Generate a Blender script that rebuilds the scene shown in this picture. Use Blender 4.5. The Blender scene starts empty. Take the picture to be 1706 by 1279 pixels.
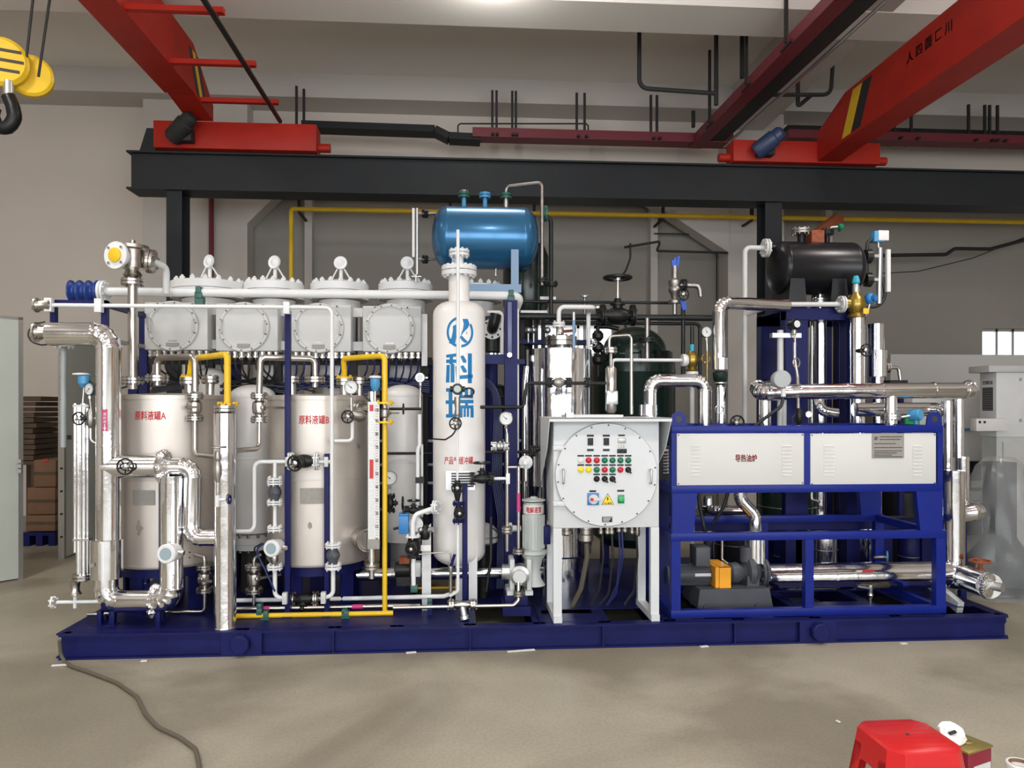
import bpy, bmesh, math, random
from math import sin, cos, pi, radians, sqrt, atan2
from mathutils import Vector, Matrix
random.seed(7)
V = Vector
C = bpy.context.scene.collection
sc = bpy.context.scene
# ------------------------------------------------------------------ camera, light, exposure
F, X0, Y0 = 1250.0, 853.0, 678.0          # focal length in pixels, picture centre, eye level (1706 x 1279 frame)
D, H, TH = 5.39, 1.75, radians(4.0)       # camera distance to the front of the skid, height, turn to the right
cam = bpy.data.cameras.new('camera'); co = bpy.data.objects.new('camera', cam); C.objects.link(co)
co.location = (0, -D, H); co.rotation_euler = (pi/2, 0, -TH)
cam.sensor_width = 36; cam.lens = F/1706*36; cam.shift_y = (Y0-639.5)/1706; cam.clip_end = 200
sc.camera = co
w = bpy.data.worlds.new('sky'); sc.world = w; w.use_nodes = True
bgn = w.node_tree.nodes['Background']; bgn.inputs[0].default_value = (0.86, 0.93, 1, 1); bgn.inputs[1].default_value = 3.0
def area(name, loc, rot, sx, sy, e, col=(1, 1, 1), shape='RECTANGLE', spread=pi):
    l = bpy.data.lights.new(name, 'AREA'); l.shape = shape; l.size = sx; l.size_y = sy; l.energy = e; l.color = col; l.spread = spread
    o = bpy.data.objects.new(name, l); o.location = loc; o.rotation_euler = rot; C.objects.link(o); return o
area('daylight_windows', (1.0, -10.75, 2.75), (pi/2, 0, 0), 16.0, 3.7, 790, (0.97, 0.985, 1))
for lx, ly in ((-4.6, -4.6), (0.2, -4.6), (4.9, -4.6), (-4.6, -.6), (4.9, -.6)):
    area('high_bay_lamp', (lx, ly, 6.3), (0, 0, 0), 0.7, 0.7, 118, (1, 0.97, 0.92), 'DISK')
pl = bpy.data.lights.new('high_bay_bulb', 'POINT'); pl.energy = 60; pl.shadow_soft_size = .16; pl.color = (1, .98, .95)
po = bpy.data.objects.new('high_bay_bulb', pl); po.location = (.35, 2.55, 6.2); C.objects.link(po)
sc.view_settings.view_transform = 'Standard'; sc.view_settings.look = 'None'
sc.view_settings.exposure = 0.0; sc.view_settings.gamma = 1.0; sc.view_settings.use_curve_mapping = False
# ------------------------------------------------------------------ helpers
def W(px, py, Y):
    a = (px-X0)/F; b = (Y0-py)/F
    d = V((sin(TH)+a*cos(TH), cos(TH)-a*sin(TH), b))
    return V((0, -D, H)) + d*((Y+D)/d.y)
def mp(Y, px=853):                       # metres per picture pixel at a depth
    return (Y+D)/(cos(TH)-(px-X0)/F*sin(TH))/F
def R(pts, snap=0.07):                   # picture points -> world points, near-level runs made level
    out = []
    for p in pts:
        q = V(p) if isinstance(p, Vector) else W(*p)
        if out:
            a = out[-1]; d = q-a; m = max(abs(c) for c in d)
            q = V([a[i] if abs(d[i]) < max(snap*m, 0.012) else q[i] for i in range(3)])
        out.append(q)
    return out
X, Yx, Z = V((1, 0, 0)), V((0, 1, 0)), V((0, 0, 1))
def frame(ax):
    ax = V(ax).normalized(); u = ax.cross(Z)
    if u.length < 1e-3: u = V((1, 0, 0))
    u.normalize(); return ax, u, ax.cross(u).normalized()
def fillet(pts, R_, k=5):
    out = [pts[0]]
    for i in range(1, len(pts)-1):
        a, b, c = pts[i-1], pts[i], pts[i+1]
        d1 = (a-b); d2 = (c-b); l1, l2 = d1.length, d2.length
        if l1 < 1e-6 or l2 < 1e-6: continue
        d1 /= l1; d2 /= l2; ang = d1.angle(d2)
        if ang > pi-0.03 or not R_: out.append(b); continue
        tn = min(R_/math.tan(ang/2), l1*0.49 if i > 1 else l1*0.98, l2*0.49 if i < len(pts)-2 else l2*0.98)
        r = tn*math.tan(ang/2); cen = b+(d1+d2).normalized()*(r/sin(ang/2))
        p1, p2 = b+d1*tn, b+d2*tn; v1, v2 = p1-cen, p2-cen; tot = v1.angle(v2); axis = v1.cross(v2).normalized()
        for j in range(k+1): out.append(cen+Matrix.Rotation(tot*j/k, 3, axis)@v1)
    out.append(pts[-1]); return out
class MB:
    def __init__(s): s.v = []; s.f = []
    def add(s, vs, fs):
        o = len(s.v); s.v += [V(p) for p in vs]; s.f += [tuple(i+o for i in f) for f in fs]; return s
    def sweep(s, cs, rs, n=12, caps=True, closed=False, flat=None):
        N = len(cs); T = []
        for i in range(N):
            a = cs[i-1] if (i > 0 or closed) else cs[i]; b = cs[(i+1) % N] if (i < N-1 or closed) else cs[i]
            t = (b-a); T.append(t.normalized() if t.length > 1e-9 else (T[-1] if T else Z))
        _, u, _ = frame(T[0]); vs = []; fs = []
        for i in range(N):
            if i:
                q = T[i-1].rotation_difference(T[i]); u = q@u
            u = (u-T[i]*u.dot(T[i])).normalized(); w_ = T[i].cross(u); r = rs[i] if isinstance(rs, (list, tuple)) else rs
            for j in range(n):
                a = 2*pi*(j+0.5)/n; vs.append(cs[i]+(u*cos(a)+w_*sin(a)*(flat or 1))*r)
        for i in range(N if closed else N-1):
            i2 = (i+1) % N
            for j in range(n):
                j2 = (j+1) % n; fs.append((i*n+j, i*n+j2, i2*n+j2, i2*n+j))
        if caps and not closed:
            fs.append(tuple(range(n))[::-1]); fs.append(tuple((N-1)*n+j for j in range(n)))
        return s.add(vs, fs)
    def tube(s, pts, r, bend=None, n=10, k=5, caps=True):
        return s.sweep(fillet(pts, bend if bend is not None else r*2.5, k), r, n, caps)
    def clad(s, pts, r, bend=None, n=22, k=4, seams=()):   # sheet-metal cladding with raised joints, mitred elbows
        P = fillet(pts, bend if bend is not None else r*1.7, k); cs = []; rs = []
        Q = [P[0]]
        for i in range(1, len(P)):
            L = (P[i]-P[i-1]).length; m = int(L/0.9)
            for j in range(1, m+1): Q.append(P[i-1].lerp(P[i], j/(m+1)))
            Q.append(P[i])
        for i, p in enumerate(Q):
            if i in (0, len(Q)-1): cs.append(p); rs.append(r); continue
            a = (p-Q[i-1]); b = (Q[i+1]-p); e = min(0.006, a.length*.3, b.length*.3); a.normalize(); b.normalize()
            cs += [p-a*e, p-a*e*.6, p+b*e*.6, p+b*e]; rs += [r, r+.0035, r+.0035, r]
        return s.sweep(cs, rs, n)
    def cyl(s, a, b, r, r2=None, n=14, caps=True): return s.sweep([V(a), V(b)], [r, r if r2 is None else r2], n, caps)
    def lathe(s, o, ax, prof, n=20):
        ax, u, w_ = frame(ax); o = V(o); vs = []; fs = []; m = len(prof)
        for r, h in prof:
            for j in range(n):
                a = 2*pi*(j+.5)/n; vs.append(o+ax*h+(u*cos(a)+w_*sin(a))*max(r, 1e-4))
        for i in range(m-1):
            for j in range(n):
                j2 = (j+1) % n; fs.append((i*n+j, i*n+j2, (i+1)*n+j2, (i+1)*n+j))
        fs.append(tuple(range(n))[::-1]); fs.append(tuple((m-1)*n+j for j in range(n)))
        return s.add(vs, fs)
    def box(s, lo, hi, ch=0):
        (x0, y0, z0), (x1, y1, z1) = lo, hi
        x0, x1 = min(x0, x1), max(x0, x1); y0, y1 = min(y0, y1), max(y0, y1); z0, z1 = min(z0, z1), max(z0, z1)
        return s.obox(V(((x0+x1)/2, (y0+y1)/2, (z0+z1)/2)), X*(x1-x0)/2, Yx*(y1-y0)/2, Z*(z1-z0)/2, ch)
    def obox(s, c, a, b, d, ch=0):
        c = V(c)
        if not ch:
            vs = [c+a*i+b*j+d*k for k in (-1, 1) for j in (-1, 1) for i in (-1, 1)]
            return s.add(vs, [(0, 2, 3, 1), (4, 5, 7, 6), (0, 1, 5, 4), (2, 6, 7, 3), (0, 4, 6, 2), (1, 3, 7, 5)])
        bm = bmesh.new(); bmesh.ops.create_cube(bm, size=2)
        M = Matrix((a, b, d)).transposed()
        for v in bm.verts: v.co = M@v.co
        bmesh.ops.bevel(bm, geom=bm.edges[:], offset=ch, segments=2, affect='EDGES', profile=.5)
        bm.verts.index_update(); s.add([v.co+c for v in bm.verts], [[v.index for v in f.verts] for f in bm.faces]); bm.free(); return s
    def bar(s, a, b, wx, wy, up=None):
        a, b = V(a), V(b); d = b-a; L = d.length; d.normalize()
        u = V(up) if up is not None else (X if abs(d.z) > .9 else Z)
        u = (u-d*u.dot(d)).normalized(); v_ = d.cross(u)
        return s.obox((a+b)/2, u*wx/2, v_*wy/2, d*L/2)
    def torus(s, c, ax, R_, r, n=20, m=6):
        ax, u, w_ = frame(ax); c = V(c)
        return s.sweep([c+(u*cos(2*pi*i/n)+w_*sin(2*pi*i/n))*R_ for i in range(n)], r, m, closed=True)
    def ball(s, c, r, sx=1, sy=1, sz=1, n=12, m=7):
        vs = []; fs = []; c = V(c)
        for i in range(m+1):
            p = pi*i/m
            for j in range(n): vs.append(c+V((sin(p)*cos(2*pi*j/n)*r*sx, sin(p)*sin(2*pi*j/n)*r*sy, cos(p)*r*sz)))
        for i in range(m):
            for j in range(n): fs.append((i*n+j, (i+1)*n+j, (i+1)*n+(j+1) % n, i*n+(j+1) % n))
        return s.add(vs, fs)
    def prism(s, poly, o, u, v_, d):       # polygon in the (u, v) plane at o, thickened by the vector d
        o = V(o); n = len(poly); a = [o+V(u)*p[0]+V(v_)*p[1] for p in poly]
        return s.add(a+[p+V(d) for p in a], [tuple(range(n))[::-1], tuple(range(n, 2*n))]+[(i, (i+1) % n, n+(i+1) % n, n+i) for i in range(n)])
    def bolts(s, c, ax, R_, n, r, h, ph=0.0):
        ax, u, w_ = frame(ax)
        for i in range(n):
            a = 2*pi*(i+ph)/n; p = V(c)+(u*cos(a)+w_*sin(a))*R_; s.cyl(p, p+ax*h, r, n=6)
        return s
    def lo(s): return V([min(p[i] for p in s.v) for i in range(3)])
    def hi(s): return V([max(p[i] for p in s.v) for i in range(3)])
def M_(): return MB()
def mesh_of(name, mb, mat, off=V((0, 0, 0)), sharp=38):
    me = bpy.data.meshes.new(name); me.from_pydata([p-off for p in mb.v], [], mb.f)
    me.polygons.foreach_set('use_smooth', [True]*len(me.polygons)); me.set_sharp_from_angle(angle=radians(sharp))
    me.materials.append(mat); me.update(); return me
class Thing:
    def __init__(s, name, label, cat, group=None, kind=None):
        s.name, s.label, s.cat, s.group, s.kind = name, label, cat, group, kind; s.ps = []; s.shared = []
    def part(s, name, mb, mat, label=None, parent=None, kind=None):
        s.ps.append([name, mb, mat, label, parent, kind]); return len(s.ps)-1
    def copies(s, name, mesh, mats, parent=None, kind=None):   # alike pieces that share mesh data; mats: list of world matrices
        for m in mats: s.shared.append((name, mesh, m, parent))
    def tagit(s, o):
        if s.label: o['label'] = s.label
        if s.cat: o['category'] = s.cat
        if s.group: o['group'] = s.group
        if s.kind: o['kind'] = s.kind
    def done(s):
        los = [p[1].lo() for p in s.ps]; his = [p[1].hi() for p in s.ps]
        lo = V([min(a[i] for a in los) for i in range(3)]); hi = V([max(a[i] for a in his) for i in range(3)])
        loc = V(((lo.x+hi.x)/2, (lo.y+hi.y)/2, lo.z))
        if len(s.ps) == 1 and not s.shared:
            n, mb, mat, lb, pa, k = s.ps[0]
            o = bpy.data.objects.new(s.name, mesh_of(s.name, mb, mat, loc)); o.location = loc; C.objects.link(o); s.tagit(o); s.root = o; return o
        r = bpy.data.objects.new(s.name, None); r.location = loc; r.empty_display_size = .1; C.objects.link(r); s.tagit(r)
        obs = []
        for n, mb, mat, lb, pa, k in s.ps:
            o = bpy.data.objects.new(n, mesh_of(n, mb, mat, loc)); C.objects.link(o); o.parent = r if pa is None else obs[pa]; obs.append(o)
            if lb: o['label'] = lb
            if k: o['kind'] = k
        for n, me, m, pa in s.shared:
            o = bpy.data.objects.new(n, me); C.objects.link(o); o.parent = r if pa is None else obs[pa]; o.matrix_local = Matrix.Translation(-loc)@m
        s.root = r; s.obs = obs; return r
def copy_thing(src, delta, label):
    r = src.copy(); C.objects.link(r); r.location = src.location+V(delta); r['label'] = label
    for ch in list(src.children):
        c = ch.copy(); C.objects.link(c); c.parent = r
        for g in ch.children:
            d = g.copy(); C.objects.link(d); d.parent = c
    return r
def one(name, label, cat, mb, mat, group=None, kind=None):
    t = Thing(name, label, cat, group, kind); t.part(name, mb, mat); return t.done()
def struct(name, mb, mat, parent=None):
    o = one(name, None, None, mb, mat, kind='structure')
    if parent is not None:
        o.parent = parent; o.location = o.location-parent.location; del o['kind']
    return o
# ------------------------------------------------------------------ materials
def mat(name, col, rough=.5, metal=0.0, noise=0.0, nscale=8.0, bump=0.0, bscale=40.0, coat=0.0, col2=None, stretch=(1, 1, 1), spec=.5, rvar=0.0):
    m = bpy.data.materials.new(name); m.use_nodes = True; nt = m.node_tree; b = nt.nodes['Principled BSDF']
    b.inputs['Base Color'].default_value = (*col, 1); b.inputs['Roughness'].default_value = rough; b.inputs['Metallic'].default_value = metal
    b.inputs['Coat Weight'].default_value = coat; b.inputs['Coat Roughness'].default_value = .12; b.inputs['Specular IOR Level'].default_value = spec
    if noise or bump or rvar:
        tc = nt.nodes.new('ShaderNodeNewGeometry'); mpn = nt.nodes.new('ShaderNodeMapping'); mpn.inputs['Scale'].default_value = stretch
        nt.links.new(tc.outputs['Position'], mpn.inputs[0])
    if noise:
        n = nt.nodes.new('ShaderNodeTexNoise'); n.inputs['Scale'].default_value = nscale; n.inputs['Detail'].default_value = 6; nt.links.new(mpn.outputs[0], n.inputs[0])
        rp = nt.nodes.new('ShaderNodeValToRGB'); rp.color_ramp.elements[0].position = .3; rp.color_ramp.elements[1].position = .7
        c2 = col2 or tuple(c*(1-noise) for c in col); rp.color_ramp.elements[0].color = (*c2, 1); rp.color_ramp.elements[1].color = (*col, 1)
        nt.links.new(n.outputs[0], rp.inputs[0]); nt.links.new(rp.outputs[0], b.inputs['Base Color'])
    if rvar:
        n3 = nt.nodes.new('ShaderNodeTexNoise'); n3.inputs['Scale'].default_value = nscale*1.7; nt.links.new(mpn.outputs[0], n3.inputs[0])
        mr = nt.nodes.new('ShaderNodeMapRange'); mr.inputs[3].default_value = max(rough-rvar, .02); mr.inputs[4].default_value = rough+rvar
        nt.links.new(n3.outputs[0], mr.inputs[0]); nt.links.new(mr.outputs[0], b.inputs['Roughness'])
    if bump:
        n2 = nt.nodes.new('ShaderNodeTexNoise'); n2.inputs['Scale'].default_value = bscale; n2.inputs['Detail'].default_value = 3; nt.links.new(mpn.outputs[0], n2.inputs[0])
        bp = nt.nodes.new('ShaderNodeBump'); bp.inputs['Strength'].default_value = bump; bp.inputs['Distance'].default_value = .02
        nt.links.new(n2.outputs[0], bp.inputs['Height']); nt.links.new(bp.outputs[0], b.inputs['Normal'])
    return m
m_white = mat('white_paint', (.72, .73, .73), .38, noise=.06, nscale=5, bump=.03, spec=.35)
m_cream = mat('vessel_white_paint', (.78, .76, .74), .32, noise=.05, nscale=4)
m_grey = mat('light_grey_powder_coat', (.60, .62, .63), .4, noise=.05, nscale=4)
m_boxgrey = mat('box_grey_paint', (.56, .56, .55), .42, noise=.06, nscale=5)
m_steel = mat('stainless_steel', (.58, .55, .51), .28, 1.0, noise=.2, nscale=9, bump=.05, bscale=30)
m_dull = mat('dull_steel', (.42, .40, .37), .42, 1.0, noise=.3, nscale=14, bump=.08)
m_clad = mat('aluminium_cladding', (.83, .84, .86), .13, 1.0, bump=.10, bscale=9, rvar=.05, nscale=6)
m_foil = mat('crinkled_foil', (.84, .83, .82), .2, 1.0, bump=.7, bscale=45)
m_navy = mat('navy_paint', (.0095, .012, .088), .42, noise=.25, nscale=6, bump=.05, spec=.16)
m_blue = mat('royal_blue_paint', (.007, .018, .20), .36, noise=.18, nscale=5, bump=.05, spec=.2)
m_yellow = mat('yellow_paint', (.78, .50, .015), .38, noise=.1)
m_orange = mat('orange_yellow_guard', (.85, .36, .01), .35)
m_black = mat('black_cast_iron', (.012, .012, .012), .38, noise=.3, nscale=20, bump=.1, spec=.3)
m_rubber = mat('black_rubber', (.012, .012, .013), .55)
m_dpipe = mat('dark_green_black_pipe', (.018, .021, .02), .35, noise=.2, spec=.3)
m_green = mat('dark_green_vessel', (.010, .024, .018), .25, noise=.2, nscale=3, coat=.15, spec=.3)
m_teal = mat('green_clamp', (.02, .10, .075), .45)
m_btank = mat('metallic_blue_tank', (.03, .16, .33), .28, .5, noise=.12, nscale=3, coat=.3)
m_ltblue = mat('pale_blue_bracket', (.20, .31, .46), .45)
m_instr = mat('instrument_blue', (.06, .27, .50), .4)
m_actblue = mat('actuator_blue', (.02, .17, .44), .4)
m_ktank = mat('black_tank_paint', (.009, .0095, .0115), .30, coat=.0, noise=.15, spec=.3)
m_red = mat('crane_red', (.42, .022, .012), .5, noise=.18, nscale=3, spec=.25)
m_runway = mat('runway_charcoal', (.016, .0185, .0215), .6, noise=.2, nscale=3, spec=.3)
m_maroon = mat('maroon_rail', (.16, .02, .03), .5)
m_dark = mat('dark_bracket', (.03, .029, .029), .6, spec=.25)
m_motor = mat('motor_grey', (.075, .08, .092), .45, noise=.15, spec=.3)
m_motorw = mat('pale_motor_paint', (.55, .58, .56), .4, noise=.08)
m_brass = mat('brass', (.42, .29, .07), .32, .85, noise=.3, nscale=25)
m_rust = mat('rust_paint', (.30, .07, .02), .7, noise=.5, nscale=30)
m_gface = mat('gauge_face', (.62, .64, .64), .4)
m_glass = mat('lens_grey', (.30, .38, .42), .08)
m_txtred = mat('red_lettering', (.52, .02, .03), .5)
m_txtblue = mat('blue_lettering', (.006, .17, .40), .45, spec=.3)
m_txtblk = mat('black_lettering', (.02, .02, .02), .5)
m_magenta = mat('magenta_sticker', (.50, .03, .16), .45)
m_plate = mat('name_plate_metal', (.30, .28, .25), .5, .1, noise=.15, nscale=50)
m_plastic_red = mat('red_plastic', (.52, .012, .014), .36, noise=.05, spec=.3)
m_carton = mat('brown_cardboard', (.19, .10, .055), .8, noise=.15)
m_wood = mat('brown_board', (.10, .065, .04), .8, noise=.3)
m_paleg = mat('pale_green_panel', (.47, .50, .45), .5, noise=.08, nscale=2)
m_alu = mat('aluminium_edge', (.55, .56, .56), .35, .9)
m_cable = mat('cable_black', (.015, .015, .017), .5)
m_cablue = mat('cable_navy', (.012, .018, .10), .45)
m_hose = mat('grey_hose', (.10, .085, .06), .6)
m_cyan = mat('cyan_cap', (.03, .36, .48), .45)
m_lime = mat('green_knob', (.02, .42, .10), .4)
m_pgreen = mat('lamp_green', (.01, .15, .07), .25)
m_pred = mat('lamp_red', (.50, .015, .03), .25)
m_pyel = mat('lamp_yellow', (.80, .62, .02), .25)
m_gold = mat('gold_tin', (.35, .28, .09), .35, .7)
m_maroontin = mat('maroon_tin', (.20, .012, .03), .35)
m_paper = mat('paper_white', (.68, .68, .66), .6)
m_concrete = mat('white_wall_beam', (.52, .485, .45), .8, noise=.05, nscale=1.2)
m_conw = mat('white_plaster_column', (.56, .525, .485), .8, noise=.04, nscale=1.5)
m_panel = mat('white_panel_sheet', (.60, .60, .575), .5, noise=.04, nscale=3, spec=.25)
m_boltd = mat('dark_bolt_steel', (.16, .145, .13), .45, .8)
m_grey2 = mat('instrument_grey', (.40, .42, .42), .5, spec=.3)
# ------------------------------------------------------------------ component builders
def flange(t, c, ax, r, th=.02, m=None, nb=8, pair=True, bm_=None, parent=None):
    """flange disc(s) centred on c across the axis, with their ring of bolts"""
    m = m or m_steel; ax = V(ax).normalized(); c = V(c); g = .003; bm_ = m_boltd if m is m_steel else bm_
    if pair:
        p = t.part('flange', M_().cyl(c-ax*(th+g), c-ax*g, r, n=20), m, parent=parent); t.part('flange', M_().cyl(c+ax*g, c+ax*(th+g), r, n=20), m, parent=parent)
        h = th*2+.03; s0 = c-ax*h/2
    else:
        p = t.part('flange', M_().cyl(c-ax*th/2, c+ax*th/2, r, n=20), m, parent=parent); h = th+.026; s0 = c-ax*h/2
    t.part('bolt_ring', M_().bolts(s0, ax, r*.8, nb, max(r*.1, .006), h, .5), bm_ or m, kind='stuff', parent=p)
def handwheel(t, c, ax, r, m=None, hub=None, spokes=5, parent=None):
    m = m or m_black; ax, u, v_ = frame(ax); c = V(c); q = M_().torus(c, ax, r, max(r*.13, .006), 20, 6)
    for i in range(spokes):
        a = 2*pi*i/spokes+.3; d = u*cos(a)+v_*sin(a); q.cyl(c-ax*r*.12+d*r*.2, c+d*r, r*.09, n=5)
    p = t.part('handwheel', q, m, parent=parent)
    for i in range(spokes):
        pass
    t.part('hub', M_().lathe(c, ax, [(r*.34, -r*.2), (r*.36, r*.05), (r*.24, r*.16), (r*.1, r*.22)], 12), hub or m_alu, parent=p)
def globe(label, c, ax, up, s, m=None, fm=None, group=None, wheel=True, fl=True, wm=None, wr=None, stem=1.5, name='globe_valve'):
    """flanged globe / gate valve: s = body radius"""
    m = m or m_black; t = Thing(name, label, 'valve', group); c = V(c); ax = V(ax).normalized(); up = V(up).normalized()
    L = s*1.9
    t.part('body', M_().lathe(c, ax, [(s*.7, -L), (s*.65, -L*.7), (s*.95, -L*.35), (s*1.05, 0), (s*.95, L*.35), (s*.65, L*.7), (s*.7, L)], 16), m)
    if fl:
        for k in (-1, 1): flange(t, c+ax*L*k, ax, s*1.35, s*.2, fm or m, 6, True, fm or m)
    t.part('bonnet', M_().lathe(c, up, [(s*.6, s*.5), (s*.62, s*1.25), (s*.95, s*1.25), (s*.95, s*1.5), (s*.5, s*1.6), (s*.4, s*2.1)], 14), m)
    if wheel:
        t.part('stem', M_().cyl(c+up*s*1.5, c+up*s*(2.1+stem), s*.17, n=8), m_steel)
        handwheel(t, c+up*s*(2.1+stem), up, wr or s*1.25, wm or m_black)
    return t.done()
def ballvalve(label, c, ax, s, m=None, group=None, lever=None, fl=True, lm=None, name='ball_valve'):
    m = m or m_steel; t = Thing(name, label, 'valve', group); c = V(c); ax = V(ax).normalized(); L = s*1.8
    t.part('body', M_().lathe(c, ax, [(s*.62, -L), (s*.62, -L*.6), (s*.98, -L*.42), (s*1.06, 0), (s*.98, L*.42), (s*.62, L*.6), (s*.62, L)], 14), m)
    if fl:
        for k in (-1, 1): flange(t, c+ax*L*k, ax, s*1.3, s*.24, m, 6, True, m_dull)
    d = V(lever) if lever is not None else V((0, -1, 0))
    t.part('gland', M_().lathe(c, d, [(s*.45, s*.7), (s*.45, s*1.35), (s*.28, s*1.4), (s*.28, s*1.7)], 10), m)
    e = ax.cross(d); t.part('lever', M_().bar(c+d*s*1.6-e*s*.2, c+d*s*1.75+e*s*2.2, s*.35, s*.12, ax), lm or m_dull)
    return t.done()
def checkvalve(label, c, ax, s, group=None, m=None, name='check_valve'):
    t = Thing(name, label, 'valve', group); c = V(c); ax = V(ax).normalized(); L = s*1.7; m = m or m_black
    t.part('body', M_().lathe(c, ax, [(s*.8, -L), (s*.72, -L*.6), (s*1.1, -L*.15), (s*1.1, L*.15), (s*.72, L*.6), (s*.8, L)], 14), m)
    for k in (-1, 1): flange(t, c+ax*(L*k), ax, s*1.35, s*.25, m_white, 6, True, m_white)
    t.part('cap', M_().lathe(c, V((.5, -1, .1)), [(s*.5, s*.6), (s*.55, s*1.25), (s*.3, s*1.4)], 10), m)
    return t.done()
def gauge(label, c, r, face=(0, -1, 0), stem=None, stem_to=None, case=None, group='round dial pressure gauges', needle=-.8, name='pressure_gauge'):
    t = Thing(name, label, 'gauge', group); c = V(c); f, u, v_ = frame(face); f = V(face).normalized()
    u = f.cross(Z).normalized(); v_ = Z
    p = t.part('case', M_().lathe(c, f, [(r*.9, -r*.5), (r, -r*.42), (r, r*.16), (r*.93, r*.22), (r*.88, r*.16), (r*.86, r*.08)], 26), case or m_steel)
    q = t.part('dial', M_().cyl(c+f*r*.085, c+f*r*.1, r*.86, n=24), m_gface, parent=p)
    a = M_()
    for i in range(21):
        g = radians(-45+270*i/20); d = -u*cos(g)+v_*sin(g); a.bar(c+f*r*.108+d*r*.66, c+f*r*.108+d*r*.78, r*.03, r*.012, f.cross(d))
    t.part('dial_marks', a, m_txtblk, parent=p, kind='stuff')
    d = u*cos(needle)+v_*sin(needle); t.part('needle', M_().bar(c+f*r*.13-d*r*.25, c+f*r*.13+d*r*.62, r*.06, r*.02, f.cross(d)).cyl(c+f*r*.1, c+f*r*.15, r*.1, n=8), m_txtblk, parent=p)
    if stem_to is not None:
        e = V(stem_to); b = c-Z*r*.95; t.part('stem', M_().cyl(b, e, r*.13, n=8), m_steel)
        t.part('nut', M_().cyl(b-Z*r*.12, b-Z*r*.5, r*.24, n=6), m_steel)
    return t.done()
def transmitter(label, c, r, face=(0, -1, 0), body=None, lens=None, neck_to=None, group='instrument transmitters', name='transmitter', ear=True):
    t = Thing(name, label, 'transmitter', group); c = V(c); f = V(face).normalized(); body = body or m_alu
    p = t.part('housing', M_().lathe(c, f, [(r*.8, -r*1.5), (r*.95, -r*1.4), (r*.95, -r*.3), (r*1.04, -r*.25), (r*1.04, r*.25), (r*.92, r*.38), (r*.7, r*.38)], 24), body)
    t.part('display', M_().cyl(c+f*r*.34, c+f*r*.41, r*.66, n=20), lens or m_glass, parent=p)
    if ear:
        sd = f.cross(Z).normalized()
        t.part('cable_gland', M_().cyl(c-f*r*.6-sd*r*.8, c-f*r*.6-sd*r*1.5, r*.28, n=8), m_steel)
    if neck_to is not None:
        t.part('neck', M_().lathe(c-f*r*.5, Z, [(r*.3, -r*2.0), (r*.42, -r*1.6), (r*.42, -r*.9), (r*.3, -r*.6)], 12), m_steel)
        t.part('pipe', M_().tube([c-f*r*.5-Z*r*1.6, V(neck_to)], r*.2, n=8), m_steel)
    return t.done()
def pipe(label, m, pts, r, bend=None, name='pipe', cat='pipe', fl=(), group=None, n=10, frame_m=None, clamps=(), extra=None):
    """pipe run through world / picture points; fl: list of (point index, axis, radius, material, pair)"""
    P = R(pts); t = Thing(name, label, cat, group); t.part('tube', M_().tube(P, r, bend if bend is not None else r*3, n), m)
    for f in fl:
        i, ax, fr = f[0], f[1], f[2]; fm = f[3] if len(f) > 3 else m; pr = f[4] if len(f) > 4 else True
        c = P[i] if isinstance(i, int) else (i if isinstance(i, Vector) else W(*i)); flange(t, c, ax, fr, max(.012, fr*.22), fm, 6 if fr < .09 else 8, pr, fm if fm is not m_steel else m_dull)
    for c in clamps:
        q, sz, cm = c; q = q if isinstance(q, Vector) else W(*q); t.part('clamp', M_().box(q-V(sz)/2, q+V(sz)/2, .003), cm)
    if extra: extra(t, P)
    return t.done()
def clad(label, pts, r, bend=None, name='insulated_pipe', bands=(), group='aluminium-clad insulated pipes', extra=None, cat='pipe', snap=.07, k=4):
    P = R(pts, snap); t = Thing(name, label, cat, group); t.part('cladding', M_().clad(P, r, bend, k=k), m_clad)
    for c, ax, rr, L, m in bands:
        c = c if isinstance(c, Vector) else W(*c); t.part('collar', M_().cyl(c-V(ax)*L/2, c+V(ax)*L/2, rr, n=24), m)
    if extra: extra(t, P)
    return t.done()
def post(label, px0, px1, yt, yb, Y, m=None, name='support_post', group='navy steel support posts', dy=.05, foot=True, cap=True):
    m = m or m_navy; a = W(px0, yt, Y); b = W(px1, yb, Y) if yb is not None else V((W(px1, yt, Y).x, Y, ZD))
    zb = b.z if yb is not None else ZD
    t = Thing(name, label, 'post', group); wd = abs(b.x-a.x); cx = (a.x+b.x)/2
    t.part('upright', M_().box((cx-wd/2, Y, zb), (cx+wd/2, Y+dy, a.z), .003), m)
    if foot and abs(zb-ZD) < .02: t.part('foot_plate', M_().box((cx-wd*.9, Y-.02, ZD), (cx+wd*.9, Y+dy+.02, ZD+.008)), m)
    return t.done()
ZD = .172                                    # top of the skid deck
def text_mb(s, size, bold=.0, depth=.001, align='CENTER'):
    cu = bpy.data.curves.new('t', 'FONT'); cu.body = s; cu.size = size; cu.align_x = align; cu.align_y = 'CENTER'; cu.resolution_u = 3
    o = bpy.data.objects.new('t', cu); C.objects.link(o); dg = bpy.context.evaluated_depsgraph_get(); dg.update()
    me = bpy.data.meshes.new_from_object(o.evaluated_get(dg)); vs = [v.co.copy() for v in me.vertices]; fs = [tuple(p.vertices) for p in me.polygons]
    bpy.data.objects.remove(o); bpy.data.curves.remove(cu); bpy.data.meshes.remove(me); q = MB().add(vs, fs)
    if bold:                                   # heavier strokes from shifted copies of the glyph outlines
        k = bold*size*1.6
        for dx, dy in ((k, 0), (-k, 0), (0, k), (0, -k)): q.add([v+V((dx, dy, 0)) for v in vs], fs)
    return q
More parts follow.
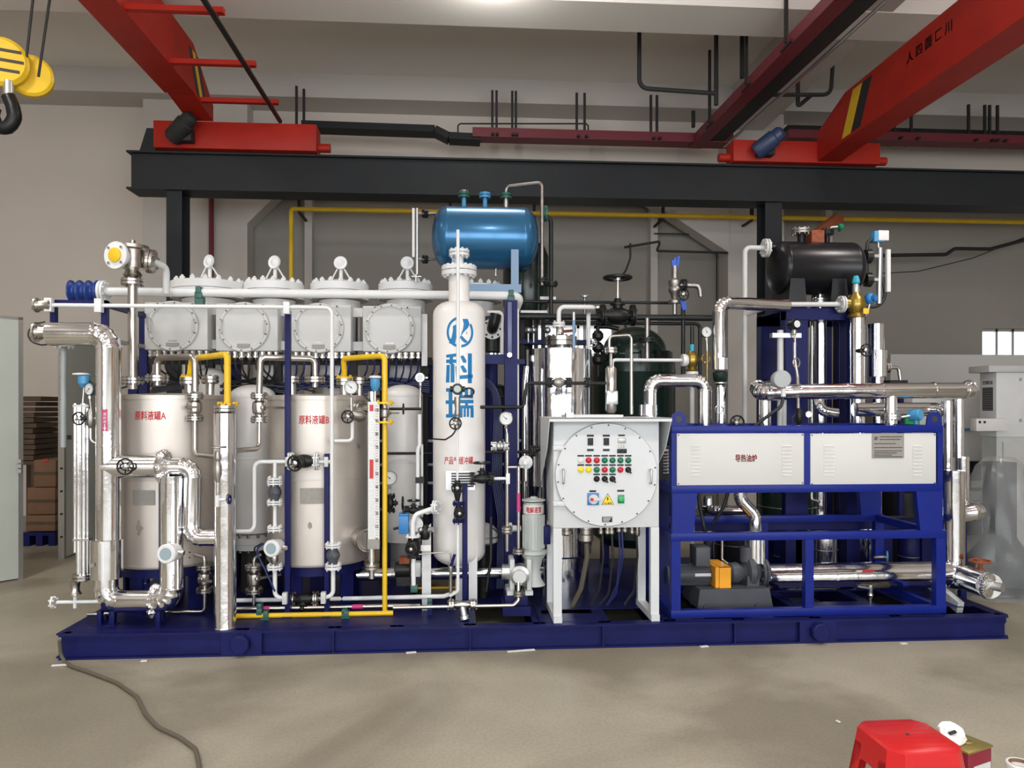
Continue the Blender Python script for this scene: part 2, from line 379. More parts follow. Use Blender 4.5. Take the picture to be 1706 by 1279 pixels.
def slice_mb(mb, step):
    bm = bmesh.new(); vs = [bm.verts.new(p) for p in mb.v]
    for f in mb.f:
        try: bm.faces.new([vs[i] for i in f])
        except ValueError: pass
    xs = [p.x for p in mb.v]; x = min(xs)+step
    while x < max(xs):
        bmesh.ops.bisect_plane(bm, geom=bm.verts[:]+bm.edges[:]+bm.faces[:], plane_co=(x, 0, 0), plane_no=(1, 0, 0)); x += step
    bm.verts.index_update(); o = MB().add([v.co for v in bm.verts], [[v.index for v in f.verts] for f in bm.faces]); bm.free(); return o
def fit(mb, w_, h):                          # scale a flat mesh to a width and height about its centre
    lo, hi = mb.lo(), mb.hi(); c = (lo+hi)/2; sx = w_/(hi.x-lo.x); sy = h/(hi.y-lo.y)
    mb.v = [V(((p.x-c.x)*sx, (p.y-c.y)*sy, 0)) for p in mb.v]; return mb
def on_plane(mb, c, nrm=(0, -1, 0), off=.002):
    n = V(nrm).normalized(); u = Z.cross(n).normalized(); mb.v = [V(c)+u*p.x+Z*p.y+n*off for p in mb.v]; return mb
def on_cyl(mb, axis_xy, r, zc, ang=0.0, off=.002):   # ang: 0 faces -Y
    mb = slice_mb(mb, .02); o = []
    for p in mb.v:
        a = ang+p.x/r; o.append(V((axis_xy[0]+sin(a)*(r+off), axis_xy[1]-cos(a)*(r+off), zc+p.y)))
    mb.v = o; return mb
def face_ang(cx, cy):                        # angle on a vertical cylinder that looks at the camera
    return atan2(0-cx, (cy+D))*1.0
# ------------------------------------------------------------------ room shell
m_floor = mat('concrete_floor', (.385, .35, .27), .45, noise=.22, nscale=1.1, bump=.05, bscale=25, rvar=.14)
def floor_detail(m):                          # long trowel stains and damp patches of the concrete
    nt = m.node_tree; b = nt.nodes['Principled BSDF']; old = b.inputs['Base Color'].links[0].from_socket
    g = nt.nodes.new('ShaderNodeNewGeometry'); n = nt.nodes.new('ShaderNodeTexNoise'); n.inputs['Scale'].default_value = .55; n.inputs['Detail'].default_value = 5; n.inputs['Distortion'].default_value = .6
    nt.links.new(g.outputs['Position'], n.inputs[0]); r = nt.nodes.new('ShaderNodeValToRGB'); r.color_ramp.elements[0].position = .44; r.color_ramp.elements[0].color = (.60, .58, .55, 1); r.color_ramp.elements[1].position = .56; r.color_ramp.elements[1].color = (1, 1, 1, 1)
    nt.links.new(n.outputs[0], r.inputs[0])
    n2 = nt.nodes.new('ShaderNodeTexNoise'); n2.inputs['Scale'].default_value = 55; n2.inputs['Detail'].default_value = 8; nt.links.new(g.outputs['Position'], n2.inputs[0])
    r2 = nt.nodes.new('ShaderNodeValToRGB'); r2.color_ramp.elements[0].position = .25; r2.color_ramp.elements[0].color = (.72, .71, .70, 1); r2.color_ramp.elements[1].position = .6; r2.color_ramp.elements[1].color = (1.05, 1.05, 1.05, 1); nt.links.new(n2.outputs[0], r2.inputs[0])
    x = nt.nodes.new('ShaderNodeMix'); x.data_type = 'RGBA'; x.blend_type = 'MULTIPLY'; x.inputs[0].default_value = .8; nt.links.new(old, x.inputs[6]); nt.links.new(r.outputs[0], x.inputs[7])
    y = nt.nodes.new('ShaderNodeMix'); y.data_type = 'RGBA'; y.blend_type = 'MULTIPLY'; y.inputs[0].default_value = .6; nt.links.new(x.outputs[2], y.inputs[6]); nt.links.new(r2.outputs[0], y.inputs[7])
    nt.links.new(y.outputs[2], b.inputs['Base Color'])
floor_detail(m_floor)
m_wall = mat('taupe_wall', (.66, .60, .535), .8, noise=.05, nscale=.7)
m_walld = mat('shaded_wall_grey', (.30, .28, .25), .8, noise=.06, nscale=.7)  # back wall below the ledge, its dimmer light painted in as darker colour
m_ceil = mat('ceiling_paint', (.86, .82, .76), .85, noise=.06, nscale=.6)
m_wlow = mat('white_partition', (.62, .61, .585), .6, noise=.05, nscale=1)
m_pane = bpy.data.materials.new('window_glass'); m_pane.use_nodes = True
_b = m_pane.node_tree.nodes['Principled BSDF']; _b.inputs['Transmission Weight'].default_value = 1; _b.inputs['Roughness'].default_value = 0; _b.inputs['IOR'].default_value = 1.01
YW, ZC = 7.2, 7.0                              # back wall, ceiling height
XL, XR, YF = -11.0, 13.0, -10.5
struct('floor', M_().box((XL, YF, -.1), (XR, YW+.3, 0)), m_floor)
struct('ceiling', M_().box((XL, YF, ZC), (XR, YW+.3, ZC+.2)), m_ceil)
struct('wall_left', M_().box((XL-.2, YF, 0), (XL, YW, ZC)), m_wall)
struct('wall_right', M_().box((XR, YF, 0), (XR+.2, YW, ZC)), m_wall)
wx0, wx1, wx2, wx3 = W(878, 600, YW).x, W(1022, 600, YW).x, W(1640, 600, YW).x, W(1775, 600, YW).x
wz0, wz1 = 2.62, 3.14
xm0, xm1 = W(412, 600, YW).x, W(1245, 600, YW).x
zt = W(600, 326, YW).z
wb = struct('wall_back', M_().box((XL, YW, 0), (xm0, YW+.25, ZC)).box((xm0, YW, zt), (XR, YW+.25, ZC)), m_wall)
struct('wall_back_shaded', M_().box((xm0, YW+.05, wz1), (XR, YW+.25, zt)).box((xm0, YW+.05, wz0), (wx0, YW+.25, wz1)).box((wx1, YW+.05, wz0), (wx2, YW+.25, wz1)).box((wx3, YW+.05, wz0), (XR, YW+.25, wz1)).box((xm0, YW+.05, 0), (XR, YW+.25, wz0)), m_walld, wb)
for n, (a, b) in enumerate(((wx0, wx1), (wx2, wx3))):
    q = M_().box((a, YW+.1, wz0), (b, YW+.16, wz0+.05)).box((a, YW+.1, wz1-.05), (b, YW+.16, wz1)); k = 5
    for i in range(k+1): xx = a+(b-a)*i/k; q.box((xx-.022, YW+.1, wz0), (xx+.022, YW+.16, wz1))
    f = struct('window_%d' % (n+1), q, m_alu)
    for i in range(k):
        a0, a1 = a+(b-a)*i/k, a+(b-a)*(i+1)/k; struct('pane', M_().box((a0+.02, YW+.125, wz0+.04), (a1-.02, YW+.131, wz1-.04)), m_pane, f)
q = M_().box((XL, YF-.2, 0), (XR, YF, .85)).box((XL, YF-.2, 4.65), (XR, YF, ZC))    # wide window band behind the camera
for xx, hw in ((-9.1, 1.9), (-4.6, .25), (-.6, .2), (3.4, .2), (7.2, .25), (11.0, 2.0)): q.box((xx-hw, YF-.2, .85), (xx+hw, YF, 4.65))
struct('wall_front', q, m_wall)
# ledge, pilasters and concrete ceiling beams
struct('trim_1', M_().box((W(300, 320, 7).x, 6.85, zt-.02), (XR, YW, zt+.2)), m_conw)
pl0, pl1 = W(238, 400, 6.85).x, W(412, 400, 6.85).x
struct('trim_2', M_().box((pl0, 6.85, 0), (pl1, YW, ZC)), m_conw)
pr0, pr1 = W(1213, 400, 6.75).x, W(1306, 400, 6.75).x
struct('trim_3', M_().box((pr0, 6.75, 0), (pr1, YW, ZC)), m_conw)
def haunch(n, xa, xb, y0, zt_, zb):
    struct(n, M_().prism([(0, zt_), (xb-xa, zt_), (0, zb)], V((xa, y0, 0)), X, Z, V((0, .35, 0))), m_conw)
haunch('trim_4', pl1, W(468, 330, 6.7).x, 6.85, zt, W(420, 372, 6.85).z)
haunch('trim_5', pr0, W(1062, 330, 6.7).x, 6.7, zt, W(1140, 420, 6.7).z)
struct('trim_6', M_().box((XL, 3.0, 6.33), (XR, 3.65, ZC)), m_ceil)
struct('trim_7', M_().box((4.46, YF, 6.34), (5.02, YW, ZC)), m_conw)
struct('trim_8', M_().box((XL, 6.6, 6.62), (XR, YW, ZC)), m_concrete)
struct('trim_9', M_().box((W(1478, 600, 6.9).x, 6.8, 0), (XR, 6.95, W(1500, 590, 6.8).z)), m_wlow)
for i, px in enumerate((512, 1385, 1092)):
    a = W(px, 340, 7.0).x; struct('trim_%d' % (10+i), M_().box((a-.06, 7.08, 0), (a+.06, YW+.05, zt)), m_concrete)
struct('trim_13', M_().box((XL, YW-.012, W(100, 140, YW).z), (pl0, YW, W(100, 140, YW).z+.02)), m_walld)
# ------------------------------------------------------------------ crane runway
YR = 4.95; zr1 = W(700, 261, 4.75).z; zr0 = W(215, 314, 4.75).z; rx0 = W(210, 280, 4.75).x; rx1 = 12.6
t = Thing('runway_beam', 'charcoal steel crane runway girder spanning the hall under both red cranes', 'beam')
t.part('web', M_().box((rx0, YR-.012, zr0), (rx1, YR+.012, zr1)), m_runway)
t.part('side_plate', M_().box((rx0+.04, YR-.14, zr0+.02), (rx1, YR-.125, zr1-.02)), m_runway)
t.part('flange', M_().box((rx0, YR-.2, zr1-.024), (rx1, YR+.2, zr1)), m_runway); t.part('flange', M_().box((rx0, YR-.2, zr0), (rx1, YR+.2, zr0+.024)), m_runway)
t.part('rail', M_().box((rx0+.1, YR-.04, zr1), (rx1, YR+.04, zr1+.05)), m_rust, 'rusty crane rail')
t.part('end_stop', M_().prism([(0, 0), (.22, 0), (.22, .33), (.1, .33)], V((rx0+.12, YR-.1, zr1)), X, Z, V((0, .2, 0))), m_runway)
t.done()
for lb, a, b in (('charcoal H-section runway column beside the white pilaster behind junction boxes', 277, 303), ('charcoal H-section runway column behind the black horizontal tank', 1275, 1303)):
    x0, x1 = W(a, 400, 4.8).x, W(b, 400, 4.8).x
    t = Thing('runway_column', lb, 'column', 'charcoal columns of the crane runway')
    t.part('flange', M_().box((x0, 4.8, 0), (x1, 4.82, zr0)), m_runway); t.part('flange', M_().box((x0, 5.08, 0), (x1, 5.10, zr0)), m_runway)
    t.part('web', M_().box(((x0+x1)/2-.01, 4.82, 0), ((x0+x1)/2+.01, 5.08, zr0)), m_runway); t.part('base_plate', M_().box((x0-.08, 4.72, 0), (x1+.08, 5.18, .025)), m_runway); t.done()
# ------------------------------------------------------------------ red overhead cranes
def crane(lb, xa, xb, z0, z1, cx0, cx1, stripes_y, left):
    t = Thing('overhead_crane', lb, 'crane', 'red overhead travelling cranes')
    zc0 = zr1+.06; zc1 = zc0+(.36 if left else .30)
    ye = YR-.16
    t.part('girder', M_().prism([(0, z0+.0), (ye-.75-YF-.1, z0), (ye-YF-.1, z0-.07 if left else zc0+.02), (ye-YF-.1, zc1+(.2 if left else .12)), (ye-.75-YF-.1, z1), (0, z1)], V((xa, YF+.1, 0)), Yx, Z, V((xb-xa, 0, 0))), m_red)
    t.part('flange', M_().box((xa-.02, YF+.1, z0-.014), (xb+.02, ye-.75, z0)), m_red)
    t.part('end_carriage', M_().box((cx0, YR-.15, zc0), (cx1, YR+.15, zc1), .012), m_red)
    for xx, s in ((cx0, -1), (cx1, 1)): t.part('buffer', M_().cyl((xx, YR, zc0+.09), (xx+s*.16, YR, zc0+.09), .06), m_red)
    for xx in (cx0+.3, cx1-.3): t.part('wheel', M_().cyl((xx, YR-.06, zr1+.18), (xx, YR+.06, zr1+.18), .128, n=18), m_dark)
    mx = cx0+.42; q = t.part('travel_motor', M_().lathe(V((mx, YR-.32, zc0+.2)), V((.45, -.25, .35)), [(.10, -.2), (.12, -.16), (.12, .1), (.10, .12), (.1, .2), (.06, .24)], 16), m_dark if left else mat('motor_blue', (.03, .05, .12), .4), None)
    t.part('gearbox', M_().box((mx-.12, YR-.3, zc0+.05), (mx+.12, YR-.14, zc0+.24), .02), m_dark, parent=q)
    xs = xb if left else xa; sg = .003 if left else -.003
    for k, m_ in enumerate((m_txtblk, m_yellow, m_txtblk) if left else (m_yellow, m_txtblk)):
        ya = stripes_y+k*(.13 if left else -.23)
        w_ = .11 if left else .22
        t.part('warning_stripe', M_().prism([(ya, z0+.04), (ya+w_, z0+.04), (ya+w_-.28, z1-.05 if not left else z1-.1), (ya-.28, z1-.05 if not left else z1-.1)], V((xs, 0, 0)), Yx, Z, V((sg, 0, 0))), m_)
    return t
t = crane('red overhead crane at the left with a black cable bar on brackets', -3.57, -3.25, 5.6, 6.2, W(255, 230, 4.8).x, W(527, 230, 4.8).x, 4.15, True)
t.part('conductor_bar', M_().cyl((-2.38, YF+.1, 5.55), (-2.38, 4.78, 5.55), .03, n=8), m_black, 'black cable bar')
for yy in (-3.4, -1.2, .95, 2.14, 3.28, 4.34): t.part('bracket', M_().box((-3.25, yy-.035, 5.60), (-2.30, yy+.035, 5.655)).box((-2.40, yy-.03, 5.55), (-2.36, yy+.03, 5.61)), m_red)
t.done()
t = crane('red overhead crane at the right with black lettering and a yellow stripe', 5.0, 5.34, 5.22, 5.84, W(1222, 250, 4.8).x, W(1467, 250, 4.8).x, 3.9, False)
tx = fit(text_mb('人 四 圆 匚 川', .3, .012), .78, .13); tx.v = [V((5.0-.004, 2.3-p.x, 5.645+p.y)) for p in tx.v]
t.part('lettering', tx, m_txtblk, kind='stuff'); t.done()
# hook block of the left crane
t = Thing('crane_hook_block', 'yellow hook block with black hook hanging from two wire ropes', 'hook')
hb = W(2, 104, 2.0); r_ = 42*mp(2.0, 0)*.98
p = t.part('sheave_cover', M_().lathe(hb, V((.42, -1, 0)), [(r_*.7, -.06), (r_, -.04), (r_, .03), (r_*.85, .06)], 28), m_yellow)
h2 = W(35, 118, 2.05); t.part('sheave_cover', M_().lathe(h2+V((.02, .12, 0)), V((.42, -1, 0)), [(r_*.7, -.06), (r_*.86, -.04), (r_*.86, .03), (r_*.75, .05)], 28), m_yellow)
ax, u, v_ = frame(V((.42, -1, 0)))
for k, L in ((.42, .42), (.02, .5), (-.38, .36)): t.part('slot', M_().obox(hb+V((.42, -1, 0)).normalized()*.058+Z*k*r_+V((.9, .38, 0)).normalized()*r_*.3, V((.92, .39, 0)).normalized()*r_*L, V((.39, -.92, 0))*.006, Z*r_*.06), m_txtblk, parent=p)
hk = W(14, 160, 2.0)
t.part('shank', M_().cyl(hk+Z*.14, hk-Z*.02, .045), m_alu)
q = [hk+V((0, 0, 0)), hk+V((.04, 0, -.1)), hk+V((.06, 0, -.2)), hk+V((0, 0, -.31)), hk+V((-.1, 0, -.3)), hk+V((-.15, 0, -.18)), hk+V((-.13, 0, -.11))]
t.part('hook', M_().sweep(fillet(q, .1, 3), [.055, .07, .075]+[.078]*6+[.07]*6+[.06, .05, .04]*2+[.03]*50, 10) if False else M_().sweep(fillet(q, .08, 2), .062, 10), m_black)
for a, b in (((44, 96), (68, -120)), ((64, 128), (100, -120))): t.part('wire_rope', M_().cyl(W(*a, 2.05), W(*b, 1.9), .012, n=6), m_dark)
t.done()
# ------------------------------------------------------------------ cable trays and conduits under the ceiling
def tray(lb, P, m, w_=.3, h=.1, hang=(), group='cable trays under the ceiling', hz=6.62):
    t = Thing('cable_tray', lb, 'cable tray', group); P = [V(p) for p in P]
    for a, b in zip(P[:-1], P[1:]): t.part('channel', M_().bar(a, b, h, w_), m)
    for x, y, z in hang:
        t.part('hanger', M_().box((x-.018, y-.018, z), (x+.018, y+.018, hz)), m_dark); t.part('hanger_foot', M_().box((x-.02, y-w_*.8, z-.06), (x+.02, y+w_*.6, z-.03)), m_dark)
    return t
Yt = 6.2; zt1 = W(640, 226, Yt).z
tray('dark grey cable tray along the back wall beside the left crane', [V((W(505, 220, Yt).x, Yt, zt1+.1)), V((W(725, 220, Yt).x, Yt, zt1+.08)), V((W(748, 220, Yt).x, Yt, zt1-.02)), V((W(800, 220, Yt).x, Yt, zt1-.03))], m_runway, hang=[(W(494, 200, Yt).x, Yt, zt1), (W(504, 200, Yt).x, Yt+.1, zt1)]).done()
zt2 = W(1000, 232, Yt).z; hx = [W(p, 200, Yt).x for p in (820, 827, 853, 859, 960, 973, 1083, 1093)]
tray('maroon busbar tray on pairs of hangers in the middle of the back wall', [V((W(787, 220, Yt).x, Yt-.05, zt2)), V((W(1215, 220, Yt).x, Yt-.05, zt2))], m_maroon, .28, .14, [(x, Yt-.05, zt2) for x in hx]).done()
zt3 = W(1580, 236, Yt).z
tray('maroon busbar tray on hangers behind the right crane', [V((W(1306, 220, Yt).x, Yt-.05, zt3)), V((11.5, Yt-.05, zt3))], m_maroon, .28, .13, [(W(p, 200, Yt).x, Yt-.05, zt3) for p in (1487, 1515, 1610, 1637, 1645, 1658)]).done()
tray('dark cable tray lying on the maroon tray behind right crane', [V((W(1306, 220, Yt+.3).x, Yt+.3, zt3+.2)), V((11.5, Yt+.3, zt3+.2))], m_runway, .3, .12).done()
tz = W(1290, 110, 2.2).z
a = W(1156, 238, 5.7); b = W(1412, -8, .9)
zz = 5.75
def onz(px, py, z):                            # point of a picture ray at a height
    p = W(px, py, 1.0); c0 = V((0, -D, H)); d = p-c0; return c0+d*((z-H)/d.z)
a = onz(1158, 240, 5.9); b = onz(1395, 0, 5.9); d = (b-a).normalized(); b = a+d*16
hh = [a+d*k for k in (.9, 2.2, 3.3, 4.5)]
tray('maroon busbar tray running towards the camera left of the right crane', [a, b], m_maroon, .2, .14, [(h.x-.1, h.y, h.z) for h in hh], hz=6.95).done()
o = V((.27, 0, .02)); tray('dark cable ladder beside the maroon busbar tray', [a+o, b+o], m_dark, .24, .08).done()
o = V((.47, 0, -.03)); one('conduit', 'pale conduit along the dark cable ladder under ceiling', 'conduit', M_().cyl(a+o, b+o, .022, n=8), m_alu)
def wire(lb, pts, r, m=None, bend=.12, name='conduit', cat='conduit', group=None, n=7):
    return one(name, lb, cat, M_().tube(R(pts, 0), r, bend, n, 4), m or m_dark, group)
wire('dark U-shaped conduit hanging from the ceiling left of busbar tray', [(1065, 50, 4.6), (1065, 147, 4.6), (1195, 156, 4.6)], .03)
wire('dark conduit post with a tee top over the busbar tray', [(1193, 36, 4.6), (1193, 175, 4.6)], .03)
wire('dark conduit bar with upturned end right of busbar tray', [(1262, 150, 4.4), (1275, 158, 4.6), (1384, 158, 4.6), (1392, 40, 4.6)], .028)
wire('thin dark strut hanging right of the pilaster head', [(1329, 58, 4.9), (1329, 178, 4.9), (1352, 158, 4.9)], .03, bend=.02)
wire('short dark hanger left of the pilaster head', [(1155, 185, 5.9), (1155, 212, 5.9)], .03)
wire('dark pipe hanger standing in front of pilaster top', [(1236, 44, 4.5), (1236, 130, 4.5)], .03)
wire('thin bent rod behind the maroon tray', [(763, 222, 6.35), (763, 206, 6.35), (980, 206, 6.35), (980, 222, 6.35)], .012, bend=.05)
# yellow gas pipe, red fire pipe, wiring on the back wall
ya = 6.35
t = Thing('gas_pipe', 'yellow gas pipe along the back wall with a drop at its left end', 'pipe')
za = W(485, 348, ya).z; t.part('tube', M_().tube([V((W(485, 350, ya).x, ya, .9)), V((W(485, 350, ya).x, ya, za)), V((12.5, ya, za))], .036, .05), m_yellow)
for px in (498, 750, 890, 1105, 1253):
    xx = W(px, 350, ya).x; t.part('bracket', M_().box((xx-.02, ya-.02, za), (xx+.02, ya+.05, za+.3)).box((xx-.02, ya, za-.06), (xx+.02, YW-.3, za-.03)), m_dark)
t.done()
wire('dark red fire pipe on the white pilaster beside charcoal column', [(352, 318, 6.75), (352, 858, 6.75)], .04, m_maroon, name='fire_pipe', cat='pipe')
wire('black cable along the wall from the black tank to the right edge', [(1436, 426, 6.6), (1576, 424, 6.6), (1590, 414, 6.6), (1650, 414, 6.6), (1706, 400, 6.6), (1740, 392, 6.6)], .03, m_cable, name='wall_cable', cat='cable')
wire('black cable with a zigzag along the wall above green vessel', [(1040, 412, 6.6), (1100, 402, 6.6), (1094, 418, 6.6), (1212, 421, 6.6)], .02, m_cable, .02, name='wall_cable', cat='cable')
wire('thin sagging wire on the right wall', [(1470, 455, 6.6), (1530, 452, 6.6), (1620, 430, 6.6), (1720, 390, 6.6)], .008, m_cable, .3, name='wall_cable', cat='cable')
wire('loose black cable dangling above the green vessel', [(1050, 405, 6.5), (1049, 430, 6.5), (1043, 450, 6.5), (1029, 470, 6.5)], .016, m_cable, .2, name='hanging_cable', cat='cable')
wire('thin dark conduit frame on wall left of right pilaster', [(1090, 389, 7.0), (1194, 390, 7.0), (1194, 500, 7.0)], .012, m_dark, .02)
wire('rusty steel beam end behind the black tank', [(1352, 400, 3.4), (1395, 366, 4.6)], .09, m_rust, .02, name='steel_beam', cat='beam')
# ------------------------------------------------------------------ skid base
sx0, sx1 = W(97, 1085, 0).x, W(1680, 1055, 0).x; SD = 2.35
t = Thing('skid_base', 'long navy steel base frame of I-beams carrying all the vessels and pipes', 'base frame')
def ibeam(t, a, b, axis, nm, h=ZD, fw=.09):
    if axis == 'x':
        y = a[1]; p = t.part(nm, M_().box((a[0], y-.006+fw/2, 0), (b[0], y+.006+fw/2, h)), m_navy)
        t.part('flange', M_().box((a[0], y, h-.012), (b[0], y+fw, h)), m_navy, parent=p); t.part('flange', M_().box((a[0], y, 0), (b[0], y+fw, .012)), m_navy, parent=p)
    else:
        x = a[0]; p = t.part(nm, M_().box((x-.006, a[1], 0), (x+.006, b[1], h)), m_navy)
        t.part('flange', M_().box((x-fw/2, a[1], h-.012), (x+fw/2, b[1], h)), m_navy, parent=p); t.part('flange', M_().box((x-fw/2, a[1], 0), (x+fw/2, b[1], .012)), m_navy, parent=p)
ibeam(t, (sx0, 0), (sx1, 0), 'x', 'front_beam'); ibeam(t, (sx0, SD-.09), (sx1, SD-.09), 'x', 'rear_beam')
for px in (99, 400, 555, 660, 783, 900, 1010, 1120, 1235, 1365, 1500, 1677):
    x = W(px, 1050, 0).x; ibeam(t, (x, .045), (x, SD-.05), 'y', 'cross_beam')
for px in (555, 783, 1005, 1225):
    x = W(px, 1060, 0).x; t.part('stiffener', M_().box((x-.006, .002, .012), (x+.006, .045, ZD-.012)), m_navy)
for px in (402, 1363):
    c = W(px, 1062, 0); x = c.x; t.part('lug_plate', M_().box((x-.14, .0, .012), (x+.14, .012, ZD-.012)), m_navy)
    t.part('lifting_boss', M_().lathe(V((x, .0, .092)), (0, -1, 0), [(.07, 0), (.068, .05), (.06, .058)], 8), m_navy)
def deck(p0, p1, y0=.09, y1=SD-.09): t.part('deck_or_shade_plate', M_().box((W(p0, 1050, 0).x, y0, ZD-.003), (W(p1, 1050, 0).x, y1, ZD+.002)), m_navy)
deck(99, 655); deck(655, 790, .09, .9); deck(790, 905, .6); deck(905, 1010, .09, .3); deck(905, 1120, .42); deck(1120, 1365, .85); deck(1365, 1500, .09, .5); deck(1365, 1560, .85); deck(1560, 1677, .3)  # rear plates under cabinet and furnace added to darken floor bays in shade
x = sx1+.02; t.part('lug', M_().lathe(V((sx1, .2, .1)), X, [(.05, 0), (.05, .1), (.03, .11)], 10), m_navy); t.done()
# ------------------------------------------------------------------ stainless feed tanks A and B
m_tank = mat('stained_stainless_sheet', (.60, .555, .505), .40, .55, noise=.16, nscale=2.6, col2=(.47, .42, .375), bump=.04, bscale=6, stretch=(1, 1, .6), rvar=.08)
m_stain = mat('brown_stain', (.34, .29, .24), .5, .4, noise=.2, nscale=20)
def feed_tank(ch, cpx, wpx, tpy, bpy_, txt_px, txt_py, plate, lb):
    Yc = .80; r = wpx/2*mp(Yc, cpx); c = W(cpx, 700, Yc); zt_ = W(cpx, tpy, Yc-r).z; zb = W(cpx, bpy_, Yc-r).z
    t = Thing('feed_tank', lb, 'tank', 'stainless feed tanks'); o = V((c.x, c.y, zb)); h = zt_-zb
    b = t.part('shell', M_().lathe(o, Z, [(r*.6, -.03), (r*.985, -.012), (r, 0), (r, .006), (r*1.006, .007), (r*1.006, .013), (r, .014), (r, h*.5), (r*1.006, h*.5+.001), (r*1.006, h*.5+.007), (r, h*.5+.008), (r, h-.03)], 48), m_tank)
    t.part('rim', M_().lathe(o+Z*(h-.03), Z, [(r, 0), (r*1.02, 0), (r*1.02, .03), (r*.99, .034), (r*.3, .05), (0, .052)], 48), m_tank)
    fa = face_ang(c.x, c.y)
    def ang(px): return math.asin(max(-.99, min(.99, (px-cpx)*mp(Yc-r*.7, cpx)/r)))+fa*.95
    t.part('lettering', on_cyl(fit(text_mb('原料液罐'+ch, .1, .012), 49*mp(Yc-r), 15*mp(Yc-r)), (c.x, c.y), r, W(cpx, txt_py, Yc-r).z, ang(txt_px)), m_txtred, kind='stuff', parent=b)
    px, py, pw, ph = plate; q = fit(M_().box((0, 0, 0), (1, 1, 0)), pw*mp(Yc-r), ph*mp(Yc-r)); q.f = [q.f[0]]
    t.part('name_plate', on_cyl(q, (c.x, c.y), r, W(px, py, Yc-r).z, ang(px), .006), m_plate)
    st = M_()
    for s in range(5):
        a = 2*pi*s/5+.55; d = V((cos(a), sin(a), 0)); st = M_().bar(o+d*r*.82-Z*.0, V((o.x, o.y, ZD))+d*r*.82, .12, .02, V((-d.y, d.x, 0))); t.part('leg', st, m_navy)
    t.part('skirt_ring', M_().lathe(V((o.x, o.y, zb-.09)), Z, [(r*.86, 0), (r*.88, 0), (r*.88, .075), (r*.86, .075)], 36), m_navy)
    return t, c, r, zt_, zb, ang
tA, cA, rA, zA, zbA, angA = feed_tank('A', 286, 178, 658, 946, 255, 692, (246, 829, 36, 24), 'stained stainless tank lettered with a final A in red')
q = fit(M_().prism([(0, 1), (.4, .6), (.2, .5), (.9, .1), (1, 0), (.5, -.4), (.2, -.9), (-.2, -.8), (-.1, -.3), (-.5, 0)], V((0, 0, 0)), X, Yx, V((0, 0, 0))), .065, .12); q.f = [q.f[1]]
tA.part('stain', on_cyl(q, (cA.x, cA.y), rA, W(240, 878, .4).z, angA(240), .0015), m_stain); tA.done()
tB, cB, rB, zB, zbB, angB = feed_tank('B', 532, 166, 659, 943, 524, 699, (521, 826, 38, 26), 'stained stainless tank lettered with a final B in red')
q = fit(M_().prism([(0, 1), (.5, .4), (.6, -.4), (0, -1), (-.5, -.3), (-.4, .5)], V((0, 0, 0)), X, Yx, V((0, 0, 0))), .035, .06); q.f = [q.f[1]]
tB.part('stain', on_cyl(q, (cB.x, cB.y), rB, W(518, 875, .4).z, angB(518), .0015), m_stain)
q = fit(M_().prism([(0, 1), (.5, .4), (.9, -.4), (0.4, -1), (-.5, -.3), (-.6, .7)], V((0, 0, 0)), X, Yx, V((0, 0, 0))), .04, .05); q.f = [q.f[1]]
tB.part('stain', on_cyl(q, (cB.x, cB.y), rB, W(598, 745, .4).z, angB(597), .0015), m_stain)
hn = W(597, 897, .5); tB.part('hand_hole', M_().cyl(hn+V((-.02, .1, 0)), hn+V((.08, -.1, 0)), .075, n=18), m_steel); tB.part('clamp_ring', M_().torus(hn+V((.08, -.1, 0)), V((.1, -.2, 0)), .08, .012), m_dull)
tB.done()
# nozzles with paired flanges on the tank tops
def nozzle(lb, px, fpy, Y, r, tz, m=m_steel, up=0):
    c = W(px, fpy, Y); t = Thing('tank_nozzle', lb, 'nozzle', 'flanged nozzles on the feed tanks'); t.part('neck', M_().cyl(V((c.x, c.y, tz)), c, r*.5), m); flange(t, c, Z, r, .022, m, 8, True, m_dull); return t.done()
# breather valve and its riser over tank A
Yb = .72
pipe('stainless riser from tank A to the breather valve with yellow cap', m_steel, [(221, 648, Yb), (221, 470, Yb)], .036, fl=[((221, 634, Yb), Z, .085, m_steel), ((221, 470, Yb), Z, .085, m_steel)], name='riser_pipe', group='stainless pipes')
t = Thing('breather_valve', 'stainless breather valve with a white flange and yellow cap above tank A', 'valve'); c = W(221, 432, Yb)
t.part('body', M_().lathe(c, Z, [(.05, -.15), (.075, -.13), (.05, -.09), (.085, -.07), (.085, .07), (.09, .075), (.12, .08), (.12, .105), (.06, .12), (.02, .125), (.02, .15)], 20), m_steel)
f = V((-.35, -1, 0)).normalized(); p = t.part('side_flange', M_().cyl(c+f*.08, c+f*.155, .055).cyl(c+f*.155, c+f*.178, .105, n=24), m_white); t.part('bolt_ring', M_().bolts(c+f*.176, f, .082, 4, .011, .012, .5), m_steel, kind='stuff', parent=p)
t.part('cap', M_().lathe(c+f*.178, f, [(.056, 0), (.056, .012), (.04, .018), (0, .02)], 20), m_yellow, 'yellow plastic cap', parent=p)
f2 = V((1, .1, -.1)).normalized(); flange(t, c+f2*.14, f2, .095, .02, m_steel, 6); t.done()
pipe('white vent pipe bending from the breather valve down to the header', m_white, [(247, 432, Yb), (277, 446, .9), (277, 488, .95)], .028, .06)
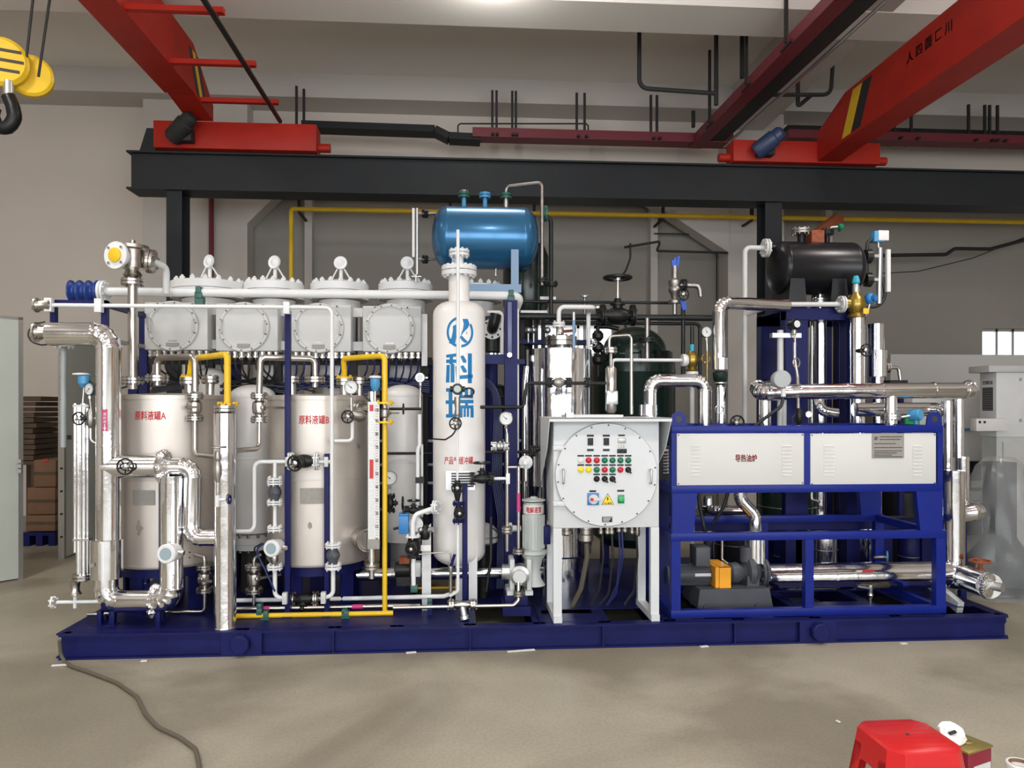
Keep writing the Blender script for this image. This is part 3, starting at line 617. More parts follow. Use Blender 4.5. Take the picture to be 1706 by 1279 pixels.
# long white header with blue bellows
Yh = 1.05
hz = W(500, 489, Yh).z
PH = [V((W(166, 480, Yh).x, Yh, hz)), V((W(868, 490, Yh).x, Yh, hz)), V((W(857, 520, Yh).x, Yh+.25, hz-.16))]
pipe('long white header pipe in front of the bolted vessel covers', m_white, PH, .037, .06, name='header_pipe', fl=[(V((W(172, 480, Yh).x, Yh, hz)), X, .09, m_white)])
for lb, px in (('green clamp on the white header over the left junction box', 333), ('green clamp on the white header above the navy column', 851)):
    c = V((W(px, 490, Yh).x, Yh, hz)); t = Thing('pipe_clamp', lb, 'clamp', 'green pipe clamps'); t.part('saddle', M_().box(c+V((-.03, -.045, -.05)), c+V((.03, .045, .0)), .004), m_teal); t.part('strap', M_().box(c+V((-.022, -.05, -.01)), c+V((.022, .05, .046)), .006), m_teal); t.part('foot', M_().box(c+V((-.035, -.03, -.11)), c+V((.035, .03, -.05))), m_teal); t.done()
c = V((W(145, 480, Yh).x, Yh, hz)); L = .125
pr = [(.05, -L)]
for i in range(43): pr.append((.077+.016*cos(i*2*pi/12), -L+2*L*i/42))
pr.append((.05, L)); one('bellows_joint', 'blue ribbed bellows joint on the left end of the white header', 'pipe joint', M_().lathe(c, X, pr, 24), mat('bellows_blue', (.012, .04, .20), .35))
# pipes from nozzles on tank A
s = 1
pipe('stainless pipe arching from tank A nozzle to first ball valve', m_steel, [(262, 642, .6), (262, 596, .6), (325, 592, .42), (325, 652, .42)], .025, .05, fl=[((262, 630, .6), Z, .085, m_steel)], group='stainless pipes')
nozzle('stainless nozzle with flanges at the back of tank A right side', 350, 632, 1.0, .07, zA)
nozzle('stainless nozzle under the yellow flange of tank A', 316, 634, .75, .075, zA)
YF_ = .42
pipe('yellow pipe arching from tank A to the mirror-bright column', m_yellow, [(316, 628, .75), (320, 597, .7), (379, 596, .2), (379, 674, .2)], .024, .045, fl=[((316, 628, .75), Z, .07, m_yellow, False), ((379, 674, .2), Z, .078, m_yellow, False)], name='gas_pipe', group='yellow pipes')
ballvalve('stainless ball valve between flanges at right front of tank A', W(325, 678, YF_), Z, .047, group='stainless ball valves', lever=(-.5, -1, 0))
pipe('stainless drop pipe from ball valve of tank A into the bright column', m_steel, [(325, 697, YF_), (325, 757, YF_), (362, 757, .15)], .019, .05, group='stainless pipes')
# pipes of tank B
pipe('stainless pipe arching over from valve to tank B nozzle', m_steel, [(432, 658, .42), (432, 595, .45), (525, 595, .6), (525, 645, .6)], .024, .045, fl=[((525, 632, .6), Z, .08, m_steel)], group='stainless pipes')
ballvalve('stainless ball valve left of tank B below its arched pipe', W(432, 679, .42), Z, .05, group='stainless ball valves', lever=(1, -1, 0))
pipe('stainless drop pipe bending left from the ball valve beside tank B', m_steel, [(432, 700, .42), (432, 747, .42), (392, 747, .15)], .018, .05, group='stainless pipes')
nozzle('stainless nozzle with flanges behind the navy post on tank B', 487, 632, 1.0, .075, zB)
nozzle('stainless nozzle under the yellow flange of tank B', 574, 636, .75, .07, zB); nozzle('small stainless nozzle at right of the top of tank B', 599, 634, .8, .05, zB)
pipe('yellow pipe arching from tank B to the yellow downpipe', m_yellow, [(574, 628, .75), (574, 597, .7), (641, 597, .35), (641, 672, .35)], .022, .04, fl=[((574, 629, .75), Z, .07, m_yellow, False), ((641, 671, .35), Z, .07, m_yellow, False)], name='gas_pipe', group='yellow pipes')
ballvalve('dark ball valve between yellow flanges right of the level scale', W(641, 688, .35), Z, .034, m_dull, 'stainless ball valves', lever=(1, -.6, 0), fl=False)
pipe('yellow downpipe right of the level scale reaching to the deck', m_yellow, [(641, 703, .35), (641, 1021, .35), (655, 1021, .35)], .019, .03, fl=[((641, 703, .35), Z, .066, m_yellow, False)], name='gas_pipe', group='yellow pipes')
pipe('yellow pipe low along the deck behind the navy posts', m_yellow, [(390, 1026, .34), (655, 1021, .34)], .019, name='gas_pipe', group='yellow pipes')
# white tubing frame and its navy posts
Yw = .30
pipe('white thin pipe from upper left flange across junction boxes down to check valve', m_white, [(84, 508, Yw), (553, 513, Yw), (556, 905, Yw)], .0145, .05, clamps=[((82, 508, Yw), (.05, .05, .1), m_white), ((165, 509, Yw), (.05, .05, .1), m_white), ((478, 513, Yw), (.045, .05, .09), m_white)], group='white pipes')
t = Thing('end_flange', 'stainless end flange of the thin white pipe, upper left', 'flange', 'end flanges at the left edge of the skid'); c = W(73, 508, Yw); t.part('stub', M_().lathe(c, X, [(.02, .06), (.045, .05), (.035, -.02), (.05, -.05)], 16), m_steel); flange(t, c-X*.05, X, .055, .014, m_steel, 4, False); t.done()
t = Thing('end_flange', 'stainless end flange on the thick insulated pipe, upper left', 'flange', 'end flanges at the left edge of the skid'); c = W(72, 553, .2); t.part('stub', M_().lathe(c, X, [(.03, .1), (.05, .06), (.042, -.0), (.055, -.04)], 16), m_steel); flange(t, c-X*.045, X, .072, .014, m_steel, 4, False); t.done()
wire('black cable loop round the upper left insulated pipe end', [(75, 536, .2), (55, 540, .2), (45, 556, .2), (52, 570, .2), (70, 575, .2), (86, 572, .2)], .006, m_cable, .08, 'cable_loop', 'cable')
t = Thing('pipe_rack', 'navy rack at upper left holding the thin white pipe above the insulated one', 'rack'); Yr2 = .36
for a, b in ((83, 91), (168, 177)): t.part('upright', M_().box((W(a, 500, Yr2).x, Yr2, W(a, 575, Yr2).z if a == 83 else ZD), (W(b, 500, Yr2).x, Yr2+.05, W(a, 500, Yr2).z)), m_navy)
t.part('top_bar', M_().box((W(83, 500, Yr2).x, Yr2, W(83, 507, Yr2).z), (W(177, 500, Yr2).x, Yr2+.05, W(83, 499, Yr2).z)), m_navy)
t.part('strut', M_().bar(W(172, 506, Yr2+.05), W(240, 526, 1.25), .04, .03), m_navy); t.part('strut', M_().bar(W(172, 565, Yr2+.05), W(240, 577, 1.25), .03, .02), m_dull)
t.done()
post('tall navy post in front of tank B left edge up to the boxes', 474, 483, 516, None, .34)
post('shorter navy post in front of the middle of tank B', 540, 548, 756, None, .34)
post('navy post behind the looping insulated pipe before tank A', 264, 272, 797, None, .34)
post('short navy post at the left under the lower insulated bend', 161, 168, 1018, None, .22); post('short navy post beside it under the lower insulated bend', 181, 190, 1018, None, .22); post('short navy stub below the crinkled collar of insulated pipe', 258, 266, 1010, None, .14)
post('tall navy post in front of the white lettered vessel', 770, 779, 806, None, .28)
post('low green-topped navy stub carrying the yellow pipe beside bright column', 438, 446, 1018, None, .3, m_teal); post('low green-topped navy stub under yellow pipe left of downpipe', 572, 580, 1018, None, .3, m_teal)
# big insulated pipe at the left with its loop
def ex_loop(t, P):
    pass
clad('thick insulated pipe from the upper left flange down past the level tubes', [(82, 556, .2), (181, 556, .2), (181, 905, .2)], .083, .10)
t = Thing('pipe_sleeve', 'wide bright sleeve box round the lower end of left insulated pipe', 'pipe sleeve'); a = W(180, 898, .2); b = W(178, 962, .2)
t.part('sleeve', M_().lathe(b, Z, [(.085, -.005), (.108, 0), (.108, a.z-b.z), (.085, a.z-b.z+.005)], 20), m_clad); t.part('seam', M_().box(b+V((-.008, -.113, .005)), b+V((.008, -.104, a.z-b.z-.005))), m_clad); t.part('tag', M_().box(b+V((-.06, -.115, .1)), b+V((-.04, -.107, .125))), m_dull); t.done()
clad('low insulated U-bend from the sleeve back up to the branch', [(177, 950, .2), (177, 1001, .2), (286, 1001, .16), (286, 792, .16)], .078, .10)
clad('horizontal insulated branch pipe at mid height before tank A', [(176, 777, .2), (268, 777, .2)], .086)
clad('stepped insulated pipe from the branch down into the bright column', [(268, 777, .2), (322, 777, .2), (322, 895, .16), (372, 895, .14)], .062, .08)
for lb, px, py, k0 in (('crinkled foil collar at the end of the horizontal branch', 272, 777, 1.0), ('crinkled foil collar on the low insulated bend', 258, 1001, .95)):
    c = W(px, py, .2); q = M_(); n = 44; vs = []
    for k, (rr, hh) in enumerate(((.070, -.045), (.112, -.018), (.120, 0), (.108, .02), (.062, .05))):
        for j in range(n): f_ = k0*rr*(1+(.11*(1 if j % 4 < 2 else -1)*random.uniform(.4, 1.2) if k in (1, 2, 3) else .0)); vs.append(c+V((hh+random.uniform(-.012, .012), sin(2*pi*j/n)*f_, cos(2*pi*j/n)*f_)))
    q.add(vs, [(k*n+j, k*n+(j+1) % n, (k+1)*n+(j+1) % n, (k+1)*n+j) for k in range(4) for j in range(n)])
    one('foil_collar', lb, 'collar', q, m_foil, 'crinkled foil collars')
t = Thing('hand_valve', 'black handwheel on the horizontal insulated branch before tank A', 'valve', 'handwheel valves'); c = W(220, 775, .2)+V((0, -.11, 0)); t.part('stem', M_().cyl(c+V((0, .05, 0)), c, .012), m_steel); handwheel(t, c, (0, -1, 0), .055); t.done()
t = Thing('flow_sticker', 'magenta flow sticker with white arrow on the left insulated pipe', 'sticker'); c = W(177, 700, .2); Ra = .0875; fa = face_ang(c.x, .2)
q = fit(M_().prism([(0, 0), (1, 0), (1, 1), (0, 1)], V((0, 0, 0)), X, Yx, V((0, 0, 0))), .034, .155); q.f = [q.f[1]]; cx_ = W(181, 700, .2).x
t.part('sheet', on_cyl(q, (cx_, .2), Ra, W(177, 700, .1).z, fa-.28, .001), m_magenta)
q = fit(M_().prism([(-.3, 1), (.3, 1), (.3, 0), (1, 0), (0, -1), (-1, 0), (-.3, 0)], V((0, 0, 0)), X, Yx, V((0, 0, 0))), .02, .05); q.f = [q.f[1]]
t.part('arrow', on_cyl(q, (cx_, .2), Ra, W(177, 712, .1).z, fa-.28, .002), m_paper)
tx = M_()
for i, ch in enumerate('原料液'):
    g = fit(text_mb(ch, .1, .01), .019, .021); g.v = [p+V((0, -.026*i, 0)) for p in g.v]; tx.add(g.v, g.f)
t.part('lettering', on_cyl(tx, (cx_, .2), Ra, W(177, 690, .1).z, fa-.28, .002), m_paper, kind='stuff'); t.done()
# bright vertical column
t = Thing('bright_column', 'tall mirror-bright clad column standing on the deck right of tank A', 'column vessel'); c = W(375, 1048, .13); rr = 17.6*mp(.13, 375); zt_ = W(375, 686, .13).z
t.part('cladding', M_().lathe(V((c.x, .13, ZD)), Z, [(rr*1.04, 0), (rr, .01), (rr, .9), (rr*1.02, .901), (rr*1.02, .911), (rr, .912), (rr, zt_-ZD-.01), (rr*.7, zt_-ZD)], 32), m_clad)
flange(t, V((c.x, .13, zt_+.025)), Z, .074, .018, m_steel, 8); t.done()
t = Thing('sample_valve', 'small silver sample valve with purple wheel on the bright column', 'valve'); c = W(362, 832, .05)
t.part('body', M_().cyl(c-Z*.05, c+Z*.03, .016).cyl(c, c+X*.06, .01), m_white); handwheel(t, c+X*.085, X, .03, m_navy); t.done()
t = Thing('vent_valve', 'dusty steel vent valve with a wheel on the left of bright column', 'valve'); c = W(363, 775, .06)
t.part('body', M_().lathe(c, Z, [(.014, -.12), (.03, -.06), (.03, .0), (.02, .03), (.028, .05), (.018, .1)], 12), m_dull); handwheel(t, c+Z*.13, Z, .055, m_dull); t.part('tail', M_().cyl(c-Z*.12, c-Z*.25, .012), m_steel); t.done()
# level tube bundle at the far left
t = Thing('level_tube_bundle', 'bundle of bright level tubes hanging at the far left of the skid', 'level gauge'); Yl = .3
for px, r_, y0, y1 in ((125, .013, 672, 920), (131, .02, 676, 958), (140, .024, 672, 962), (146, .010, 680, 962)): t.part('tube', M_().cyl(W(px, y0, Yl), V((W(px, y0, Yl).x, Yl, W(px, y1, Yl).z)), r_), m_clad)
for py in (676, 899): a = W(122, py, Yl-.02); b = W(149, py, Yl-.02); t.part('band', M_().box(V((a.x, Yl-.03, a.z-.008)), V((b.x, Yl+.03, a.z+.008))), m_steel)
flange(t, W(136, 961, Yl), Z, .062, .016, m_steel, 6); t.done()
t = Thing('blue_head_transmitter', 'blue-headed level transmitter with white lid at far left', 'transmitter', 'blue-headed level transmitters'); c = W(140, 632, Yl)
t.part('head', M_().lathe(c, Z, [(.02, -.06), (.036, -.035), (.04, -.03), (.04, .025), (.036, .03)], 18), m_instr); t.part('lid', M_().lathe(c+Z*.03+V((-.02, 0, 0)), Z, [(.03, 0), (.058, .004), (.058, .014), (.03, .02)], 18), m_white); t.part('stem', M_().cyl(c-Z*.06, V((c.x-.01, c.y, W(136, 676, Yl).z)), .008), m_steel); t.part('cable', M_().tube([c+V((.03, 0, -.01)), c+V((.07, -.02, -.03)), c+V((.11, .02, -.08))], .007, .02), m_cable); t.done()
gauge('round pressure gauge with grey case beside the blue head, far left', W(149, 648, .22), .047, (-.45, -1, .02), stem_to=W(153, 690, .22), case=m_motor)
t = Thing('gauge_valve', 'needle valve with black star wheel on the level tubes', 'valve', 'handwheel valves'); c = W(151, 697, .24); t.part('body', M_().lathe(c, Z, [(.012, -.07), (.03, -.04), (.03, .04), (.015, .07)], 10).cyl(c, c+X*.09, .012), m_dull); t.part('stem', M_().cyl(c, c+V((-.06, -.02, 0)), .016), m_black); handwheel(t, W(131, 697, .2), (-.2, -1, 0), .045); t.part('drain', M_().tube([c-Z*.06, V((c.x, c.y, W(151, 735, .24).z)), W(168, 740, .24)], .012, .04), m_steel); t.done()
t = Thing('drain_valve', 'stainless drain valve under the level tube bundle', 'valve', 'stainless ball valves'); c = W(125, 976, .28); t.part('body', M_().lathe(c, Z, [(.02, -.07), (.045, -.06), (.03, -.03), (.034, .02), (.046, .05), (.02, .06)], 14), m_steel); t.part('tail', M_().cyl(c-Z*.07, c-Z*.16, .013), m_white); t.done()
pipe('pale yellow-banded drain pipe with end flange, low at far left', m_white, [(95, 1003, .28), (166, 1003, .28)], .013, fl=[((89, 1003, .28), X, .045, m_cream, False)], group='white pipes')
pipe('small stainless stub pipe low at the left deck corner', m_steel, [(146, 1023, .32), (182, 1022, .32)], .014, group='stainless pipes')
pipe('grey instrument stand pipe with a white flange behind left tubes', mat('stand_pipe_grey', (.30, .33, .33), .4), [(106, 575, .55), (106, 745, .55)], .022, fl=[((107, 576, .55), Z, .07, m_white, False)])
# ------------------------------------------------------------------ junction boxes in a row
def glandmesh():
    q = M_().lathe(V((0, 0, 0)), -Z, [(.021, 0), (.021, .018), (.017, .02), (.017, .035), (.022, .037), (.022, .052), (.012, .058), (.007, .07)], 8); return mesh_of('cable_gland', q, m_steel)
me_gland = glandmesh()
YB = 1.25
def junction_box(lb, px, wpx, tpy, bpy_):
    t = Thing('junction_box', lb, 'electrical box', 'grey round-covered junction boxes in a row'); a = W(px-wpx/2, tpy, YB); b = W(px+wpx/2, bpy_, YB); s = mp(YB, px)
    t.part('enclosure', M_().box((a.x, YB, b.z), (b.x, YB+.3, a.z), .012), m_boxgrey)
    c = V(((a.x+b.x)/2-.02, YB, b.z+(a.z-b.z)*.50)); R_ = 40.5*s
    p = t.part('cover', M_().lathe(c, -Yx, [(R_*1.03, -.01), (R_*1.03, .022), (R_*.99, .03), (R_*.9, .03), (R_*.87, .022), (0, .022)], 44), m_boxgrey)
    q = M_().bolts(c+V((0, -.028, 0)), (0, -1, 0), R_*.95, 14, .0065, .006, .3); t.part('screw', q, m_txtblk, kind='stuff', parent=p)
    for k in (-1, 1):
        h = c+V((k*R_*.86, -.03, .0)); t.part('handle', M_().tube([h+V((0, .005, .055)), h+V((0, -.03, .055)), h+V((0, -.03, -.055)), h+V((0, .005, -.055))], .006, .012, 6), m_boxgrey, parent=p)
    t.part('name_plate', M_().box(c+V((-.055, -.027, -.2)), c+V((.055, -.023, -.145))), m_plate, parent=p); t.part('label_strip', M_().box(c+V((-.035, -.026, -.135)), c+V((.035, -.023, -.122))), m_dull, parent=p)
    x = M_()
    for i in (.2, .75): x.box((a.x+(b.x-a.x)*i, YB-.008, a.z-.02), (a.x+(b.x-a.x)*i+.012, YB+.002, a.z-.008))
    t.part('screw', x, m_txtblk, kind='stuff')
    n = 9; t.copies('cable_gland', me_gland, [Matrix.Translation(V((a.x+(b.x-a.x)*(i+.5)/n, YB+.07, b.z))) for i in range(n)])
    t.copies('cable_gland', me_gland, [Matrix.Translation(V((a.x+(b.x-a.x)*(i+.8)/6, YB+.19, b.z))) for i in range(5)])
    t.done(); return a, b
boxes = []
for lb, px, w_, y0, y1 in (('leftmost grey junction box of the row, behind the breather riser pipe', 293, 106, 503, 583), ('second grey junction box from the left, above gap between the tanks', 411, 104, 505, 585), ('third grey junction box from the left, behind a bent white pipe', 535, 100, 507, 586), ('rightmost grey junction box of the row, beside the white lettered vessel', 653, 98, 509, 586)):
    boxes.append(junction_box(lb, px, w_, y0, y1))
# frame that carries the boxes
t = Thing('box_frame', 'dark frame of uprights and rails carrying the row of junction boxes', 'frame'); zr = W(450, 598, 1.6).z; x0, x1 = W(232, 600, 1.6).x, W(720, 600, 1.6).x
t.part('rail', M_().box((x0, 1.58, zr-.05), (x1, 1.66, zr+.02)), m_dark)
zr2 = W(450, 672, 1.6).z
for px in (238, 348, 462, 588, 706): x = W(px, 600, 1.56).x; t.part('upright', M_().box((x-.035, 1.56, ZD), (x+.035, 1.63, W(400, 520, 1.56).z)), m_navy if px == 238 else m_dark)
for i in range(3):
    b = boxes[i][1]; c = boxes[i+1][0]
    for z in (b.z+.06, b.z+.36): t.part('bracket', M_().box((b.x-.01, YB+.12, z-.04), (c.x+.01, YB+.16, z+.04)), m_boxgrey)
b = boxes[3][1]; t.part('bracket', M_().box((b.x, YB+.05, b.z-.12), (b.x+.05, YB+.1, b.z+.34)), m_white); t.done()
# dark and navy cables falling from the glands
for i, (a, b) in enumerate(boxes):
    m_ = (m_cable, m_cable, m_cablue, m_cablue)[i]; n = (9, 9, 8, 8)[i]
    t = Thing('cable_bundle', ('black cables falling from the leftmost junction box', 'black cables falling from the second junction box', 'navy cables falling from the third junction box', 'navy cables falling from the rightmost junction box')[i], 'cables', 'cable bundles under the junction boxes')
    for k in range(n):
        x = a.x+(b.x-a.x)*(k+.5)/n; z0 = b.z-.06; dx = random.uniform(.04, .16)*(-1 if i > 1 else random.choice((-1, 1))); zz = W(500, 640, 1.6).z+random.uniform(-.06, .04)
        t.part('cable', M_().tube([V((x, YB+.07, z0)), V((x, YB+.08, z0-.1)), V((x+dx*.6, YB+.22, z0-.2)), V((x+dx*1.6, 1.50, zz+.03)), V((x+dx*3, 1.52, zz-.02))], .0085, .08, 6, 3), m_)
    q = M_()
    for k in range(6): q.tube([V((a.x-.05, 1.5+.02*(k % 3), zz+.02*k-.06)), V(((a.x+b.x)/2, 1.49+.02*(k % 3), zz+.02*k-.03+random.uniform(-.02, .02))), V((b.x+.06, 1.5+.02*(k % 3), zz+.02*k-.06))], .011, .2, 6, 3)
    t.part('trunk', q, m_, kind='stuff'); t.done()
# ------------------------------------------------------------------ bolted vessel covers behind the header
YCV = 1.95
me_b = mesh_of('cover_bolt', M_().cyl((0, 0, -.10), (0, 0, .085), .012, n=6).cyl((0, 0, .045), (0, 0, .07), .024, n=6).cyl((0, 0, -.085), (0, 0, -.058), .024, n=6), m_white)
def bolted_vessel(lb, px, wpx, tpy, arm):
    r = wpx/2*mp(YCV, px); c = W(px, tpy, YCV); z = c.z
    t = Thing('bolted_vessel', lb, 'pressure vessel', 'white pressure vessels with bolted covers')
    t.part('body', M_().lathe(V((c.x, YCV, ZD)), Z, [(r*.62, 0), (r*.62, .1), (r*.68, .12), (r*.7, .3), (r*.7, z-ZD-.22), (r*.72, z-ZD-.16)], 32), m_cream)
    t.part('flange', M_().cyl((c.x, YCV, z-.15), (c.x, YCV, z-.075), r, n=40), m_white)
    p = t.part('cover', M_().lathe(V((c.x, YCV, z-.07)), Z, [(r, 0), (r, .07), (r*.85, .075), (r*.6, .10), (r*.3, .115), (0, .12)], 40), m_white)
    n = 16; t.copies('bolt', me_b, [Matrix.Translation(V((c.x+sin(2*pi*(i+.5)/n)*r*.86, YCV+cos(2*pi*(i+.5)/n)*r*.86, z-.04))) for i in range(n)], p)
    if arm:
        k = V((c.x+.02, YCV-.05, z+.05)); t.part('davit_post', M_().tube([k, k+V((.0, 0, .06)), k+V((.0, 0, .14))], .018, .05), m_white); d = k+V((0, -.03, .15)); 
        t.part('davit_wheel', M_().lathe(d, V((arm, -1, .1)), [(.062, -.012), (.066, 0), (.062, .012), (.04, .006), (.015, .02), (0, .022)], 20), m_white)
        t.part('davit_leg', M_().cyl(d, k+V((.1, .0, -.02)), .008, n=6).cyl(d, k+V((-.1, .02, -.02)), .008, n=6), m_white)
    t.done()
for lb, px, w_, y, arm in (('leftmost white vessel with a bolted cover, over the left junction box', 349, 120, 473, -.7), ('second white vessel with a bolted cover and davit wheel from the left', 457, 97, 474, -.45), ('third white vessel with a bolted cover and davit wheel from the left', 566, 95, 475, -.05), ('fourth white vessel with bolted cover, left of the lettered vessel', 676, 90, 475, .05), ('white bolted vessel partly hidden behind the lettered vessel', 792, 88, 478, 0)):
    bolted_vessel(lb, px, w_, y, arm)
# domed white vessels below the boxes
def domed(lb, px, wpx, tpy, Y, bpy_=905, m=m_cream, nm='domed_vessel', group='domed white vessels under the junction boxes', flat=.55, belt=True):
    r = wpx/2*mp(Y, px); c = W(px, tpy, Y-r*.5); zb = max(W(px, bpy_, Y-r).z, ZD+.15); h = c.z-zb-r*flat
    pr = [(r*.98, 0), (r, .01)]
    pr += [(r, h)]+[(r*cos(a*pi/16), h+r*flat*sin(a*pi/16)) for a in range(1, 9)]
    t = Thing(nm, lb, 'pressure vessel', group); t.part('shell', M_().lathe(V((c.x, Y, zb)), Z, pr, 40), m)
    if belt:
        for k in (.0, .45): t.part('weld_band', M_().lathe(V((c.x, Y, zb+h-h*k-.012)), Z, [(r, 0), (r*1.012, .002), (r*1.012, .02), (r, .022)], 40), m)
    for s_ in (-.8, .8): t.part('leg', M_().box((c.x+s_*r-.03, Y-.03, ZD), (c.x+s_*r+.03, Y+.03, zb+.05)), m_navy)
    t.done(); return c, r
domed('white domed vessel behind the yellow downpipe with navy cables over it', 670, 66, 640, 1.35)
domed('white domed vessel in the gap left of tank B', 416, 74, 640, 1.35, 890)
domed('white domed vessel showing above the back of tank A', 345, 60, 612, 1.6)
one('plinth_band', 'black pipe across the front of the white domed vessel', 'pipe', M_().cyl(W(638, 755, 1.1), W(724, 755, 1.1), .011), m_black)
t = Thing('ring_flange', 'grey bolted ring flange on the floor frame between tank A and tank B', 'flange'); c = W(422, 902, 1.2); q = t.part('ring', M_().lathe(c, Z, [(.14, -.06), (.17, -.05), (.17, -.005), (.175, 0), (.175, .05), (.1, .06)], 28), m_boxgrey); t.part('bolt_ring', M_().bolts(c-Z*.07, Z, .15, 12, .014, .15), m_dull, kind='stuff', parent=q)
t.part('leg', M_().cyl(c-Z*.06, V((c.x, c.y, ZD)), .1), m_dark); t.done()
# ------------------------------------------------------------------ instruments between the tanks
Yi = .34
pipe('white pipe looping between the bright column and the globe valve', m_white, [(392, 885, .2), (424, 885, Yi), (424, 769, Yi), (490, 769, Yi)], .015, .05, clamps=[((479, 769, Yi), (.03, .04, .07), m_boxgrey)], group='white pipes')
globe('black globe valve with star handwheel in front of tank B', W(506, 768, Yi-.02), X, (-.3, -1, -.05), .05, m_black, m_white, 'black iron globe valves', wr=.055, stem=.6)
pipe('white pipe stub joining the globe valve to the long white downpipe', m_white, [(525, 769, Yi), (556, 769, Yi)], .014, clamps=[((544, 769, Yi), (.03, .04, .075), m_boxgrey)], group='white pipes')
pipe('white branch pipe from the loop down to upper check valve', m_white, [(458, 769, Yi), (458, 797, Yi)], .014, fl=[(-1, Z, .056, m_white, False)], group='white pipes')
checkvalve('grey check valve with white flanges at upper left of tank B', W(458, 820, Yi), Z, .044, 'check valves with white flanges', m_motor)
pipe('white pipe between the check valve and the round display transmitter', m_white, [(458, 842, Yi), (458, 880, Yi)], .014, fl=[(-1, Z, .056, m_white)], group='white pipes')
transmitter('white round display transmitter left of tank B', W(454, 913, Yi-.06), .062, (-.25, -1, .05), m_white, None, W(458, 944, Yi))
transmitter('white round display transmitter on the lower insulated loop of tank A', W(279, 922, .02), .066, (-.15, -1, .05), m_white, None)
pipe('white drain pipe bending right from the display transmitter to a clamp', m_white, [(458, 944, Yi), (458, 996, Yi), (476, 996, Yi)], .0165, .05, fl=[(0, Z, .058, m_white)], clamps=[((475, 996, Yi-.03), (.035, .05, .085), m_boxgrey)], group='white pipes')
checkvalve('grey check valve with white flanges below the front of tank B', W(555, 925, Yi-.04), Z, .045, 'check valves with white flanges', m_motor)
pipe('white drain pipe bending left from the lower check valve to a clamp', m_white, [(555, 946, Yi-.04), (555, 994, Yi-.04), (538, 995, Yi-.04)], .0165, .05, fl=[(0, Z, .06, m_white, False)], clamps=[((539, 995, Yi-.06), (.035, .05, .085), m_boxgrey)], group='white pipes')
globe('black strainer valve lying between two navy posts near the deck', W(507, 997, Yi+.1), X, (-.1, -.6, -.8), .045, m_black, m_steel, 'black iron globe valves', False)
ballvalve('stainless drain ball valve under tank A right side', W(341, 963, .45), Z, .048, group='stainless ball valves', lever=(-.2, -1, 0))
pipe('stainless drain pipe from the ball valve under tank A', m_steel, [(341, 984, .45), (341, 1018, .45), (276, 1019, .45)], .013, .03, group='stainless pipes')
pipe('stainless elbow from tank A bottom to the drain ball valve', m_steel, [(318, 922, .5), (341, 927, .45), (341, 945, .45)], .016, .03, fl=[(0, (1, -.5, -.1), .05, m_steel)], group='stainless pipes')
ballvalve('stainless drain ball valve between the tanks under the display transmitter', W(423, 964, .45), Z, .05, group='stainless ball valves', lever=(1, -1, .3))
pipe('stainless drain pipe from the ball valve between the tanks', m_steel, [(423, 985, .45), (423, 1012, .45)], .013, group='stainless pipes')
pipe('stainless elbow above the drain ball valve between the tanks', m_steel, [(434, 924, .5), (423, 930, .45), (423, 945, .45)], .012, .03, group='stainless pipes')
pipe('long grey pipe with pink flow stickers low along the deck', m_steel, [(390, 1014, .4), (700, 1005, .4)], .017, group='stainless pipes', extra=lambda t, P: [t.part('flow_sticker', M_().cyl(P[0].lerp(P[1], k), P[0].lerp(P[1], k+.06), .0182, n=12), m_magenta) for k in (.13, .63)])
pipe('long white pipe along the deck running behind the yellow downpipe', m_white, [(392, 1000, .55), (600, 996, .55), (740, 993, .32), (763, 985, .3)], .017, group='white pipes')
pipe('yellow far pipe low behind the legs of tank B', m_yellow, [(430, 984, 1.3), (900, 978, 1.3)], .012, name='gas_pipe', group='yellow pipes')
clad('bright horizontal insulated pipe low behind the level scale and lettered vessel', [(595, 957, .75), (905, 947, .75)], .05)
for i, (px, lb) in enumerate(((433, 'green clamp on the long grey pipe right of the bright column'), (716, 'green clamp on the deck pipes left of lettered vessel'), (574, 'green clamp on yellow deck pipe behind the navy post'))):
    c = W(px, (1012, 1003, 1021)[i], .35); t = Thing('pipe_clamp', lb, 'clamp', 'green pipe clamps'); t.part('saddle', M_().box(c+V((-.02, -.03, -.05)), c+V((.02, .03, .0)), .003), m_teal); t.part('strap', M_().box(c+V((-.018, -.032, 0)), c+V((.018, .032, .035)), .004), m_teal); t.part('stub', M_().box(V((c.x-.018, c.y-.02, ZD)), c+V((.018, .02, -.05))), m_navy); t.done()
pipe('navy-jacketed cable hanging from display transmitter to the deck', m_cablue, [(440, 905, .3), (424, 915, .32), (440, 945, .32), (458, 985, .32)], .007, .06, name='instrument_cable', cat='cable')
pipe('black cable from display transmitter into the shadows', m_cable, [(436, 905, .34), (424, 912, .4), (424, 935, .5)], .006, .04, name='instrument_cable', cat='cable')
# gauge and valve on the right of tank B
gauge('silver pressure gauge at the upper right rim of tank B', W(585, 645, .3), .053, (-.1, -1, .03), stem_to=W(586, 690, .3), needle=.7)
t = Thing('gauge_valve', 'black star-wheel valve below the gauge on tank B', 'valve', 'handwheel valves'); c = W(589, 690, .34); t.part('body', M_().lathe(c, (1, .4, -.2), [(.03, -.04), (.04, 0), (.05, .05), (.03, .09)], 12), m_dull); t.part('stem', M_().cyl(c, W(579, 694, .28), .014), m_steel); handwheel(t, W(579, 694, .27), (-.3, -1, 0), .046); t.done()
t = Thing('side_nozzle', 'stainless side nozzle with flanges at the right top of tank B', 'nozzle'); c = W(600, 682, .45); t.part('neck', M_().cyl(c-V((.1, -.08, 0)), c+V((.1, -.06, 0)), .035), m_steel); flange(t, c, V((1, -.5, 0)), .068, .02, m_dull, 8); t.done()
pipe('white thin pipe hooking from the star-wheel valve to the downpipe', m_white, [(587, 702, .33), (587, 734, .33), (557, 734, .31)], .0135, .03, group='white pipes')
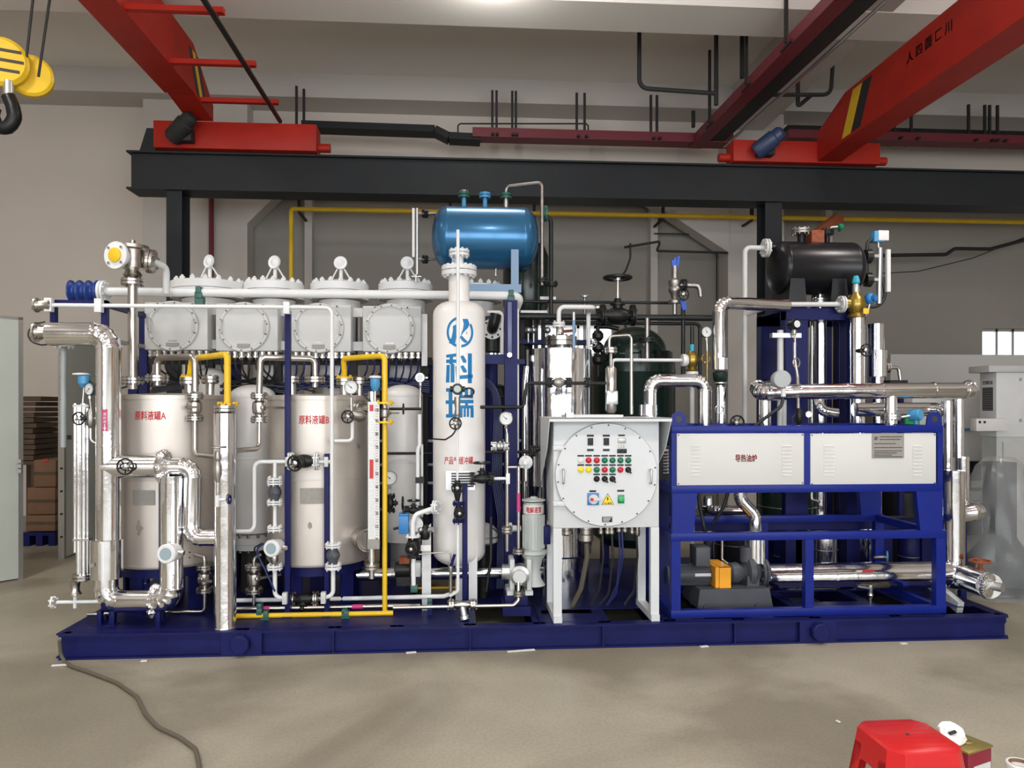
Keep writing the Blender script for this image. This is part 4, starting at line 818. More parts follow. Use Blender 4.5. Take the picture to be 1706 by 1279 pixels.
# level scale
t = Thing('level_scale', 'white magnetic level scale with red band and numbers right of tank B', 'level gauge'); Ys = .30; s = mp(Ys, 620)
a = W(613, 669, Ys); b = W(632, 914, Ys); t.part('scale_board', M_().box((a.x, Ys, b.z), (b.x, Ys+.02, a.z)), m_paper)
t.part('tube', M_().cyl(V((W(618, 650, Ys).x, Ys+.05, W(618, 652, Ys).z)), V((W(618, 650, Ys).x, Ys+.05, W(618, 945, Ys).z)), .026), m_clad)
t.part('end_block', M_().box((a.x-.002, Ys-.012, W(620, 914, Ys).z), (b.x+.002, Ys+.022, W(620, 898, Ys).z)), m_plate)
q = M_(); fx = W(616, 700, Ys).x; fx2 = W(622, 700, Ys).x
for i in range(64):
    z = W(616, 686+i*3.27, Ys).z
    q.box((fx, Ys-.004, z-.0022), (fx2, Ys+.001, z+.0022))
t.part('flap_column', q, m_alu, kind='stuff')
t.part('red_band', M_().box((fx, Ys-.007, W(616, 797, Ys).z), (fx2, Ys-.001, W(616, 765, Ys).z)), m_txtred)
q = M_(); tx = M_()
for i in range(0, 101, 2):
    z = W(620, 676+i*2.2, Ys).z; q.box((W(626 if i % 10 else 624.5, 700, Ys).x, Ys-.002, z-.001), (W(630, 700, Ys).x, Ys+.001, z+.001))
for i in range(11):
    g = fit(text_mb(str(100-10*i), .1, .01), .022 if i else .03, .024); tx.add(on_plane(g, W(628, 683+i*22-(4 if i else 0), Ys)).v, g.f)
t.part('scale_marks', q, m_txtblk, kind='stuff'); t.part('numerals', tx, m_txtred, kind='stuff')
t.part('tag', M_().box((fx, Ys-.004, W(616, 685, Ys).z), (fx2, Ys+.001, W(616, 674, Ys).z)), m_txtred)
flange(t, V((W(618, 650, Ys).x, Ys+.05, W(618, 945, Ys).z)), Z, .06, .016, m_steel, 4); t.part('drain_tee', M_().cyl(V((W(618, 650, Ys).x, Ys+.05, W(618, 948, Ys).z)), V((W(618, 650, Ys).x, Ys+.05, W(618, 966, Ys).z)), .022), m_steel); t.done()
t = Thing('blue_head_transmitter', 'blue-headed level transmitter with white lid above the level scale', 'transmitter', 'blue-headed level transmitters'); c = W(625, 637, Ys+.02)
t.part('head', M_().lathe(c, Z, [(.018, -.065), (.03, -.04), (.036, -.03), (.036, .025), (.03, .03)], 18), m_instr); t.part('lid', M_().lathe(c+Z*.03, Z, [(.03, 0), (.045, .004), (.045, .016), (.03, .022)], 18), m_white); t.part('stem', M_().cyl(c-Z*.06, V((c.x, c.y, W(625, 672, Ys).z)), .008), m_steel); t.part('cable', M_().tube([c-X*.03, c-X*.1+Z*.01, c-X*.09-Z*.09, c+V((-.03, 0, -.15))], .008, .05), m_cable); t.done()
# thing cluster right of the level scale
gauge('small white pressure gauge half behind the yellow downpipe', W(649, 796, .6), .058, (0, -1, 0), stem_to=W(649, 822, .6), needle=.7)
globe('black valve lying sideways with an upright wheel by the domed vessel', W(650, 838, .62), Z, X, .03, m_black, None, 'black iron globe valves', wr=.05, stem=1.2)
pipe('pair of tall white pipes between domed and lettered vessels', m_white, [(699, 690, .62), (699, 742, .62), (696, 748, .6), (696, 885, .6)], .016, .02, group='white pipes', extra=lambda t, P: [t.part('second_tube', M_().tube(R([(703, 740, .66), (703, 860, .66)]), .011), m_white), t.part('clamp', M_().box(W(692, 795, .58), W(707, 803, .66)), m_dark)])
transmitter('small transmitter with white display left of the lettered vessel', W(700, 629, .75), .04, (-.1, -1, 0), m_alu, m_gface, W(700, 680, .75))
pipe('dark pipe with a small wheel in front of the domed vessel', m_black, [(648, 681, .62), (702, 681, .62)], .011, group='black pipes', extra=lambda t, P: handwheel(t, W(672, 681, .58), X, .04))
pipe('white flange-ended pipe down into the control valve', m_white, [(726, 845, .3), (692, 857, .28), (688, 870, .28), (688, 893, .28)], .018, .05, fl=[(0, (1, -.35, 0), .055, m_white), (-1, Z, .056, m_white, False)], group='white pipes')
t = Thing('control_valve', 'black control valve with handwheel under a white bent pipe', 'valve', 'black iron globe valves'); c = W(689, 912, .28)
t.part('body', M_().lathe(c, Z, [(.05, -.075), (.04, -.05), (.055, -.02), (.055, .03), (.042, .05), (.052, .075)], 14), m_black); t.part('bonnet', M_().cyl(c, c+V((-.01, -.06, 0)), .03), m_black); handwheel(t, c+V((-.015, -.075, .0)), (-.1, -1, 0), .04); t.done()
pipe('white pipe from the control valve down to the deck clamp', m_white, [(689, 929, .28), (689, 985, .28)], .017, group='white pipes', clamps=[((690, 980, .28), (.05, .05, .05), m_teal)])
t = Thing('actuator_box', 'bright blue actuator box beside the white bent pipe', 'actuator'); c = W(673, 872, .32); t.part('housing', M_().box(c+V((-.036, -.05, -.072)), c+V((.036, .05, .065)), .004), m_actblue); t.part('lid', M_().box(c+V((-.038, -.052, .066)), c+V((.038, .052, .078)), .003), m_actblue); t.part('gland', M_().cyl(c+V((-.036, 0, -.03)), c+V((-.08, 0, -.04)), .01), m_black); t.part('screw_knob', M_().cyl(c+Z*.078, c+Z*.105, .012), m_black); t.done()
globe('black upright globe valve behind the white bent pipe', W(689, 850, .45), X, Z, .028, m_black, None, 'black iron globe valves', wr=.045, stem=.6)
t = Thing('side_nozzle_pad', 'round white bolted flange on the left side of the control valve', 'flange'); c = W(693, 873, .36); t.part('disc', M_().cyl(c, c+V((0, -.02, 0)), .055, n=20), m_white); t.part('bolt_ring', M_().bolts(c+V((0, -.024, 0)), (0, -1, 0), .042, 6, .007, .008), m_steel, kind='stuff'); t.done()
t = Thing('air_regulator', 'dark pneumatic regulator cluster with a cream tag near the control valve', 'regulator'); c = W(708, 885, .36); t.part('bowl', M_().lathe(c, Z, [(.03, -.06), (.04, -.04), (.04, .02), (.02, .05)], 12), m_black); t.part('gauge_stub', M_().cyl(c, c+V((.06, -.03, .02)), .02), m_alu); t.part('tag', M_().box(W(700, 908, .3), W(718, 917, .31)), m_cream); t.part('knob', M_().ball(c+V((-.03, -.04, .02)), .02), m_steel); t.done()
t = Thing('instrument_tube', 'thin steel tube arching from regulator to purple-handled valve', 'tube'); t.part('tube', M_().tube(R([(698, 923, .27), (745, 919, .25), (751, 922, .25), (752, 942, .25)], 0), .006, .02), m_steel); t.done()
t = Thing('small_pump', 'dark small pump with motor and rusty bracket near the deck', 'pump'); c = W(672, 948, .55); t.part('motor', M_().lathe(c, X, [(.03, -.07), (.062, -.06), (.062, .05), (.03, .06)], 18), m_black); t.part('head', M_().box(c+V((.06, -.05, -.06)), c+V((.14, .05, .06)), .01), m_motorw); t.part('bracket', M_().box(c+V((-.03, -.04, .05)), c+V((.05, .04, .1))), m_rust); t.part('foot', M_().box(c+V((-.05, -.05, -.12)), c+V((.15, .05, -.05))), m_black); t.done()
t = Thing('lever_valve', 'thin stainless valve with a purple lever at the vessel foot', 'valve', 'stainless ball valves'); c = W(751, 955, .25); t.part('body', M_().lathe(c, Z, [(.01, -.19), (.014, -.1), (.012, 0), (.02, .03), (.02, .07), (.01, .09)], 10), m_steel); t.part('lever', M_().bar(c+V((.0, -.03, .06)), c+V((.03, -.04, .15)), .022, .012), m_navy, 'purple lever grip'); t.done()
# ------------------------------------------------------------------ white lettered buffer vessel
Yv = .62; rv = 43.3*mp(Yv, 765); cv = W(765, 700, Yv); z0v = W(765, 948, Yv-rv*.7).z; zsh = W(765, 520, Yv-rv).z; zn = W(765, 497, Yv-rv).z; zf = W(765, 452, Yv).z; rn = 17.5*mp(Yv, 765)
t = Thing('buffer_vessel', 'tall white vessel with blue emblem and lettering on its front', 'pressure vessel')
hd = .115
pr = [(rv*sin(a*pi/16), hd*(1-cos(a*pi/16))) for a in range(9)]
L = zsh-z0v
pr += [(rv, L)]+[(rn+(rv-rn)*cos(a*pi/12), L+(zn-zsh)*sin(a*pi/12)) for a in range(1, 7)]+[(rn, zf-z0v-.04)]
b = t.part('shell', M_().lathe(V((cv.x, Yv, z0v)), Z, pr, 48), m_cream)
def wt(q, px, py, off=.0015): fa = face_ang(cv.x, Yv); return on_cyl(q, (cv.x, Yv), rv, W(px, py, Yv-rv).z, fa+(px-765)*mp(Yv-rv)/rv, off)
flange(t, V((cv.x, Yv, zf)), Z, 29.5*mp(Yv, 765), .035, m_white, 14)
t.part('neck_top', M_().lathe(V((cv.x, Yv, zf+.035)), Z, [(.05, 0), (.035, .03), (.035, .09), (.045, .10)], 16), m_white); flange(t, V((cv.x, Yv, zf+.145)), Z, .082, .022, m_white, 8)
s = mp(Yv-rv)
def strokes(L):                              # heavy block characters drawn stroke by stroke
    q = M_()
    for p in L:
        if not isinstance(p[0], tuple): x0, y0, x1, y1 = p; p = ((x0, y0), (x1, y0), (x1, y1), (x0, y1))
        q.add([V(((x/5.81+720-766.5)*s, -(y/5.81+500-640)*s, 0)) for x, y in p], [tuple(range(len(p)))])
    return q
ke = strokes([((132, 528), (243, 514), (243, 546), (132, 556)), (132, 574, 243, 608), (168, 540, 202, 620), ((136, 626), (170, 626), (166, 796), (128, 796)), (178, 618, 216, 796), ((224, 640), (256, 640), (256, 796), (236, 796)), ((272, 545), (300, 532), (330, 580), (330, 606), (300, 606)), ((272, 640), (300, 628), (334, 676), (334, 700), (300, 700)), ((266, 728), (398, 716), (398, 752), (266, 764)), (346, 514, 388, 802)])
rui = strokes([(130, 850, 232, 884), (126, 968, 222, 1002), (130, 1100, 236, 1134), (158, 884, 196, 1100), (262, 850, 292, 940), (316, 842, 348, 925), (372, 850, 402, 940), (262, 920, 402, 948), (262, 962, 406, 996), (318, 996, 348, 1020), (266, 1016, 406, 1046), (266, 1046, 294, 1134), (304, 1046, 326, 1128), (336, 1046, 358, 1128), (374, 1046, 408, 1134)])
t.part('lettering', wt(ke, 766.5, 640), m_txtblue, 'large blue painted characters', b, 'stuff'); t.part('lettering', wt(rui, 766.5, 640), m_txtblue, None, b, 'stuff')
t.part('lettering', wt(fit(text_mb('产品气缓冲罐', .1, .010), 50*s, 13*s), 764, 767), m_txtred, 'red painted characters', b, 'stuff')
e = M_(); R0 = 23*s; R1 = 19*s
def arc(q, a0, a1, n=20):
    vs = []
    for i in range(n+1):
        a = radians(a0+(a1-a0)*i/n); vs += [V((cos(a)*R0, sin(a)*R0*1.12, 0)), V((cos(a)*R1, sin(a)*R1*1.12, 0))]
    q.add(vs, [(2*i, 2*i+1, 2*i+3, 2*i+2) for i in range(n)])
arc(e, 105, 262); arc(e, 275, 395)
def blade(q, L_, R_):
    n = len(L_); q.add([V((x*s, y*s, 0)) for x, y in L_]+[V((x*s, y*s, 0)) for x, y in R_], [(i, i+1, n+i+1, n+i) for i in range(n-1)])
blade(e, [(4, 22), (6, 14), (5, 6), (2, -2), (0, -10), (-3, -23)], [(13, 22), (16, 14), (13, 7), (7, 1), (3, -4), (-1, -12)])
blade(e, [(-12, 10), (-12, 2), (-14, -8), (-19, -18)], [(-6, 13), (-5, 4), (-6, -8), (-9, -22)])
blade(e, [(-1, -8), (3, -14), (8, -18)], [(3, -6), (9, -12), (13, -16)]); blade(e, [(10.2, -1), (11, -4)], [(11.8, -1), (11, -4.01)]); blade(e, [(11, 2), (10.3, -1)], [(11.01, 2), (11.7, -1)])
t.part('emblem', wt(e, 766.5, 553), m_txtblue, None, b, 'stuff')
np_ = W(767, 800, Yv-rv-.03); pp = t.part('name_plate', M_().box(np_+V((-24*s, -.004, -16*s)), np_+V((24*s, .004, 16*s))), m_alu)
q = M_()
for i in range(6): q.box(np_+V((-15*s, -.007, (10-4.2*i)*s)), np_+V((22*s, -.003, (12.5-4.2*i)*s)))
t.part('plate_grid', q, m_txtblk, None, pp, 'stuff'); t.part('plate_bracket', M_().box(np_+V((-.02, 0, -.06)), np_+V((.02, .06, .06))), m_cream)
for px0, px1, ty, top in ((703, 718, 872, .045), (781, 795, 897, .03)):
    a = W(px0, ty, Yv-rv*.75); c2 = W(px1, ty, Yv-rv*.75); t.part('leg', M_().prism([(0, ZD), (c2.x-a.x, ZD), (c2.x-a.x, a.z), (0, a.z+(-.07 if px0 == 703 else .07))], V((a.x, Yv-rv*.75, 0)), X, Z, V((0, .015, 0))), m_white)
t.part('leg', M_().box((cv.x-.03, Yv+rv*.6, ZD), (cv.x+.03, Yv+rv*.62, z0v+.3)), m_white)
q = V((cv.x-rv*.9, Yv-.1, W(728, 845, Yv).z)); t.part('side_neck', M_().cyl(q, q+V((-.06, -.12, 0)), .025), m_white); t.done()
# instruments in front of the lettered vessel
Yq = .17
pipe('thin white pipe rising in front of the lettered vessel above its flange', m_white, [(763, 383, Yq), (763, 640, Yq)], .013, group='white pipes')
t = Thing('transmitter', 'dark green transmitter with pale display in front of the big lettering', 'transmitter', 'instrument transmitters'); c = W(762, 648, Yq)
p = t.part('housing', M_().lathe(c, (0, -1, 0), [(.035, -.05), (.042, -.04), (.042, .02), (.036, .03)], 18).cyl(c-X*.055, c+X*.055, .022), m_dpipe); t.part('display', M_().cyl(c+V((0, -.03, 0)), c+V((0, -.036, 0)), .026), mat('pale_green_lens', (.30, .38, .33), .2), parent=p); t.part('neck', M_().lathe(W(762, 695, Yq), Z, [(.014, 0), (.024, .03), (.018, .06), (.026, .12), (.022, .15)], 12), m_dull)
t.part('cable', M_().tube([c+X*.05, c+V((.1, -.02, .01)), c+V((.13, 0, -.02)), c+V((.10, 0, -.05)), c+V((.05, 0, -.05))], .007, .03), m_cable); t.done()
t = Thing('hand_valve', 'black star handwheel below the green transmitter on lettered vessel', 'valve', 'handwheel valves'); c = W(761, 705, Yq); t.part('body', M_().cyl(c-Z*.04, c+Z*.05, .022), m_dull); handwheel(t, c+V((-.01, -.06, 0)), (-.1, -1, 0), .042); t.part('stem', M_().cyl(c, c+V((-.01, -.06, 0)), .01), m_steel); t.done()
pipe('thin white pipe hanging below the star handwheel on lettered vessel', m_white, [(762, 715, Yq), (762, 800, Yq)], .009, group='white pipes'); pipe('black instrument cable curving across the white lettered vessel', m_cable, [(722, 731, .4), (742, 730, .25), (755, 724, .19), (760, 714, .18)], .006, .06, name='instrument_cable', cat='cable')
t = Thing('hand_valve', 'black spoked handwheel over the name plate of lettered vessel', 'valve', 'handwheel valves'); c = W(762, 812, Yq+.02); t.part('body', M_().lathe(c, Z, [(.016, -.1), (.028, -.04), (.03, .02), (.016, .06)], 12), m_black); handwheel(t, c+V((0, -.05, 0)), (-.1, -1, 0), .04); t.done()
globe('navy and black gate valve with spoked wheel at the right foot of the lettered vessel', W(764, 853, Yq+.02), Z, (.1, -1, 0), .034, m_black, m_navy, 'black iron globe valves', wr=.04, stem=.3)
pipe('white pipe dropping from the gate valve and bending left at deck', m_white, [(763, 872, Yq+.02), (763, 985, Yq+.02), (750, 992, .22)], .012, .03, group='white pipes')

for lb, px, w_, y0 in (('added dark vessel deepening the shade between the domed and the lettered vessel', 712, 46, 600), ('added dark vessel deepening the shade right of the lettered vessel', 826, 52, 640), ('added dark vessel deepening the shade between tank A and tank B', 440, 60, 690)):  # dark cylinders added to deepen the shade in the gaps
    Yd = 2.0; r = w_/2*mp(Yd, px); k = W(px, y0, Yd); t = Thing('dark_fill_vessel', lb, 'pressure vessel', 'dark vessels added to deepen shade behind the skid'); t.part('shell', M_().lathe(V((k.x, Yd, ZD)), Z, [(r*.8, 0), (r, .1), (r, k.z-ZD-.1), (r*.7, k.z-ZD-.02), (.05, k.z-ZD)], 28), m_dpipe); t.part('band', M_().torus(V((k.x, Yd, 1.0)), Z, r, .012), m_black); t.done()
t = Thing('rear_pipe_rack', 'navy rear rack with pale horizontal pipes behind the vessels', 'rack'); x0, x1 = W(215, 700, 1.78).x, W(868, 700, 1.78).x
for px in (222, 393, 640, 722, 866): x = W(px, 700, 1.82).x; t.part('upright', M_().box((x-.04, 1.80, ZD), (x+.04, 1.86, W(px, 600, 1.8).z)), m_navy)
for py in (660, 735, 775, 806, 850, 905): z = W(500, py, 1.78).z; t.part('pipe', M_().cyl((x0, 1.78, z), (x1, 1.78, z), .014, n=8), m_white if py not in (660, 905) else m_dpipe)
for px in (402, 412, 424, 706, 806, 815, 833): k = W(px, 870, 1.7); t.part('valve', M_().lathe(k, Z, [(.02, -.1), (.045, -.05), (.05, 0), (.045, .05), (.02, .1)], 10), m_dull); t.part('riser', M_().cyl(k+Z*.1, k+Z*.75, .013, n=8), m_black)
t.done()
# ------------------------------------------------------------------ between the lettered vessel and the cabinet
Yg = .24
globe('black globe valve with an upright wheel at right of the lettered vessel', W(803, 797, Yg), X, Z, .038, m_black, m_black, 'black iron globe valves', wr=.062, stem=1.0)
pipe('white stub pipe from the upright-wheel valve to the gauge pipe', m_white, [(823, 797, Yg), (846, 797, Yg)], .012, group='white pipes', clamps=[((846, 797, Yg), (.03, .04, .08), m_white)])
pipe('thin vertical pipe carrying the round gauge right of lettered vessel', m_steel, [(845, 722, Yg), (845, 918, Yg)], .012, group='stainless pipes')
gauge('round silver pressure gauge in front of the navy column', W(843, 697, Yg-.02), .052, (-.02, -1, .02), stem_to=W(845, 725, Yg-.02), needle=.7)
ballvalve('small bright ball valve beside the gauge pipe in front of the navy column', W(833, 743, Yg), X, .026, m_alu, 'stainless ball valves', lever=(0, -.6, .8))
t = Thing('pipe_union', 'steel pipe union on the lower gauge pipe', 'pipe joint'); c = W(845, 882, Yg); flange(t, c, Z, .04, .014, m_steel, 6); t.part('nut', M_().cyl(c-Z*.03, c+Z*.03, .022, n=6), m_steel); t.done()
pipe('steel riser with a pink sticker in front of the red-lettered motor', m_steel, [(864, 777, .2), (864, 915, .2)], .013, fl=[((864, 918, .2), Z, .045, m_steel)], group='stainless pipes', extra=lambda t, P: t.part('flow_sticker', M_().cyl(W(864, 821, .2), W(864, 852, .2), .0145, n=12), m_magenta))
pipe('thin steel pipe from gauge pipe across to the white round flange', m_steel, [(846, 778, .22), (872, 777, .22)], .010, group='stainless pipes')
t = Thing('bonnet_flange', 'white round bolted flange left of the cabinet, above the motor', 'flange'); c = W(876, 770, .26); t.part('disc', M_().lathe(c, (-.15, -1, 0), [(.05, -.03), (.052, .0), (.03, .02), (.012, .04)], 20), m_white); t.part('bolt_ring', M_().bolts(c+V((0, -.004, 0)), (-.15, -1, 0), .038, 4, .009, .014), m_dull, kind='stuff'); t.part('neck', M_().cyl(c-V((0, -.06, 0)), c, .025).cyl(c-Z*.05, c-Z*.14, .014), m_steel); t.done()
# structural navy column and channel
t = Thing('navy_column', 'thick navy steel column right of the lettered vessel', 'column'); a = W(841, 610, .62); b = W(862, 610, .62)
t.part('upright', M_().box((a.x, .62, ZD), (b.x, .72, W(850, 500, .62).z)), m_navy); t.part('channel', M_().box((a.x+.02, .58, W(850, 593, .58).z), (a.x+.055, .62, W(850, 503, .58).z), .004), mat('channel_lilac_navy', (.09, .10, .20), .35)); t.part('bolt', M_().cyl(W(849, 591, .56), W(849, 591, .62), .022, n=6), m_alu)
t.part('arm', M_().box((W(805, 600, .64).x, .64, W(820, 606, .64).z), (a.x, .7, W(820, 590, .64).z)), m_navy); t.part('short_arm', M_().box((b.x, .64, W(870, 606, .64).z), (W(874, 600, .64).x, .7, W(870, 598, .64).z)), m_navy); t.done()
pipe('pale tall pipe just right of the navy column', m_white, [(862, 515, .75), (862, 762, .75)], .014, group='white pipes')
pipe('pale pipe with a flange elbow right behind the lettered vessel', m_cream, [(812, 520, 1.0), (836, 522, 1.0), (836, 590, 1.0)], .016, .03, group='white pipes')
t = Thing('ring_flange', 'white ring flange with dark bore right of the lettered vessel top', 'flange'); c = W(820, 548, 1.0); t.part('ring', M_().lathe(c, (0, -1, 0), [(.05, -.01), (.088, -.01), (.088, .012), (.05, .012)], 24), m_white); t.part('elbow', M_().tube([c+V((0, .05, 0)), c+V((0, -.06, .0)), c+V((.03, -.06, .12))], .048, .05), m_black); t.part('bolt_ring', M_().bolts(c+V((0, .0, 0)), (0, -1, 0), .07, 8, .011, .014), m_txtblk, kind='stuff'); t.done()
t = Thing('dark_canister', 'black canister with a bright band behind the ring flange', 'vessel'); c = W(818, 600, 1.15); t.part('body', M_().lathe(c, Z, [(.12, 0), (.12, .06), (.13, .07), (.13, .33), (.06, .38)], 24), m_black); t.part('band', M_().cyl(c+Z*.01, c+Z*.055, .123, n=24), m_clad); t.part('support', M_().cyl(V((c.x, c.y, ZD)), c, .06), m_navy); t.done()
t = Thing('navy_cable_hank', 'navy cables hanging in a curve right of the lettered vessel', 'cables')
for k in range(6): t.part('cable', M_().tube([W(797, 628+k*2, .9+.01*k), W(818, 632+k*3, .88+.01*k), W(832-k*2, 660, .88+.01*k), W(836-k*2.5, 700, .9+.01*k), W(835-k*3, 800, .9), W(845-k*3, 860, .9), W(838-k*2, 980, .9)], .009, .15, 6, 3), m_cablue)
t.done()
Yk = .5
pipe('black pipe stepping up in front of the bright silver cylinder', m_black, [(800, 678, Yk), (872, 678, Yk), (878, 638, Yk), (900, 637, Yk), (1010, 637, Yk)], .0135, .03, group='black pipes')
for lb, px in (('black flange pair on pipe in front of silver cylinder, left side', 916), ('black flange pair on pipe in front of silver cylinder, right side', 947), ('black flange pair on pipe near the small grey cylinder', 978)):
    t = Thing('black_flange', lb, 'flange', 'black flange pairs'); flange(t, W(px, 637, Yk), X, .042, .012, m_black, 8); t.part('hub', M_().cyl(W(px, 637, Yk)-X*.03, W(px, 637, Yk)+X*.03, .022), m_black); t.done()
one('line_valve', 'grey round valve body between the two black flange pairs', 'valve', M_().lathe(W(931, 637, Yk), X, [(.02, -.05), (.04, -.02), (.043, 0), (.04, .02), (.02, .05)], 16), m_dull)
pipe('black pipe low behind the gauge pipe', m_black, [(796, 753, .7), (882, 753, .7)], .012, group='black pipes')
# the vertical motor pump
t = Thing('vertical_motor_pump', 'pale grey vertical motor with red lettering driving a pump', 'pump'); Ym = .42; c = W(889, 918, Ym); rm = 17*mp(Ym, 889); zt_ = W(889, 836, Ym).z
p = t.part('motor', M_().lathe(V((c.x, Ym, c.z)), Z, [(rm*.7, -.02), (rm*1.3, -.015), (rm*1.3, .01), (rm*.92, .02), (rm*.92, zt_-c.z-.09), (rm*1.02, zt_-c.z-.085), (rm*1.02, zt_-c.z-.03), (rm*.8, zt_-c.z)], 28), m_motorw)
q = M_()
for i in range(20):
    a = 2*pi*i/20; d = V((cos(a), sin(a), 0)); q.bar(V((c.x, Ym, c.z+.03))+d*rm*.98, V((c.x, Ym, zt_-.1))+d*rm*.98, .02, .005, d)
t.part('cooling_fins', q, m_motorw, kind='stuff', parent=p)
t.part('rain_cap', M_().lathe(V((c.x, Ym, zt_+.012)), Z, [(rm*1.15, 0), (rm*1.15, .008), (rm*.4, .02), (rm*.3, .03)], 24), m_motorw); t.part('label_band', M_().cyl((c.x, Ym, zt_-.083), (c.x, Ym, zt_-.02), rm*1.025, n=28), m_cream, parent=p)
t.part('lettering', on_cyl(fit(text_mb('电解液泵', .1, .015), .125, .05), (c.x, Ym), rm*1.03, zt_-.052, face_ang(c.x, Ym)+.05), m_txtred, None, p, 'stuff')
t.part('terminal_box', M_().box((c.x+rm*.95, Ym-.05, c.z+.06), (c.x+rm*1.6, Ym+.05, c.z+.2), .006), m_navy)
t.part('neck', M_().lathe(V((c.x, Ym, c.z-.26)), Z, [(.09, 0), (.06, .05), (.05, .12), (.07, .2), (.1, .24)], 20), m_motorw)
t.part('pump_head', M_().lathe(W(866, 958, .3), (-.1, -1, 0), [(.06, -.16), (.075, -.1), (.075, .02), (.05, .03), (.05, .06)], 20), m_alu)
for px in (849, 877): a = W(px, 930, .34); b = W(px+8, 990, .34); t.part('frame_plate', M_().box((a.x, .3, b.z), (b.x, .5, a.z), .008), m_motorw)
for px in (849, 879): a = W(px, 988, .28); t.part('foot', M_().box((a.x-.02, .26, a.z-.012), (a.x+.04, .5, a.z+.02)), m_motorw)
t.part('fan_side', M_().cyl(W(836, 952, .38), W(850, 952, .38), .06, n=16), m_alu); t.part('side_flange', M_().lathe(W(846, 880, .34), X, [(.02, 0), (.045, .005), (.045, .03), (.025, .035), (.02, .1)], 14), m_motorw)
t.done()
t = Thing('pump_stand', 'navy box stand under the vertical motor pump', 'stand'); a = W(842, 992, .26); b = W(880, 1030, .26); t.part('box', M_().box((a.x, .3, ZD), (b.x, .62, a.z), .004), m_navy); t.part('shelf', M_().box((a.x-.02, .26, ZD), (b.x+.02, .62, ZD+.07)), m_navy); t.done()
pipe('steel suction pipe from the strainer valve up into the pump head', m_steel, [(655, 1012, .2), (856, 1006, .2), (864, 1000, .22), (864, 970, .24)], .015, .035, fl=[((864, 988, .23), Z, .042, m_steel)], group='stainless pipes')
t = Thing('strainer_valve', 'bright Y-strainer between flanges low in front of the pump', 'valve'); c = W(770, 1007, .2); t.part('body', M_().lathe(c, X, [(.02, -.07), (.03, -.03), (.03, .03), (.02, .07)], 12), m_steel); d = V((.2, -.3, -1)).normalized(); t.part('leg', M_().lathe(c, d, [(.026, 0), (.026, .08), (.036, .085), (.036, .11)], 12), m_alu)
flange(t, c-X*.08, X, .045, .014, m_steel, 4); flange(t, c+X*.08, X, .045, .014, m_steel, 4); t.done()
t = Thing('small_vessel', 'grey domed canister with hoses behind the right of the lettered vessel', 'vessel'); c = W(806, 905, .85); t.part('body', M_().lathe(c, Z, [(.09, 0), (.12, .02), (.12, .1), (.08, .15), (.03, .17)], 20), m_boxgrey); t.part('band', M_().torus(c+Z*.06, Z, .121, .006), m_dull); t.part('hose', M_().tube([c+V((.05, -.05, .14)), c+V((.12, -.06, .1)), c+V((.18, -.05, .14))], .01, .03), m_cable); t.part('support', M_().cyl(V((c.x, c.y, ZD)), c, .05), m_black); t.done()
pipe('dark hose pair dropping behind the navy post to the deck', m_cable, [(818, 860, .6), (818, 930, .6), (810, 985, .6)], .012, .05, name='hose', cat='hose')
# ------------------------------------------------------------------ blue horizontal tank
def htank(lb, px0, px1, py0, py1, Y, m, nm, head=.24):
    a = W(px0, (py0+py1)/2, Y); b = W(px1, (py0+py1)/2, Y); r = (py1-py0)/2*mp(Y, (px0+px1)/2); zc = (a.z+b.z)/2; L = b.x-a.x; hd = r*head*2
    t = Thing(nm, lb, 'tank'); n = 8
    pr = [(r*sin(pi/2*i/n), hd*(1-cos(pi/2*i/n))) for i in range(n+1)]+[(r*1.004, hd+.004), (r*1.004, hd+.014), (r, hd+.016)]
    pr += [(r, L-hd-.016), (r*1.004, L-hd-.014), (r*1.004, L-hd-.004)]+[(r*cos(pi/2*i/n), L-hd+hd*sin(pi/2*i/n)) for i in range(n+1)]
    t.part('shell', M_().lathe(V((a.x, Y, zc)), X, pr, 48), m); return t, V((a.x, Y, zc)), L, r
Yt_ = 1.75
t, o, L, r = htank('metallic blue horizontal tank high above the lettered vessel', 719, 897, 346, 448, Yt_, m_btank, 'blue_tank')
for px, m_ in ((773, m_instr), (808, m_instr), (843, m_teal)):
    k = V((W(px, 345, Yt_).x, Yt_, o.z+r)); p = t.part('top_nozzle', M_().cyl(k-Z*.02, k+Z*.1, .022), m_instr if px != 843 else m_alu); t.part('flange', M_().cyl(k+Z*.09, k+Z*.112, .055, n=18).cyl(k+Z*.118, k+Z*.14, .055, n=18), m_ if px == 808 else m_teal, parent=p); t.part('bolt_ring', M_().bolts(k+Z*.078, Z, .045, 6, .006, .075), m_black, kind='stuff', parent=p)
    if px == 773: t.part('cap', M_().lathe(k+Z*.14, Z, [(.05, 0), (.04, .018), (0, .024)], 16), m_alu, parent=p)
for px in (759, 858):
    k = W(px, 430, Yt_-r*.9); t.part('saddle', M_().box((k.x-.035, Yt_-r*.85, W(px, 492, Yt_-r).z), (k.x+.035, Yt_-r*.72, W(px, 408, Yt_-r).z)), m_ltblue); t.part('saddle_back', M_().box((k.x-.03, Yt_+r*.6, W(px, 492, Yt_-r).z), (k.x+.03, Yt_+r*.7, o.z-.1)), m_ltblue)
    t.part('support_leg', M_().box((k.x-.035, Yt_-.2, ZD), (k.x+.035, Yt_+.0, W(px, 492, Yt_-r).z)), m_navy)
a = W(826, 484, Yt_-r*.8); b = W(868, 478, Yt_-r*.8); t.part('base_beam', M_().box((W(750, 484, Yt_).x, Yt_-r*.9, a.z-.02), (b.x, Yt_-r*.6, b.z+.02)), m_ltblue)
flange(t, V((o.x+L+.05, Yt_-.05, W(897, 358, Yt_).z)), X, .075, .02, m_teal, 8)
